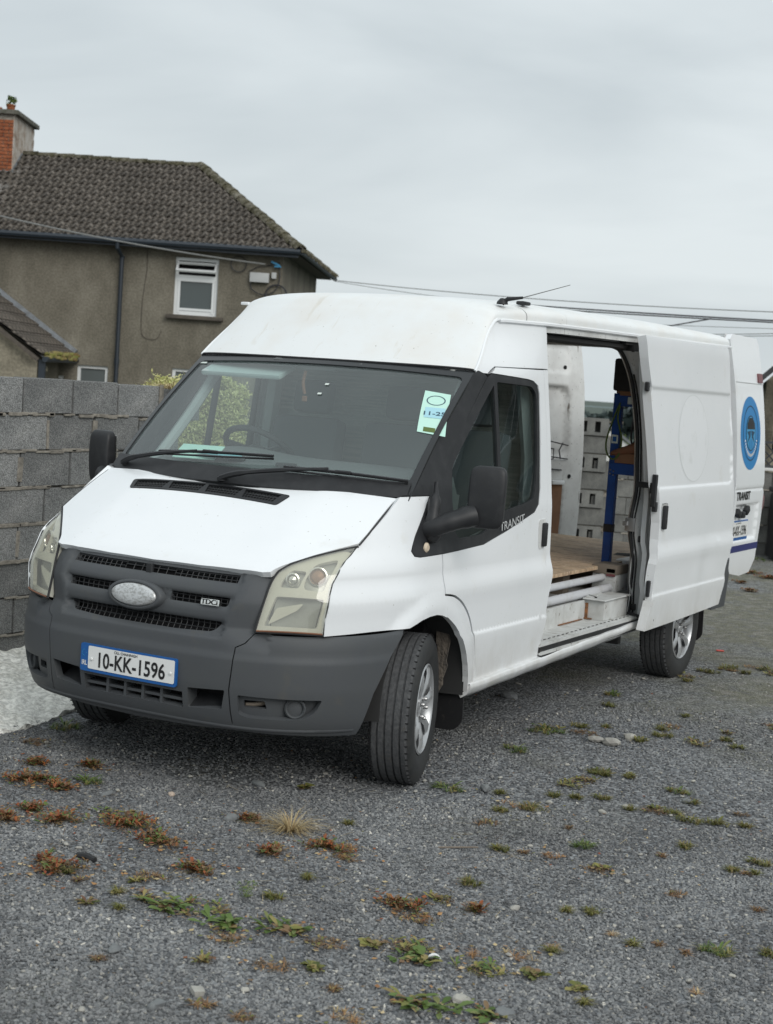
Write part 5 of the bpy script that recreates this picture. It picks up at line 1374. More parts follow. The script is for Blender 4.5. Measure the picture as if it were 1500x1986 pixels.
# loose crushed stone, as real stones where they can be told apart
def gravel():
    def zone(name, poly, dens, s0, s1, step, seed):
        xs_ = [p[0] for p in poly]; ys_ = [p[1] for p in poly]
        vv = []; ff = []; idx = {}
        X = np.arange(min(xs_), max(xs_), step); Y = np.arange(min(ys_), max(ys_), step)
        C_ = np.array([(x+step/2, y+step/2) for x in X for y in Y]); ok = pip(C_, poly)
        for (cx_, cy__), o_ in zip(C_, ok):
            if not o_: continue
            q = []
            for dx, dy in ((-1, -1), (1, -1), (1, 1), (-1, 1)):
                k = (round(cx_+dx*step/2, 3), round(cy__+dy*step/2, 3))
                if k not in idx: idx[k] = len(vv); vv.append((k[0], k[1], gz_(*k)+.001))
                q.append(idx[k])
            ff.append(tuple(q))
        me_ = bpy.data.meshes.new(name); me_.from_pydata(vv, [], ff)
        ob = link(name, me_, M['stone'])
        ng = bpy.data.node_groups.new(name, 'GeometryNodeTree')
        ng.interface.new_socket('Geometry', in_out='INPUT', socket_type='NodeSocketGeometry')
        ng.interface.new_socket('Geometry', in_out='OUTPUT', socket_type='NodeSocketGeometry')
        gi = N(ng, 'NodeGroupInput'); go = N(ng, 'NodeGroupOutput')
        dp = N(ng, 'GeometryNodeDistributePointsOnFaces', distribute_method='RANDOM'); dp.inputs['Seed'].default_value = seed
        # density varies: thin and thick patches
        nz_ = N(ng, 'ShaderNodeTexNoise'); nz_.inputs['Scale'].default_value = 2.2; nz_.inputs['Detail'].default_value = 3
        mr_ = N(ng, 'ShaderNodeMapRange'); mr_.inputs['From Min'].default_value = .3; mr_.inputs['From Max'].default_value = .6; mr_.inputs['To Min'].default_value = dens*.45; mr_.inputs['To Max'].default_value = dens
        ng.links.new(nz_.outputs['Fac'], mr_.inputs['Value']); ng.links.new(mr_.outputs[0], dp.inputs['Density'])
        ng.links.new(gi.outputs[0], dp.inputs['Mesh'])
        ic = N(ng, 'GeometryNodeMeshIcoSphere'); ic.inputs['Radius'].default_value = 1; ic.inputs['Subdivisions'].default_value = 1
        sp_ = N(ng, 'GeometryNodeSetPosition'); n2 = N(ng, 'ShaderNodeTexNoise'); n2.inputs['Scale'].default_value = 1.3
        ps = N(ng, 'GeometryNodeInputPosition'); sb = N(ng, 'ShaderNodeVectorMath', operation='SUBTRACT'); sb.inputs[1].default_value = (.5, .5, .5)
        ng.links.new(ps.outputs[0], n2.inputs['Vector']); ng.links.new(n2.outputs['Color'], sb.inputs[0])
        sc3 = N(ng, 'ShaderNodeVectorMath', operation='SCALE'); sc3.inputs['Scale'].default_value = 1.5
        ng.links.new(sb.outputs[0], sc3.inputs[0]); ng.links.new(sc3.outputs[0], sp_.inputs['Offset']); ng.links.new(ic.outputs[0], sp_.inputs['Geometry'])
        sm = N(ng, 'GeometryNodeSetMaterial'); sm.inputs['Material'].default_value = M['stone']; ng.links.new(sp_.outputs[0], sm.inputs[0])
        ip = N(ng, 'GeometryNodeInstanceOnPoints'); ng.links.new(dp.outputs['Points'], ip.inputs['Points']); ng.links.new(sm.outputs[0], ip.inputs['Instance'])
        rv = N(ng, 'FunctionNodeRandomValue', data_type='FLOAT_VECTOR'); rv.inputs[0].default_value = (-.7, -.7, 0); rv.inputs[1].default_value = (.7, .7, 6.28); rv.inputs['Seed'].default_value = seed+1
        ng.links.new(rv.outputs[0], ip.inputs['Rotation'])
        rs = N(ng, 'FunctionNodeRandomValue', data_type='FLOAT_VECTOR'); rs.inputs[0].default_value = (s0, s0*.7, s0*.5); rs.inputs[1].default_value = (s1, s1*.8, s1*.6); rs.inputs['Seed'].default_value = seed+2
        ng.links.new(rs.outputs[0], ip.inputs['Scale'])
        ng.links.new(ip.outputs[0], go.inputs[0])
        md = ob.modifiers.new('gravel', 'NODES'); md.node_group = ng
        tag(ob, 'loose grey crushed stone covering the yard', None, kind='stuff')
        return ob
    m = bpy.data.materials.new('stone'); m.use_nodes = True
    t = m.node_tree; b = t.nodes['Principled BSDF']; b.inputs['Roughness'].default_value = .8; b.inputs['Specular IOR Level'].default_value = .3
    oi = N(t, 'ShaderNodeObjectInfo'); r = N(t, 'ShaderNodeValToRGB'); el = r.color_ramp.elements
    for _ in range(5): el.new(.5)
    for e, p, c in zip(el, (0, .3, .6, .85, .95, .985, 1), ((.088, .093, .099), (.148, .156, .165), (.198, .206, .215), (.245, .252, .26), (.275, .283, .285), (.35, .34, .31), (.55, .54, .50))): e.position = p; e.color = (*c, 1)
    t.links.new(oi.outputs['Random'], r.inputs[0])
    tcn = N(t, 'ShaderNodeTexCoord'); nn_ = N(t, 'ShaderNodeTexNoise'); nn_.inputs['Scale'].default_value = 2.5
    ge = N(t, 'ShaderNodeNewGeometry'); nn_.inputs['Scale'].default_value = 1.1; nn_.inputs['Detail'].default_value = 6; nn_.inputs['Roughness'].default_value = .62
    t.links.new(ge.outputs['Position'], nn_.inputs['Vector'])
    rr_m = N(t, 'ShaderNodeValToRGB'); rr_m.color_ramp.elements[0].position = .36; rr_m.color_ramp.elements[0].color = (.62, .60, .58, 1); rr_m.color_ramp.elements[1].position = .64; rr_m.color_ramp.elements[1].color = (1.12, 1.10, 1.06, 1)
    t.links.new(nn_.outputs['Fac'], rr_m.inputs[0])
    mm = N(t, 'ShaderNodeMix', data_type='RGBA', blend_type='MULTIPLY'); mm.inputs[0].default_value = 1
    t.links.new(r.outputs[0], mm.inputs[6]); t.links.new(rr_m.outputs[0], mm.inputs[7]); t.links.new(mm.outputs[2], b.inputs['Base Color'])
    M['stone'] = m
    zone('gravel', [(.6, -3.6), (3.6, -2.3), (3.4, -.9), (2.0, -1.2), (.6, -2.2)], 9500, .0036, .0108, .1, 3)
    zone('gravel', [(.6, -2.2), (2.0, -1.2), (3.4, -.9), (3.3, .8), (1.9, .1), (.2, -.7), (-1.1, -.35), (-1.1, -1.6), (-.2, -2.3), (.6, -3.0)], 8000, .0036, .0098, .1, 13)
    zone('gravel', [(-1.1, -.35), (.2, -.7), (1.9, .1), (3.3, .8), (2.9, 3.2), (1.0, 2.6), (.2, .3), (-1.0, -.1)], 2600, .0045, .0105, .1, 23)
gravel()
# rough spill of white concrete along the wall
def slabf():
    out_ = [(-2.42, -1.4), (-1.40, -1.4), (-1.12, -.75), (-1.00, -.55), (-1.06, -.20), (-1.13, .05), (-1.02, .4), (-.86, .75), (-.80, 1.3), (-.86, 2.2), (-1.1, 3.2), (-2.42, 3.2)]
    o = panel('concrete_apron', rp(out_, .15), lambda x, y: (x, y, .045+.012*math.sin(x*23+y*9)*math.sin(y*17)+.010*math.sin(x*51)*math.sin(y*43+x*7)-.035*sst(-1.5, -1.0, x)+.05*sst(-2.2, -2.42, x)), M['slab'], None, out=(0, 0, 1), sp=(.04, .04), skirt=.04)
    tag(o, kind='structure')
slabf()
# ------------------------------------------------------------------ block walls
def blockmesh(L, H, T, seed, hollow=False):
    rnd = random.Random(seed)
    bm = bmesh.new(); bmesh.ops.create_cube(bm, size=1)
    for q in bm.verts: q.co = Vector((q.co.x*L, q.co.y*T, q.co.z*H))
    if not hollow: bmesh.ops.bevel(bm, geom=bm.edges[:], offset=.006, segments=1, affect='EDGES')
    for q in bm.verts: q.co += Vector((rnd.uniform(-1, 1), rnd.uniform(-1, 1), rnd.uniform(-1, 1)))*.0025
    me = bpy.data.meshes.new('block'); bm.to_mesh(me); bm.free()
    return me
def block_wall(name, p0, ang, n, rows, label, mt, L=.44, H=.215, T=.10, joint=.010, top=None, holes=(), skip=None, rr=.35, mort=None, cat='wall'):
    root = empty(name, (p0[0], p0[1], 0), ang, label, cat)
    rnd = random.Random(hash(label) % 1000 if False else len(label))
    full = [blockmesh(L, H, T, k) for k in range(5)]
    half = [blockmesh(L/2-joint/2, H, T, 50+k) for k in range(2)]
    for m_ in full+half: m_.materials.append(mt)
    gmb = MB(); mb = MB()
    z = -.06
    for r_ in range(rows):
        off = (L+joint)/2 if r_ % 2 else 0
        for i in range(n):
            x = off+i*(L+joint)+L/2+rnd.uniform(-.004, .004)
            if skip and skip(r_, i, x): continue
            zz = z+r_*(H+joint)+H/2
            o = bpy.data.objects.new('block', rnd.choice(full)); COL.objects.link(o); o.parent = root
            dz = top(x) if top else 0
            o.location = (x, rnd.uniform(-.006, .004), zz+dz*(r_+.5)/rows)
            o.rotation_euler = (rnd.uniform(-.006, .006), rnd.uniform(-.006, .006), rnd.uniform(-.008, .008))
            # squeezed-out mortar in ragged blobs along the joints
            if mort:
                zt = zz+H/2+joint/2+(dz*(r_+.5)/rows)
                if r_ < rows-1:
                    k = 0
                    while k < L:
                        w = rnd.uniform(.03, .13)
                        if rnd.random() < mort: mb.box((x-L/2+k+w/2, -T/2-.003, zt+rnd.uniform(-.006, .004)), (w*1.05, .020, rnd.uniform(.012, .026)), ch=.003)
                        k += w
                if rnd.random() < mort*rr:
                    mb.box((x+L/2+joint/2, -T/2-.002, zz+rnd.uniform(-.02, .02)), (rnd.uniform(.02, .05), .012, H*rnd.uniform(.6, .95)), rot=Matrix.Rotation(rnd.uniform(-.06, .06), 3, 'Y'), ch=.004)
    Lw = n*(L+joint)
    gmb.box((Lw/2, 0.008, z+rows*(H+joint)/2-.02), (Lw-.06, T-.032, rows*(H+joint)-.04))
    gmb.build('mortar_core', M['mortar'], root)
    if mort: tag(mb.build('mortar_squeeze', M['mortar'], root), kind='stuff')
    return root
bw = block_wall('block_wall', (-2.36, -1.635), R(90), 9, 8, 'dark grey concrete block wall running beside the van on the left', M['block'], top=lambda x: -.035*sst(3.1, 4.4, x), mort=.85, rr=.65)
for ch in bw.children: pass
# wall course offset: joints of the top course fall as in the photograph
# low pale wall beyond the van
rwa = math.atan2(.43, .9)
lowwall = block_wall('block_wall', (-3.02, 12.10), rwa, 12, 5, 'low pale grey block wall closing the yard behind the van', M['block_pale'], mort=.35)
b = MB(); b.box((3.95, 0, 1.092), (4.1, .16, .035), ch=.006); b.build('wall_coping', M['cream'], lowwall)
# pier of hollow blocks at its left end
pier = empty('block_pier', (-3.28, 11.98, 0), rwa, 'stacked pier of hollow concrete blocks at the left end of the low wall', 'pier')
def hollow(L, H, T):
    g = MB(); w = .10; cw = (L-3*w)/2
    # two cores opening to the front
    for x in (-L/2+w/2, 0, L/2-w/2): g.box((x, 0, 0), (w, T, H))
    for x in (-L/4+w/4-.0, L/4-w/4): 
        for z in (-H/2+.02, H/2-.02): g.box((x, 0, z), (cw+.002, T-.002, .04))
    g.box((0, T/2-.03, 0), (L-.01, .04, H-.01))
    m_ = g.mesh('hollow_block'); m_.materials.append(M['block_pale']); return m_
hm = hollow(.44, .215, .215); fm = blockmesh(.44, .215, .215, 9); fm.materials.append(M['block_pale']); sm_ = blockmesh(.215, .215, .215, 11); sm_.materials.append(M['block_pale'])
for k in range(7):
    z = .11+k*.228
    for i in range(-2, 1):
        x = .22+i*.46+(.11 if k % 2 else 0)
        o = bpy.data.objects.new('hollow_block' if (k % 2 == 0 and i == 0) else 'block', hm if (k % 2 == 0 and i == 0) else fm); COL.objects.link(o); o.parent = pier; o.location = (x, .03*(k % 2), z); o.rotation_euler = (0, 0, .02*math.sin(k*3+i))
b = MB()
for k in range(6): b.box((-.2+.02*(k % 2), .04, .224+k*.228), (1.34, .19, .022), ch=.004)
b.build('mortar_bed', M['mortar'], pier)
# lattice on the wall, cloth, bin
lt = MB()
for k in range(16):
    for sg in (-1, 1):
        a = Vector((2.05+k*.10, .05, 1.11)); c_ = a+Vector((sg*.30, 0, .30))
        lt.tube([a, c_], .010, 4)
lt.box((2.9, .05, 1.43), (1.9, .03, .03)); lt.box((2.9, .05, 1.125), (1.9, .03, .03))
lo = lt.build('lattice_panel', M['slate'], None); lo.location = (-3.02, 12.10, 0); lo.rotation_euler = (0, 0, rwa); tag(lo, 'dark diagonal lattice panel standing on the low wall at right', 'lattice')
cl = panel('pink_cloth', [(0, 0), (.34, 0), (.40, .25), (.30, .62), (.05, .66)], lambda a, z: (-1.30+a*.9+.03*math.sin(z*14), 12.45+a*.43+.04*math.sin(a*30+z*5), .52+z), M['pink'], None, out=(0, -1, 0), sp=(.03, .03), skirt=.01)
tag(cl, 'faded pink cloth bag hanging in front of the low wall at right', 'cloth')
bi = empty('wheelie_bin', (-.63, 12.75, 0), rwa, 'black bin standing against the low wall at the right edge', 'bin')
b = MB(); b.box((0, 0, .42), (.46, .5, .80), ch=.04); b.build('bin_body', M['bin'], bi); b = MB(); b.box((0, 0, .86), (.50, .55, .07), ch=.03); b.build('bin_lid', M['bin'], bi)
def leafcloud(name, cen, rad, n, size, mt, parent=None, seed=1, shape=None, flat=1.0):
    rnd = np.random.default_rng(seed)
    V = []; F = []
    P = []
    while len(P) < n:
        q = rnd.uniform(-1, 1, 3)
        r_ = np.linalg.norm(q)
        if r_ > 1 or r_ < .35: continue
        if shape and not shape(q): continue
        P.append(q)
    for k, q in enumerate(P):
        c = np.array(cen)+q*np.array(rad)
        a = rnd.normal(size=3); a /= np.linalg.norm(a); b_ = np.cross(a, rnd.normal(size=3)); b_ /= np.linalg.norm(b_)
        s_ = size*rnd.uniform(.6, 1.4); i = len(V)
        V += [tuple(c-a*s_), tuple(c+b_*s_*.45), tuple(c+a*s_), tuple(c-b_*s_*.45)]; F.append((i, i+1, i+2, i+3))
    me = bpy.data.meshes.new(name); me.from_pydata(V, [], F)
    return link(name, me, mt, parent)
# ------------------------------------------------------------------ house on the left
HA = math.atan2(.488, .873)
house = empty('house', (-13.81, 21.14, 0), HA, 'grey rendered two storey house with mossy tiled hipped roof behind the wall', 'house')
def slabpanel(name, poly, y, mt, parent, holes=(), th=.25, nrm=-1, sp=(.4, .4)):
    return panel(name, poly, lambda x, z: (x, y, z), mt, parent, out=(0, nrm, 0), holes=holes, sp=sp, skirt=th)
w1 = [(-2.25, 2.99), (-1.34, 2.99), (-1.34, 4.19), (-2.25, 4.19)]
w2 = [(-4.20, .95), (-3.55, .95), (-3.55, 1.80), (-4.20, 1.80)]
w3 = [(-2.20, .95), (-1.30, .95), (-1.30, 1.86), (-2.20, 1.86)]
w4 = [(-4.75, 1.0), (-4.47, 1.0), (-4.47, 1.55), (-4.75, 1.55)]
slabpanel('wall', [(-13, -.5), (0, -.5), (0, 4.42), (-13, 4.42)], 0, M['render'], house, holes=[w1, w2, w3, w4], th=.22)
panel('wall', [(0, -.5), (7.0, -.5), (7.0, 4.42), (0, 4.42)], lambda y, z: (.055*y, y, z), M['render'], house, out=(1, 0, 0), sp=(.5, .5), skirt=.2)
b = MB(); b.box((-6.5, 3.6, 2.0), (12.6, 6.6, 4.7)); b.build('inner_core', M['void'], house)
# windows
def window(q, style):
    x0, z0 = q[0]; x1, z1 = q[2]; w = x1-x0; h = z1-z0; cx = (x0+x1)/2
    o = MB(); t = .065; y = .09
    o.box((x0+t/2, y, (z0+z1)/2), (t, .07, h)); o.box((x1-t/2, y, (z0+z1)/2), (t, .07, h)); o.box((cx, y, z1-t/2), (w-2*t, .07, t)); o.box((cx, y, z0+t*.7), (w-2*t, .07, t*1.4))
    if style == 'vent': o.box((cx, y, z0+h*.66), (w-2*t, .07, .09))
    fr = o.build('window', M['pvc'], house)
    if style == 'vent':
        b = MB(); zb = z0+h*.66
        b.box((x0+t+.03, y-.025, (z0+zb)/2), (.05, .05, zb-z0-t*1.4)); b.box((x1-t-.03, y-.025, (z0+zb)/2), (.05, .05, zb-z0-t*1.4)); b.box((cx, y-.025, zb-.06), (w-2*t-.1, .05, .05)); b.box((cx, y-.025, z0+t*1.4+.03), (w-2*t-.1, .05, .05)); b.build('window_frame', M['pvc'], fr)
        b = MB(); rx = Matrix.Rotation(R(-50), 3, 'X'); hw = w-2*t+.06
        for (dx, dz, sx_, sz_) in ((0, -.16, hw, .05), (0, 0, hw, .04), (-hw/2+.02, -.08, .04, .16), (hw/2-.02, -.08, .04, .16)): 
            p = rx @ Vector((dx, 0, dz*1.6)); b.box((cx+p.x, y-.05+p.y, z1-t-.05+p.z), (sx_, .04, sz_*1.2), rot=rx)
        b.build('open_vent', M['pvc'], fr)
        b = MB(); b.box((cx, y+.01, (z0+zb)/2), (w-2*t, .012, zb-z0-.06)); b.build('pane', M['pane'], fr)
        b = MB(); b.box((x0+t+.11, y+.03, (z0+zb)/2), (.16, .01, zb-z0-.1)); b.build('curtain', M['curtain'], fr)
    else:
        b = MB(); b.box((cx, y+.01, (z0+z1)/2), (w-2*t, .012, h-2*t)); b.build('pane', M['curtain'], fr)
    return fr
window(w1, 'vent'); window(w2, 'plain'); window(w3, 'plain'); window(w4, 'plain')
b = MB(); b.box((-1.785, -.03, 2.945), (1.20, .22, .085), ch=.01); b.build('window_sill', M['sill'], house)
# eaves: soffit, fascia, gutter and downpipe
EZ = 4.43; RZ = 6.50; XR = .35; XE = -2.30; YF = -.35; YM = 3.45; YB = 7.25; XL = -13
b = MB(); b.box(((XL+XR)/2, YF+.18, EZ-.035), (XR-XL-.02, .36, .02)); b.box((XR-.0, (YF+YB)/2, EZ-.036), (.36, YB-YF-.02, .02), rot=-.059); b.build('soffit', M['sill'], house)
b = MB(); b.tube([(XL, YF-.05, EZ-.04), (XR+.02, YF-.05, EZ+.0)], .062, 8); b.tube([(XR+.05, YF-.02, EZ), (XR+.50, YB, EZ-.02)], .055, 8); b.box(((XL+XR)/2, YF+.008, EZ-.05), (XR-XL-.03, .02, .13)); b.build('eaves_gutter', M['gutter'], house)
b = MB(); b.tube([(-3.42, YF-.04, EZ-.06), (-3.42, YF-.04, EZ-.16), (-3.36, -.10, EZ-.34), (-3.36, -.09, 2.0), (-3.355, -.09, .4)], .045, 8); b.tube([(-3.36, -.09, 1.98), (-3.36, -.09, 1.86)], .056, 8); b.tube([(-3.36, -.10, EZ-.36), (-3.36, -.10, EZ-.30)], .055, 8); b.build('downpipe', M['gutter'], house)
# roof slopes: deck plus tiles
sl = math.atan2(RZ-EZ, YM-YF); SLEN = math.hypot(RZ-EZ, YM-YF); hsl = math.atan2(RZ-EZ, XR-XE)
b = MB(); b.add([(XL, YF, EZ), (XR, YF, EZ), (XE, YM, RZ), (XL, YM, RZ), (XR+.45, YB, EZ), (XL, YB, EZ)], [(0, 1, 2, 3), (1, 4, 2), (4, 5, 3, 2)]); b.build('roof', M['slate'], house)
def tilemesh(seed):
    rnd = random.Random(seed); g = MB(); L = .36; W = .302
    prof = [(0, .018), (.03, .045), (.075, .052), (.115, .020), (.150, .012), (.18, .040), (.225, .052), (.265, .020), (.302, .014)]
    v = []; f = []
    for y, dz in ((0, .022), (L, -.012)):
        for x, z in prof: v.append((x, y, z+dz))
    for x, z in prof: v.append((x, 0, z-.012))
    n = len(prof)
    for i in range(n-1): f.append((i, i+1, n+i+1, n+i)); f.append((2*n+i, 2*n+i+1, i+1, i))
    g.add(v, f); m_ = g.mesh('roof_tile', 50); m_.materials.append(M['tile']); return m_
tm = [tilemesh(k) for k in range(3)]
rnd = random.Random(5)
rows_ = 14; gauge = SLEN/rows_
cand = []
for r_ in range(rows_):
    s_ = r_*gauge; y = YF+s_*math.cos(sl); z = EZ+s_*math.sin(sl)
    xm = XR-(XR-XE)*(s_+gauge*.5)/SLEN
    x = xm-.30
    while x > -8.6:
        cand.append((x, y-.03, z+.012)); x -= .302
def vis(p): return p[0] > -6.35-(.0)
vl = [c for c in cand if vis(c)]; rest = [c for c in cand if not vis(c)]
if len(vl) > 300: rest += vl[300:]; vl = vl[:300]
for (x, y, z) in vl:
    o = bpy.data.objects.new('roof_tile', rnd.choice(tm)); COL.objects.link(o); o.parent = house
    o.location = (x, y, z+rnd.uniform(0, .008)); o.rotation_euler = (sl+rnd.uniform(-.012, .012), rnd.uniform(-.012, .012), rnd.uniform(-.008, .008))
g = MB(); tv = [v_.co.copy() for v_ in tm[0].vertices]; tf_ = [tuple(p.vertices) for p in tm[0].polygons]
rx = Matrix.Rotation(sl, 3, 'X')
for (x, y, z) in rest: g.add([rx @ q+Vector((x, y, z)) for q in tv], tf_)
hr_ = Matrix.Rotation(PI/2, 3, 'Z') @ Matrix.Rotation(hsl, 3, 'X')
HL = math.hypot(RZ-EZ, XR-XE)
for r_ in range(10):
    s_ = r_*HL/10; x = XR-s_*math.cos(hsl); z = EZ+s_*math.sin(hsl)
    y0 = YF+(YM-YF)*(s_+.1)/HL; y1 = YB-(YB-YM)*(s_+.1)/HL; y = y0
    while y < y1-.2: g.add([hr_ @ q+Vector((x+.03+.059*(y-YF)*(1-r_/10), y, z+.012)) for q in tv], tf_); y += .302
tag(g.build('roof_tiles_beyond', M['tile'], house, 50), kind='stuff')
def captile(name, p, d, r_, L):
    g = MB(); d = d.normalized(); side_ = d.cross(Vector((0, 0, 1))).normalized(); upv = side_.cross(d)
    v = []; n = 7
    for k, (t, rr) in enumerate(((0, r_*1.12), (L, r_*.92))):
        for i in range(n):
            a = PI*i/(n-1); v.append(p+d*t+side_*math.cos(a)*rr+upv*math.sin(a)*rr*.8)
    v += [q-upv*.03 for q in v[:n]]
    f = [(i, i+1, n+i+1, n+i) for i in range(n-1)]+[(i, i+1, 2*n+i+1, 2*n+i) for i in range(n-1)]
    g.add(v, f); return g.build(name, M['moss'], house, 50)
x = XE+.05
while x > -6.1:
    captile('ridge_tile', Vector((x, YM, RZ+.015+rnd.uniform(0, .012))), Vector((-1, 0, rnd.uniform(-.01, .01))), .12, .44); x -= .42
for k in range(14):
    t = k/14; p = Vector((XR+.03-(XR-XE)*t, YF-.03+(YM-YF)*t, EZ+.03+(RZ-EZ)*t+rnd.uniform(0, .02))); dd = Vector((XE-XR, YM-YF, RZ-EZ)); captile('hip_tile', p, dd, .125, .40)
for k in range(15):
    t = k/15; p = Vector((XR+.48-(XR+.45-XE)*t, YB+.03-(YB-YM)*t, EZ+.03+(RZ-EZ)*t)); captile('hip_tile', p, Vector((XE-XR-.45, YM-YB, RZ-EZ)), .12, .38)
g = MB()
for k in range(60):
    t = rnd.random(); p = Vector((XR+.06+.45*t, YF+(YB-YF)*t, EZ+.02)); g.box(p, (.10, .14, .07), rot=rnd.random(), ch=.02)
for k in range(50): g.box((XE-rnd.random()*3.6, YM-.1, RZ+.02+rnd.uniform(-.03, .05)), (.08, .08, .05), rot=rnd.random(), ch=.02)
tag(g.build('roof_moss', M['moss'], house), kind='stuff')
# chimney
cx0, cx1, cyf, cyb = -7.4, -6.38, 2.45, 4.40
b = MB(); b.box(((cx0+cx1)/2, (cyf+cyb)/2, 6.55), (cx1-cx0-.03, cyb-cyf-.03, 1.45)); ch_ = b.build('chimney', M['mortar'], house)
for r_ in range(17):
    z = 5.86+r_*.078
    off = .115 if r_ % 2 else 0
    x = cx1-.0
    while x > -7.0:
        w = .215 if not (off and x == cx1) else .1
        o_ = MB(); o_.box((x-w/2, cyf+.05-.012, z), (w-.008, .10, .066), ch=.003); o_.build('brick', M['brick'], ch_); x -= w+.008
panel('chimney_render', [(cyf-.005, 5.9), (cyf+.25, 6.05), (cyf+.45, 6.25), (cyb, 6.4), (cyb, 7.27), (cyf-.005, 7.27)], lambda y, z: (cx1+.012+.006*math.sin(y*31)*math.sin(z*27), y, z), M['chim_render'], ch_, out=(1, 0, 0), sp=(.08, .08), skirt=.02)
slab_ = MB(); slab_.box(((cx0+cx1)/2, (cyf+cyb)/2, 7.31), (cx1-cx0+.22, cyb-cyf+.20, .10), ch=.015); slab_.build('chimney_cap', M['cap'], ch_)
b = MB(); b.lathe([(.09, 0), (.095, .16), (.11, .17), (.11, .20), (.07, .20), (.06, .05)], 14, (-6.60, 3.0, 7.36), axis='Z'); b.build('chimney_pot', M['brick'], ch_)
leafcloud('chimney_plant', (-6.60, 3.0, 7.64), (.13, .13, .14), 90, .05, M['l_green'], ch_, 3)
b = MB(); b.box((-6.84, 2.95, 7.42), (.10, .10, .12)); b.build('cap_brick', M['brick'], ch_)
b = MB(); b.tube([(-7.02, 2.95, 7.36), (-7.02, 2.95, 7.78)], .075, 10); b.lathe([(.15, 0), (.02, .06)], 12, (-7.02, 2.95, 7.86), axis='Z'); b.build('flue_cowl', M['gutter'], ch_)
b = MB(); b.box(((cx0+cx1)/2, cyf-.03, 5.93), (cx1-cx0+.1, .03, .16), rot=Matrix.Rotation(.1, 3, 'X')); b.add([(cx1+.02, cyf-.1, 5.86), (cx1+.02, cyf-.1, 6.02), (cx1+.02, YM-.2, 6.55), (cx1+.02, YM, 6.42)], [(0, 1, 2, 3)]); b.box(((cx0+cx1)/2, cyf-.16, 5.88), (cx1-cx0+.3, .28, .02), rot=Matrix.Rotation(sl, 3, 'X')); b.build('lead_flashing', M['lead'], ch_)
# meter boxes and cables on the wall
b = MB(); b.box((-.47, -.07, 3.87), (.40, .12, .20), ch=.01); b.box((-.17, -.05, 3.93), (.10, .09, .13), ch=.01); b.build('junction_box', M['fitting'], house)
def wire(pts, r, mt, parent, name='wall_cable', n=5): g = MB(); g.tube(bezpts(pts, n), r, 5); return g.build(name, mt, parent)
circ = lambda cx, cz, r_, a0, a1: [(cx+r_*math.cos(R(a0+(a1-a0)*k/10)), -.05, cz+r_*math.sin(R(a0+(a1-a0)*k/10))) for k in range(11)]
wire(circ(-.92, 4.12, .16, 0, 360), .010, M['cable'], house)
wire([(-.65, -.05, 3.76), (-.62, -.05, 3.62), (-.40, -.05, 3.52), (-.15, -.05, 3.60), (.0-.05, -.05, 3.85), (-.08, -.05, 4.22)], .012, M['cable'], house)
wire(circ(-.10, 3.52, .22, 10, 200), .018, M['cable'], house)
wire([(-.70, -.05, 3.98), (-.5, -.05, 4.10), (-.30, -.05, 4.13), (-.18, -.08, 4.20)], .009, M['cable'], house)
wire([(-2.86, -.02, 4.3), (-2.84, -.02, 3.9), (-2.90, -.02, 3.2), (-2.89, -.02, 2.62), (-2.80, -.02, 2.46), (-2.56, -.02, 2.45), (-2.47, -.02, 2.62)], .006, M['sill'], house)
b = MB(); b.box((-.15, -.10, 4.18), (.20, .05, .04), rot=Matrix.Rotation(.4, 3, 'Y')); b.box((.0-.1, -.10, 4.12), (.14, .04, .03)); b.build('insulator', M['sticker_light'], house)
# lean-to at the far left
lean = empty('lean_to', (-13.81, 21.14, 0), HA, 'small rendered lean-to with mossy tiled roof at the left edge', 'outbuilding')
sl2 = math.atan2(3.04-1.95, 5.89-4.34)
panel('wall', [(-9, -.5), (-4.28, -.5), (-4.28, 1.88), (-5.1, 2.50), (-9, 5.2)], lambda x, z: (x, -3.40, z), M['render_pale'], lean, out=(0, -1, 0), sp=(.4, .4), skirt=.15)
panel('wall', [(-3.40, -.5), (0, -.5), (0, 1.9), (-3.40, 1.9)], lambda y, z: (-4.28-.30, y, z), M['render'], lean, out=(1, 0, 0), sp=(.5, .5), skirt=0)
b = MB(); b.add([(-4.16, -3.52, 1.90), (-4.30, 0, 1.93), (-9.0, 0, 5.23), (-9.0, -3.52, 5.22)], [(0, 1, 2, 3)]); b.build('roof', M['slate'], lean)
mxr = Matrix.Rotation(-PI/2, 3, 'Z'); 
g = MB()
rot_t = Matrix.Rotation(PI/2, 3, 'Z') @ Matrix.Rotation(math.atan2(5.23-1.93, 4.7), 3, 'X')
for r_ in range(9):
    for c_ in range(12):
        s_ = r_*.34; x = -4.20-s_*math.cos(.61); z = 1.93+s_*math.sin(.61)
        o = bpy.data.objects.new('roof_tile', tm[(r_+c_) % 3]); COL.objects.link(o); o.parent = lean
        o.matrix_local = Matrix.Translation((x, -3.55+c_*.295, z+.01)) @ rot_t.to_4x4()
b = MB(); b.box((-5.95, -.10, 3.25), (4.2, .16, .12), rot=Matrix.Rotation(.612, 3, 'Y')); b.build('lead_flashing', M['lead'], lean)
b = MB(); b.box((-5.95, -3.56, 3.05), (4.2, .05, .07), rot=Matrix.Rotation(.612, 3, 'Y')); b.build('verge_board', M['sill'], lean)
b = MB(); b.tube([(-4.12, -3.5, 1.86), (-4.22, .0, 1.88)], .055, 8); b.build('eaves_gutter', M['gutter'], lean)
b = MB(); b.box((-4.19, -3.38, .9), (.12, .10, 1.9)); b.build('downpipe', M['gutter'], lean)
g = MB()
for k in range(70): 
    t = rnd.random(); g.box((-4.18+rnd.uniform(-.04, .05), -3.2+t*2.9, 1.98+rnd.uniform(-.10, .03)-.0*t), (.10, .16, .06), rot=rnd.random()*3, ch=.02)
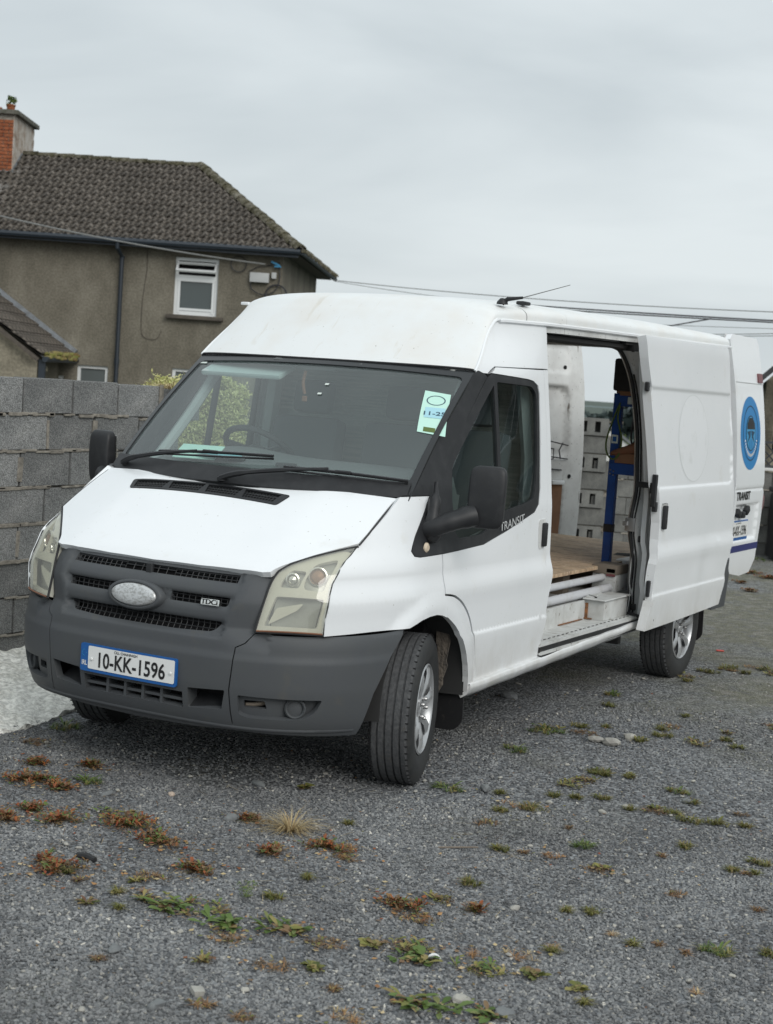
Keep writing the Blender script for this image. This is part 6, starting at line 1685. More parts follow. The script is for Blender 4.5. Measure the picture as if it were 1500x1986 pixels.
tag(g.build('roof_moss', M['l_yellow'], lean), kind='stuff')
b = MB(); b.lathe([(.07, 0), (.11, .03), (.10, .12), (.04, .16)], 12, (-4.42, -2.3, 1.60), axis='Z'); b.build('hanging_pot', M['render_pale'], lean)
# ------------------------------------------------------------------ house at the right edge (its side wall shows beyond the rear door)
RA = R(16.5)
rh = empty('house', (-4.72, 26.0, 0), RA, 'pale rendered gable house with dark slate edge at the right edge of the picture', 'house')
panel('wall', [(0, -.5), (8, -.5), (8, 2.5), (4.0, 6.3), (0, 2.45)], lambda x, z: (x, 0, z), M['render_pale'], rh, out=(0, -1, 0), holes=[[(.22, .95), (.30, .95), (.30, 1.30), (.22, 1.30)], [(2.2, .9), (3.4, .9), (3.4, 2.1), (2.2, 2.1)]], sp=(.5, .5), skirt=.2)
b = MB(); b.box((4, 4.2, 1.2), (7.8, 7.9, 2.3)); b.build('inner_core', M['void'], rh)
panel('wall', [(0, -.5), (8, -.5), (8, 2.45), (0, 2.45)], lambda y, z: (0, y, z), M['render_pale'], rh, out=(-1, 0, 0), sp=(.5, .5), skirt=.2)
b = MB()
for sx_ in (0, 1):
    x0, x1 = (-.25, 4.0) if sx_ == 0 else (8.25, 4.0)
    b.add([(x0, -.25, 2.28), (x1, -.25, 6.42), (x1, 8.2, 6.42), (x0, 8.2, 2.28), (x0, -.25, 2.42), (x1, -.25, 6.56), (x1, 8.2, 6.56), (x0, 8.2, 2.42)], [(0, 1, 2, 3), (4, 5, 6, 7), (0, 1, 5, 4), (3, 2, 6, 7), (0, 3, 7, 4)])
b.build('roof', M['slate'], rh)
b = MB(); b.box((2.8, .08, 1.5), (1.2, .06, 1.2)); wf_ = b.build('window', M['pvc'], rh); b = MB(); b.box((2.8, .04, 1.5), (1.04, .03, 1.04)); b.build('pane', M['pane'], wf_)
b = MB(); b.box((.02, -.03, .80), (.12, .06, .16)); b.build('wall_box', M['pvc'], rh)
# ------------------------------------------------------------------ house off to the right, seen only as the reflection in the cab door glass
sh = empty('house', (6.5, 24.5, 0), R(-24), 'grey rendered house off to the right, mirrored in the cab door window', 'house')
sw_ = [[(2.6, 3.3), (3.8, 3.3), (3.8, 4.5), (2.6, 4.5)], [(2.6, .9), (3.8, .9), (3.8, 2.1), (2.6, 2.1)], [(7.2, 3.3), (8.4, 3.3), (8.4, 4.5), (7.2, 4.5)], [(5.2, 0), (6.2, 0), (6.2, 2.1), (5.2, 2.1)]]
panel('wall', [(0, -.3), (11, -.3), (11, 5.4), (0, 5.4)], lambda x, z: (x, 0, z), M['render'], sh, out=(0, -1, 0), holes=sw_, sp=(.6, .6), skirt=.2)
b = MB(); b.box((5.5, 3.6, 2.6), (10.8, 6.8, 5.3)); b.build('inner_core', M['render'], sh)
for q in sw_:
    cx_, cz_ = (q[0][0]+q[1][0])/2, (q[0][1]+q[2][1])/2; w_q = q[1][0]-q[0][0]; h_q = q[2][1]-q[0][1]
    b = MB()
    for dx in (-1, 0, 1): b.box((cx_+dx*(w_q/2-.04), .10, cz_), (.08, .06, h_q))
    for dz in (-1, 1): b.box((cx_, .10, cz_+dz*(h_q/2-.04)), (w_q, .06, .08))
    wq = b.build('window', M['pvc'], sh); b = MB(); b.box((cx_, .13, cz_), (w_q, .02, h_q)); b.build('pane', M['pane'], wq)
b = MB(); b.add([(-.4, -.4, 5.3), (11.4, -.4, 5.3), (8.5, 3.5, 7.9), (2.5, 3.5, 7.9), (11.4, 7.4, 5.3), (-.4, 7.4, 5.3)], [(0, 1, 2, 3), (1, 4, 2), (4, 5, 3, 2), (5, 0, 3)]); b.build('roof', M['slate'], sh)
# ------------------------------------------------------------------ greenery
hd = empty('hedge', (-3.3, 4.8, 0), 0, 'pale yellow-green clipped hedge beyond the end of the block wall', 'hedge')
rnd2 = np.random.default_rng(4)
V = []; F = []
for k in range(42000):
    u, v_, w_ = rnd2.random(3)
    face = rnd2.random()
    y = -1.62+u*1.05; bump_ = .06*math.sin(y*5)+.05*math.sin(y*13+1)
    if face < .6: x = .30+bump_*.5+rnd2.normal()*.03; z = v_*1.70
    else: x = .0+v_*.32; z = 1.71+bump_*.7-.05*(y > 3)+rnd2.normal()*.03-.10*max(0, x-.30)
    if face > .85: y = -1.62+rnd2.normal()*.03 if rnd2.random() < .5 else -.57+rnd2.normal()*.03; x = .0+v_*.32; z = w_*1.70
    a = rnd2.normal(size=3); a /= np.linalg.norm(a); b_ = np.cross(a, rnd2.normal(size=3)); b_ /= np.linalg.norm(b_)
    s_ = .013*rnd2.uniform(.6, 1.6); c = np.array((x, y, z)); i = len(V)
    V += [tuple(c-a*s_), tuple(c+b_*s_*.4), tuple(c+a*s_), tuple(c-b_*s_*.4)]; F.append((i, i+1, i+2, i+3))
me = bpy.data.meshes.new('foliage'); me.from_pydata(V, [], F); tag(link('foliage', me, M['l_hedge'], hd), kind='stuff')
b = MB(); b.box((.13, -1.1, .82), (.26, .95, 1.62)); b.build('hedge_core', M['l_brown'], hd)
b = MB(); 
for k in range(3): b.tube([(.1, -1.45+k*.35, 0), (.12, -1.45+k*.35, .6)], .03, 6)
b.build('stem', M['bark'], hd)
def tree(x, y, z0, h, w, seed, label, mt='l_tree', n=2600, group=None):
    t = empty('tree', (x, y, z0), 0, label, 'tree', group)
    rnd = random.Random(seed)
    b = MB(); b.tube(bezpts([(0, 0, -.3), (.1, 0, h*.3), (0, .1, h*.6)], 3), [w*.08]*3+[w*.06]*3+[w*.04], 7)
    for k in range(4):
        a = rnd.random()*6.28; b.tube([(0, 0, h*.4), (math.cos(a)*w*.3, math.sin(a)*w*.3, h*.7)], [w*.03, w*.015], 5)
    b.build('trunk', M['bark'], t)
    V = []; F = []; r_ = np.random.default_rng(seed)
    for j in range(11):
        cc = np.array((rnd.uniform(-.32, .32)*w, rnd.uniform(-.32, .32)*w, h*(.40+.48*rnd.random()))); rr = w*rnd.uniform(.16, .30)
        for k in range(n//11):
            q = r_.normal(size=3); q /= np.linalg.norm(q); q *= r_.uniform(.55, 1)
            c = cc+q*rr*np.array((1, 1, .8)); a = r_.normal(size=3); a /= np.linalg.norm(a); b_ = np.cross(a, r_.normal(size=3)); b_ /= np.linalg.norm(b_)
            s_ = w*.035*r_.uniform(.6, 1.5); i = len(V); V += [tuple(c-a*s_), tuple(c+b_*s_*.6), tuple(c+a*s_), tuple(c-b_*s_*.6)]; F.append((i, i+1, i+2, i+3))
    me = bpy.data.meshes.new('crown'); me.from_pydata(V, [], F); link('crown', me, M[mt], t)
    return t
tree(-19.2, 58, -4.0, 4.3, 3.4, 3, 'round green tree beyond the low wall, behind the white bungalow')
tree(-21.2, 60, -4.0, 3.6, 3.0, 5, 'lower olive tree beyond the low wall, left of the white bungalow')
tree(-17.6, 62, -4.2, 4.0, 4.0, 8, 'green tree partly hidden by the rear pillar of the van')
bg_ = empty('bungalow', (-18.6, 52, -2.3), R(20), 'small white bungalow with grey roof in the distance', 'bungalow')
b = MB(); b.add([(-1.2, -1.5, 0), (1.8, -1.5, 0), (1.8, -1.5, 2.1), (.3, -1.5, 3.1), (-1.2, -1.5, 2.1)], [(0, 1, 2, 3, 4)]); b.build('gable', M['cream'], bg_)
b = MB(); b.add([(-1.4, -1.6, 2.0), (.3, -1.6, 3.2), (.3, 3, 3.2), (-1.4, 3, 2.0)], [(0, 1, 2, 3)]); b.add([(2, -1.6, 2.0), (.3, -1.6, 3.2), (.3, 3, 3.2), (2, 3, 2.0)], [(0, 1, 2, 3)]); b.build('roof', M['slate'], bg_)
b = MB(); b.box((.3, .5, 1.0), (2.9, 3.8, 2.0)); b.build('wall', M['cream'], bg_)
pl_ = MB(); pl_.tube([(-20.2, 58, -3), (-20.1, 58, .95)], .10, 6); pl_.tube([(-20.5, 58, .8), (-19.7, 58, .82)], .04, 4); tag(pl_.build('utility_pole', M['wood'], None), 'thin wooden utility pole beside the white bungalow', 'pole')
# far woods and hills
def wood(y, z0, h, n, mt, name, xr, s):
    r_ = np.random.default_rng(int(y)); V = []; F = []
    for k in range(n):
        x = r_.uniform(*xr); hh = h*(.55+.45*math.sin(x*.045)*math.sin(x*.017+1)+.15*math.sin(x*.2)); c = np.array((x, y+r_.uniform(-20, 20), z0+hh*r_.random()**.6))
        a = r_.normal(size=3); a /= np.linalg.norm(a); b_ = np.cross(a, r_.normal(size=3)); b_ /= np.linalg.norm(b_); s_ = s*r_.uniform(.5, 1.5); i = len(V)
        V += [tuple(c-a*s_), tuple(c+b_*s_*.7), tuple(c+a*s_), tuple(c-b_*s_*.7)]; F.append((i, i+1, i+2, i+3))
    me = bpy.data.meshes.new(name); me.from_pydata(V, [], F); return tag(link(name, me, mt), kind='stuff')
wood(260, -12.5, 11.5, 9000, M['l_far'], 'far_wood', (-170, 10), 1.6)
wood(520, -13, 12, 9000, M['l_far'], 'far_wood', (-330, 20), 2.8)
hm_ = bpy.data.meshes.new('hills'); V = []; F = []
for i, x in enumerate(range(-2600, 400, 60)):
    zt = -4+3.5*math.sin(x*.0035+1)+2*math.sin(x*.011); V += [(x, 1500, -40), (x, 1600, zt-2), (x, 1900, zt)]
    if i: k = 3*i; F += [(k-3, k, k+1, k-2), (k-2, k+1, k+2, k-1)]
hm_.from_pydata(V, [], F); tag(link('hills', hm_, mat('haze_tinted_hill', (.16, .21, .22), .9)), kind='structure')  # pale blue of distant air painted into the hill colour
# ------------------------------------------------------------------ overhead cables
def span(p, q, sag, r_, label, mt='cable'):
    g = MB(); p = Vector(p); q = Vector(q); n = 24
    g.tube([p.lerp(q, t/n)+Vector((0, 0, -sag*4*(t/n)*(1-t/n))) for t in range(n+1)], r_, 5)
    return tag(g.build('overhead_cable', M[mt], None), label, 'cable')
span((-14.3, 24.0, 4.10), (8, 24, 4.25), .42, .010, 'thin cable spanning the sky from the house eaves to the right', 'cable_grey')
span((-14.3, 24.1, 4.08), (-8.0, 24.0, 3.60), .06, .007, 'short thin cable dropping from the house eaves behind the van roof', 'cable_grey')
span((-10.5, 24, 3.74), (8, 24, 3.70), .16, .016, 'dark upper cable of the bundle just above the van roof')
span((-9.5, 24.2, 3.66), (8, 24.2, 3.60), .10, .014, 'dark lower cable of the bundle just above the van roof')
span((-6.4, 24, 3.36), (-5.4, 24, 3.57), .0, .014, 'short dark cable climbing to the bundle above the van roof')
span((-8, 24.5, 3.42), (8, 24.5, 3.62), .02, .006, 'very thin pale cable below the dark bundle', 'cable_grey')
span((-5.6, 23.5, 3.22), (8, 23.5, 5.0), .30, .008, 'upper of two thin cables rising to the right above the rear door', 'cable_grey')
span((-5.6, 23.7, 3.20), (8, 23.7, 4.7), .25, .008, 'lower of two thin cables rising to the right above the rear door', 'cable_grey')
c0 = Vector((-13.81, 21.14, 0)); Hm = Matrix.Rotation(HA, 3, 'Z')
pa = c0+Hm @ Vector((-7.2, -1.2, 4.95)); pb_ = c0+Hm @ Vector((-.35, -.3, 4.14))
span(pa, pb_, .12, .016, 'pale cable hanging across the front of the left house roof', 'cable_grey')
# ------------------------------------------------------------------ weeds and stones on the gravel
def blades(V, F, Mi, c, n, L, w, spread, rnd, mi, lift=.6, curve=.5):
    for k in range(n):
        a = rnd.uniform(0, 2*PI); r0 = rnd.uniform(0, spread*.25); e = rnd.uniform(.15, 1)*lift
        l = L*rnd.uniform(.5, 1.1); d = Vector((math.cos(a), math.sin(a), 0)); s = Vector((-d.y, d.x, 0))
        p = Vector(c)+d*r0; w_ = w*rnd.uniform(.6, 1.3); i = len(V)
        q1 = p+d*l*.45*math.cos(e)+Vector((0, 0, l*.55*math.sin(e))); q2 = p+d*l*math.cos(e*.5)+Vector((0, 0, max(.003, l*math.sin(e)*(1-curve))))
        V += [tuple(p-s*w_), tuple(p+s*w_), tuple(q1+s*w_*.8), tuple(q1-s*w_*.8), tuple(q2)]
        F += [(i, i+1, i+2, i+3), (i+3, i+2, i+4)]; Mi += [mi, mi]
def leaves(V, F, Mi, c, n, L, W, rnd, mi, flat=.35, stalk=.3):
    for k in range(n):
        a = rnd.uniform(0, 2*PI); d = Vector((math.cos(a), math.sin(a), 0)); s = Vector((-d.y, d.x, 0)); e = rnd.uniform(.05, 1)*flat
        l = L*rnd.uniform(.6, 1.15); w = W*rnd.uniform(.7, 1.2); p = Vector(c)+d*l*stalk*.3
        up_ = Vector((0, 0, 1)); tw = rnd.uniform(-.5, .5); s = (s*math.cos(tw)+up_*math.sin(tw)*.6)
        pts = [(0, .10), (.3, .55), (.55, 1.0), (.8, .75), (1, .05)]; i = len(V)
        for t, ww in pts:
            z = l*math.sin(e)*(1-(t-.5)**2)*t*1.2+.004
            b = p+d*l*t+up_*z
            V += [tuple(b-s*w*ww*.5+up_*w*.12*ww), tuple(b-up_*.0), tuple(b+s*w*ww*.5+up_*w*.12*ww)]
        for j in range(4):
            q = i+3*j; F += [(q, q+1, q+4, q+3), (q+1, q+2, q+5, q+4)]; Mi += [mi, mi]
def plant(kind, x, y, w, seed, label=None, parent=None, coll=None):
    rnd = random.Random(seed); V = []; F = []; Mi = []; z = gz_(x, y)+.004
    mats = {'R': ('l_red', 'l_brown', 'l_green'), 'G': ('l_green', 'l_yellow', 'l_brown'), 'D': ('l_straw', 'l_brown', 'l_straw'), 'B': ('l_brown', 'l_orange', 'l_yellow'),
            'L': ('l_green', 'l_yellow', 'l_brown'), 'Y': ('l_yellow', 'l_green', 'l_brown'), 'F': ('l_green', 'l_green', 'l_yellow'), 'O': ('l_orange', 'l_straw', 'l_brown')}[kind]
    if kind in 'RLYB' and w > .09: w *= 1.25
    r = w/2
    def rc(f=1.0): a = rnd.uniform(0, 2*PI); q = r*f*math.sqrt(rnd.random()); return (q*math.cos(a), q*math.sin(a)*.8, 0)
    if kind == 'R':
        arms = [(rnd.uniform(0, 6.28), rnd.uniform(.5, 1.1)) for _ in range(int(6+w*30))]
        for a, q in arms:
            n_ = int(4+w*30*q); bend = rnd.uniform(-.8, .8)
            for j in range(n_):
                t = (j+rnd.random())/n_; aa = a+bend*t; c = (math.cos(aa)*r*q*t, math.sin(aa)*r*q*t*.8, rnd.uniform(0, .014)); leaves(V, F, Mi, c, 3, rnd.uniform(.014, .032), rnd.uniform(.006, .013), rnd, rnd.choice((0, 0, 0, 1, 1, 2)), .9)
            blades(V, F, Mi, (math.cos(a)*r*q*.4, math.sin(a)*r*q*.3, 0), 5, .06, .0011, .03, rnd, rnd.choice((1, 1, 2)), .5)
        blades(V, F, Mi, (0, 0, 0), int(14), r*1.1, .0018, .03, rnd, 1, .25)
    elif kind == 'G':
        for k in range(int(4+w*50)): blades(V, F, Mi, rc(.8), 14, .045, .0018, .02, rnd, rnd.choice((0, 0, 1)), 1.1)
        leaves(V, F, Mi, (0, 0, 0), 6, r*.7, .012, rnd, 0, .6)
    elif kind == 'D':
        blades(V, F, Mi, (0, 0, 0), 230, r*1.25, .0010, .05, rnd, 0, .55, .55); blades(V, F, Mi, (0, 0, 0), 90, r*.75, .0011, .04, rnd, 0, 1.25, .1); blades(V, F, Mi, (.02, .02, 0), 40, r*.7, .0011, .03, rnd, 1, .3)
    elif kind == 'B':
        for k in range(int(5+w*60)): blades(V, F, Mi, rc(.8), 8, .035, .0013, .02, rnd, rnd.choice((0, 0, 1)), .8); leaves(V, F, Mi, rc(.8), 2, .022, .008, rnd, rnd.choice((0, 0, 2)), .6)
    elif kind == 'L':
        nn = int(4+w*34)
        for k in range(nn): leaves(V, F, Mi, rc(.7), 4, rnd.uniform(.55, 1)*min(.08, .32*w+.022), .022, rnd, rnd.choice((0, 0, 0, 1, 2)), .4)
        for k in range(nn): blades(V, F, Mi, rc(.8), 4, .03, .0015, .02, rnd, 2, .5)
    elif kind == 'Y':
        nn = int(5+w*46)
        for k in range(nn): leaves(V, F, Mi, rc(.85), 4, .036, .012, rnd, rnd.choice((0, 0, 1, 2)), .5); blades(V, F, Mi, rc(.85), 5, .04, .0014, .02, rnd, rnd.choice((0, 2)), .6)
    elif kind == 'F':
        for k in range(7):
            a = rnd.uniform(0, 2*PI)
            for j in range(9):
                t = j/9; c = (math.cos(a)*r*t, math.sin(a)*r*t, .045*math.sin(PI*t*.9)); leaves(V, F, Mi, c, 2, .022*(1-t*.6), .005, rnd, 0, .5)
    elif kind == 'O':
        for k in range(int(3+w*26)): blades(V, F, Mi, rc(.7), 14, .04, .0010, .02, rnd, rnd.choice((0, 0, 1)), 1.0)
    if coll is not None:
        k = len(coll[0]); coll[0].extend([(a+x, b+y, c_+z) for a, b, c_ in V]); coll[1].extend([tuple(i+k for i in f) for f in F]); idx = [('l_red', 'l_brown', 'l_green', 'l_yellow', 'l_straw', 'l_orange').index(m_) for m_ in mats]; coll[2].extend([idx[i] for i in Mi]); return
    me = bpy.data.meshes.new('weed'); me.from_pydata(V, [], F); me.polygons.foreach_set('material_index', Mi)
    for m_ in mats: me.materials.append(M[m_])
    o = link({'R': 'red_weed', 'G': 'grass_tuft', 'D': 'dry_grass_tuft', 'B': 'withered_weed', 'L': 'leafy_weed', 'Y': 'yellowing_weed', 'F': 'feathery_weed', 'O': 'dry_grass_tuft'}[kind], me, None)
    o.location = (x, y, z)
    return tag(o, label, 'weed')
PL = [('R', -0.53, -0.94, 0.13, 'reddish weed nearest the corner of the white concrete'), ('R', -0.31, -0.82, 0.12, 'dark red weed on gravel just ahead of the far front wheel'), ('R', -0.34, -1.18, 0.24, 'wide red and brown weed patch at the left edge below the concrete'),
('R', -0.17, -1.19, 0.14, 'bright red weed at the right end of the wide red patch by the concrete'), ('G', -0.15, -1.01, 0.16, 'brownish grass tuft between two red weeds near the concrete'), ('R', 0.0, -1.69, 0.13, 'red weed cut by the left edge of the picture'),
('R', 0.17, -1.56, 0.2, 'red weed with upright stalk, second from the left edge'), ('R', -0.02, -1.52, 0.11, 'small red sprig just above the stalked red weed at left'), ('Y', 0.28, -1.34, 0.17, 'yellow-green weed topping the long orange-red patch'),
('R', 0.41, -1.44, 0.23, 'left half of the long orange-red weed patch before the bumper'), ('R', 0.63, -1.52, 0.21, 'right half of the long orange-red weed patch before the bumper'), ('R', 0.54, -2.02, 0.26, 'red-brown weed patch lying next to a black piece of plastic'),
('R', 0.95, -1.71, 0.15, 'upright orange weed left of centre in the foreground'), ('B', 0.86, -1.87, 0.12, 'thin brown weed left of the upright orange weed'), ('D', 0.93, -1.04, 0.35, 'large spiky tuft of pale straw-coloured grass before the van'),
('R', 0.71, -1.02, 0.1, 'little red weed at the left side of the straw tuft'), ('R', 1.05, -1.34, 0.14, 'orange and green weed just below the straw tuft'), ('R', 1.18, -1.14, 0.19, 'dark red weed at the right side of the straw tuft'),
('B', 1.3, -1.22, 0.1, 'dark brown weed at the tip of the dark red one'), ('L', 1.09, -2.06, 0.16, 'broad-leaved green weed at the left end of the biggest clump'), ('Y', 1.18, -2.01, 0.2, 'yellowing middle of the biggest weed clump in the foreground'),
('L', 1.33, -2.09, 0.15, 'green leaves at the right end of the biggest weed clump'), ('F', 1.25, -1.82, 0.12, 'bright feathery green weed above the biggest clump'), ('B', 1.41, -2.18, 0.11, 'withered weed below the biggest clump'),
('L', 1.52, -1.99, 0.15, 'pale green leafy weed with a white petal beside it'), ('B', 1.7, -2.02, 0.12, 'withered brown weed right of the pale leafy one'), ('B', 1.66, -2.28, 0.13, 'brown stalky weed in the lower middle of the gravel'),
('O', 2.03, -2.48, 0.13, 'orange dry grass cut by the bottom edge'), ('G', -0.9, -0.3, 0.24, 'long grass tuft growing at the edge of the white concrete'), ('B', -0.78, -0.63, 0.15, 'dry brown tuft just below the grass at the concrete'),
('G', 1.97, 0.75, 0.16, 'dark green bushy weed beside a grey stone at right'), ('G', 1.97, -0.42, 0.12, 'green tuft right of the small orange grass'), ('O', 1.91, -0.63, 0.1, 'small orange dry grass in the middle right'),
('B', 2.12, -0.67, 0.11, 'brown withered patch below the green tuft at middle right'), ('R', 1.72, -1.53, 0.17, 'red-tinged weed topping the double clump right of centre'), ('B', 1.81, -1.6, 0.16, 'brown tangled lower half of the double clump right of centre'),
('Y', 1.92, -1.86, 0.15, 'yellow grassy weed above the green leaves near the bottom'), ('L', 1.98, -1.95, 0.13, 'green leaves below the yellow grassy weed near the bottom'), ('Y', 2.19, -1.88, 0.16, 'flat yellow weed near the bottom right of centre'),
('O', 2.25, -1.7, 0.16, 'red-brown dry tuft above the flat yellow weed'), ('L', 2.19, -2.23, 0.19, 'large sprawling leafy weed at the bottom beside a pale stone'), ('L', 2.38, -2.21, 0.1, 'leafy weed at the bottom edge beside a grey slab of stone'),
('G', 2.77, -1.21, 0.15, 'scattered green weed near the lower right corner'), ('O', 1.48, -0.04, 0.23, 'wide flat tan grass patch right of the front tyre'), ('G', 1.12, 0.02, 0.19, 'green moss tuft against the front tyre'),
('G', 1.03, 0.95, 0.19, 'brightest green grass tuft beside the sill'), ('R', -0.95, 10.68, 0.54, 'wide orange-red weed patch far back by the rear door'), ('R', -0.86, 8.99, 0.32, 'small dark red weed patch nearer than the wide one far back'),
('R', -0.52, 10.82, 0.36, 'orange weed at the right edge far back'), ('G', -0.97, 12.4, 0.59, 'yellow-green grass growing along the foot of the low wall'), ('G', 0.97, 1.49, 0.26, 'wide green patch below the van sill'), ('G', 0.88, 2.77, 0.16, 'green tuft under the open side door')]
for i, (k, x, y, w, lb) in enumerate(PL): plant(k, x, y, w, 100+i, lb)
SM = [('G', 1.32, -1.76, .09), ('L', 1.78, -2.22, .07), ('B', 1.66, -2.66, .09), ('B', 1.8, -2.66, .09), ('L', .61, -.44, .07), ('L', 1.83, -1.94, .07), ('G', 1.8, -1.15, .09), ('Y', 1.79, -1.38, .09), ('G', 2.29, -1.16, .09), ('R', 1.94, -1.4, .08), ('B', 2.46, -.74, .08), ('O', 2.12, -1.79, .07), ('L', 2.35, -1.82, .09), ('O', 2.32, -1.56, .05), ('L', 2.51, -1.84, .06), ('G', 2.92, -1.12, .07), ('G', 2.6, -.12, .11), ('G', 2.55, -.29, .09), ('G', 2.29, -.11, .08), ('G', 1.55, .24, .08), ('G', 1.71, -.69, .09), ('G', 1.69, .87, .1)]
co = ([], [], [])
for i, (k, x, y, w) in enumerate(SM): plant(k, x, y, w, 300+i, coll=co)
r5 = random.Random(11)
cl_ = [(r5.uniform(1.0, 3.0), r5.uniform(-.1, 8.5)) for _ in range(26)]
for i in range(150):     # low mossy grass scattered along the side of the van and out to the right
    cxx, cyy_ = r5.choice(cl_); x = cxx+r5.gauss(0, .16)+(.25 if cyy_ < .3 else 0); y = cyy_+r5.gauss(0, .22)
    if x < .95: continue
    plant(r5.choice('GGGYBG'), x, y, r5.uniform(.05, .16)*(1+.05*y), 400+i, coll=co)
for i in range(34):
    y = r5.uniform(-2.6, -.2); x = 1.9+y*.35+r5.uniform(-.6, 1.6)
    plant(r5.choice('BBYGBO'), x, y, r5.uniform(.02, .045), 700+i, coll=co)
for i in range(40):
    y = r5.uniform(9, 13); x = r5.uniform(-1.6, 2.5); plant(r5.choice('GYBR'), x, y, r5.uniform(.15, .4), 800+i, coll=co)
for i in range(26): plant('G', -2.22+r5.uniform(-.05, .06), -1.2+i*.14, .10, 900+i, coll=co)
# dead leaves and stems lying round the weeds
r7 = random.Random(21); LV = co
def litter_leaf(x, y, l, mi):
    a = r7.uniform(0, 6.28); c, s_ = math.cos(a), math.sin(a); z = gz_(x, y)+.010; k = len(LV[0]); w = l*r7.uniform(.25, .5); t1, t2 = r7.uniform(-.4, .5)*l*.4, r7.uniform(0, .5)*l*.5
    for (p, q, h) in ((0, 0, 0), (l*.45, w, t1), (l, 0, t2), (l*.5, -w, 0)): LV[0].append((x+p*c-q*s_, y+p*s_+q*c, z+max(0, h)))
    LV[1].append((k, k+1, k+2, k+3)); LV[2].append(mi)
for (k_, x, y, w, lb) in PL:
    if y > 5 or k_ not in 'RYBLO': continue
    for j in range(int(w*(330 if k_ == 'R' else 130))): litter_leaf(x+r7.gauss(0, w*.55), y+r7.gauss(0, w*.40), r7.uniform(.008, .026), r7.choice((0, 0, 1, 1, 4, 5) if k_ == 'R' else (1, 3, 4, 5)))
for j in range(700):
    litter_leaf(r7.uniform(-.6, 3.0), r7.uniform(-2.7, 3), r7.uniform(.006, .018), r7.choice((1, 1, 3, 4, 5, 0)))
for j in range(170):
    x = r7.uniform(-.7, 2.2); y = -2.4+r7.random()**.8*2.2; a = r7.uniform(0, 6.28); l = r7.uniform(.03, .10); z = gz_(x, y)+.012; k = len(co[0]); c, s_ = math.cos(a), math.sin(a)
    co[0].extend([(x, y, z), (x-s_*.0018, y+c*.0018, z), (x+c*l-s_*.0012, y+s_*l+c*.0012, z+.003), (x+c*l, y+s_*l, z+.003)]); co[1].append((k, k+1, k+2, k+3)); co[2].append(r7.choice((1, 4, 4)))
me = bpy.data.meshes.new('ground_cover'); me.from_pydata(co[0], [], co[1]); me.polygons.foreach_set('material_index', co[2])
for m_ in ('l_red', 'l_brown', 'l_grass', 'l_yellow', 'l_straw', 'l_orange'): me.materials.append(M[m_])
tag(link('ground_cover', me, None), 'low moss, grass and small weeds scattered in the gravel', kind='stuff')
M['pale_stone'] = mat('pale_stone', (.38, .37, .33), .85, bump=(30, .5, .01), var=(12, (.26, .25, .23), .4, .65))
M['grey_stone'] = mat('grey_stone', (.17, .18, .18), .85, bump=(30, .5, .01), var=(12, (.12, .125, .13), .4, .65))
M['pink_stone'] = mat('pinkish_stone', (.52, .42, .34), .8, bump=(30, .4, .01))
def stone(x, y, w, mt, seed, label=None, coll=None, h=.45, cube=False):
    rnd = random.Random(seed); bm = bmesh.new()
    if cube: bmesh.ops.create_cube(bm, size=1.5); bmesh.ops.subdivide_edges(bm, edges=bm.edges[:], cuts=1, use_grid_fill=True)
    else: bmesh.ops.create_icosphere(bm, subdivisions=2, radius=1)
    ox = [rnd.uniform(0, 9) for _ in range(3)]
    for v in bm.verts:
        n_ = .16*math.sin(v.co.x*2.3+ox[0])+.14*math.sin(v.co.y*3.1+ox[1])+.12*math.sin(v.co.z*2.7+v.co.x*2+ox[2])
        v.co *= 1+n_
        v.co = Vector((v.co.x*w/2, v.co.y*w/2*.65, v.co.z*w/2*h))
    me = bpy.data.meshes.new('stone'); bm.to_mesh(me); bm.free()
    o = link('stone', me, M[mt]); o.location = (x, y, gz_(x, y)+w*.12); o.rotation_euler = (rnd.uniform(-.2, .2), rnd.uniform(-.2, .2), rnd.uniform(0, 3))
    return tag(o, label, 'stone')
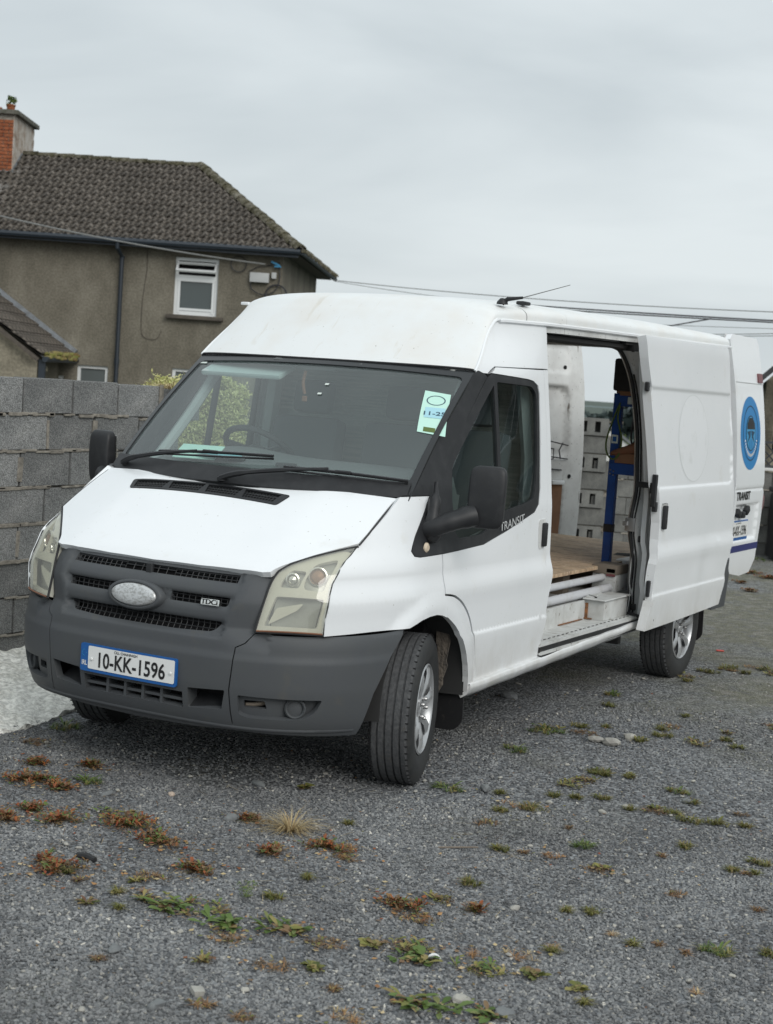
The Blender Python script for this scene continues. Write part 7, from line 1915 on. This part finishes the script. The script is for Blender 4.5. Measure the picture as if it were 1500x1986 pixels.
ST = [(1.26, .11, .092, 'grey_stone', 'wedge-shaped grey stone right of the front tyre'), (.24, -.92, .051, 'pink_stone', 'small pinkish-white stone on open gravel before the bumper'), (1.21, -2.5, .069, 'grey_stone', 'rounded grey stone in the lower left gravel'),
(1.61, -2.6, .070, 'pale_stone', 'upright beige cube of stone with grass behind it'), (1.28, 1.47, .102, 'pale_stone', 'left stone of the pale rubble beside the van'), (1.37, 1.46, .113, 'pale_stone', 'middle flat stone of the pale rubble beside the van'), (1.40, 1.65, .086, 'pale_stone', 'right stone of the pale rubble beside the van'),
(2.04, -1.27, .046, 'pale_stone', 'chalky white lump right of centre on the gravel'), (2.07, .61, .065, 'grey_stone', 'grey stone tucked under the dark green weed'), (.42, 2.2, .12, 'grey_stone', 'grey stone lying in the shade under the sill'), (.43, -.53, .071, 'grey_stone', 'flat grey stone in the shade before the bumper'),
(2.41, -2.16, .077, 'grey_stone', 'grey slab of stone near the bottom edge'), (2.27, -2.16, .075, 'pale_stone', 'pale stone half under the large sprawling weed'), (1.57, -2.76, .063, 'grey_stone', 'bluish stone at the bottom left of the beige cube'), (.66, -1.06, .074, 'grey_stone', 'flat grey stone left of the straw tuft'),
(1.58, .11, .048, 'pale_stone', 'small whitish stone on the tan grass patch'), (1.87, .32, .053, 'pale_stone', 'right of a pair of small pale stones at middle right'), (1.82, .15, .047, 'pale_stone', 'left of a pair of small pale stones at middle right'), (.05, -1.13, .059, 'grey_stone', 'grey stone between the red weeds at left')]
for i, (x, y, w, m_, lb) in enumerate(ST): stone(x, y, w, m_, 40+i, lb, cube='cube' in lb)
sv = MB()
r6 = random.Random(2)
for i in range(220):
    y = r6.uniform(-3, 5); x = r6.uniform(-.8, 3.2); s_ = r6.uniform(.008, .019)
    sv.box((x, y, gz_(x, y)+.008), (s_*1.4, s_, s_*.6), rot=Matrix.Rotation(r6.random()*6, 3, 'Z') @ Matrix.Rotation(r6.uniform(-.4, .4), 3, 'X'), ch=s_*.25)
tag(sv.build('white_chips', M['pale_stone'], None), 'small white stone chips scattered through the gravel', kind='stuff')
b = MB(); b.tube([(0, 0, .018), (.04, .01, .020), (.085, .0, .018)], [.012, .014, .010], 8); o = b.build('plastic_piece', M['rubber'], None); o.location = (.52, -1.87, 0); tag(o, 'black piece of plastic lying on the red-brown weed patch', 'litter')
b = MB(); b.box((0, 0, .008), (.06, .03, .008), rot=.4, ch=.003); o = b.build('red_scrap', mat('red_scrap', (.55, .07, .05), .6), None); o.location = (.861, 5.07, 0); tag(o, 'small bright red scrap on the gravel behind the rear wheel', 'litter')
b = MB(); b.tube(bezpts([(0, 0, .008), (.02, .01, .016), (.045, .0, .012)], 3), [.002, .006, .007, .006, .005, .004, .002], 6); o = b.build('white_petal', M['plate_white'], None); o.location = (2.02, -1.91, 0); tag(o, 'white feather-like petal on the gravel beside green leaves', 'petal')
b = MB(); b.tube([(0, 0, .008), (.13, .10, .012)], [.004, .003], 5); o = b.build('twig', M['wood'], None); o.location = (1.5, -.83, 0); tag(o, 'thin bare twig lying on the gravel in the middle', 'twig')
g_ = MB(); rr_ = random.Random(6)
V = []; F = []; Mi = []
blades(V, F, Mi, (0, 0, 0), 260, .22, .0022, .5, rr_, 0, .5, .6)
me = bpy.data.meshes.new('straw_bundle'); me.from_pydata(V, [], F); o = link('straw_bundle', me, M['l_straw']); o.location = (-2.36, 2.35, 1.70); tag(o, 'golden straw lying on top of the block wall beside the windscreen pillar', 'straw')
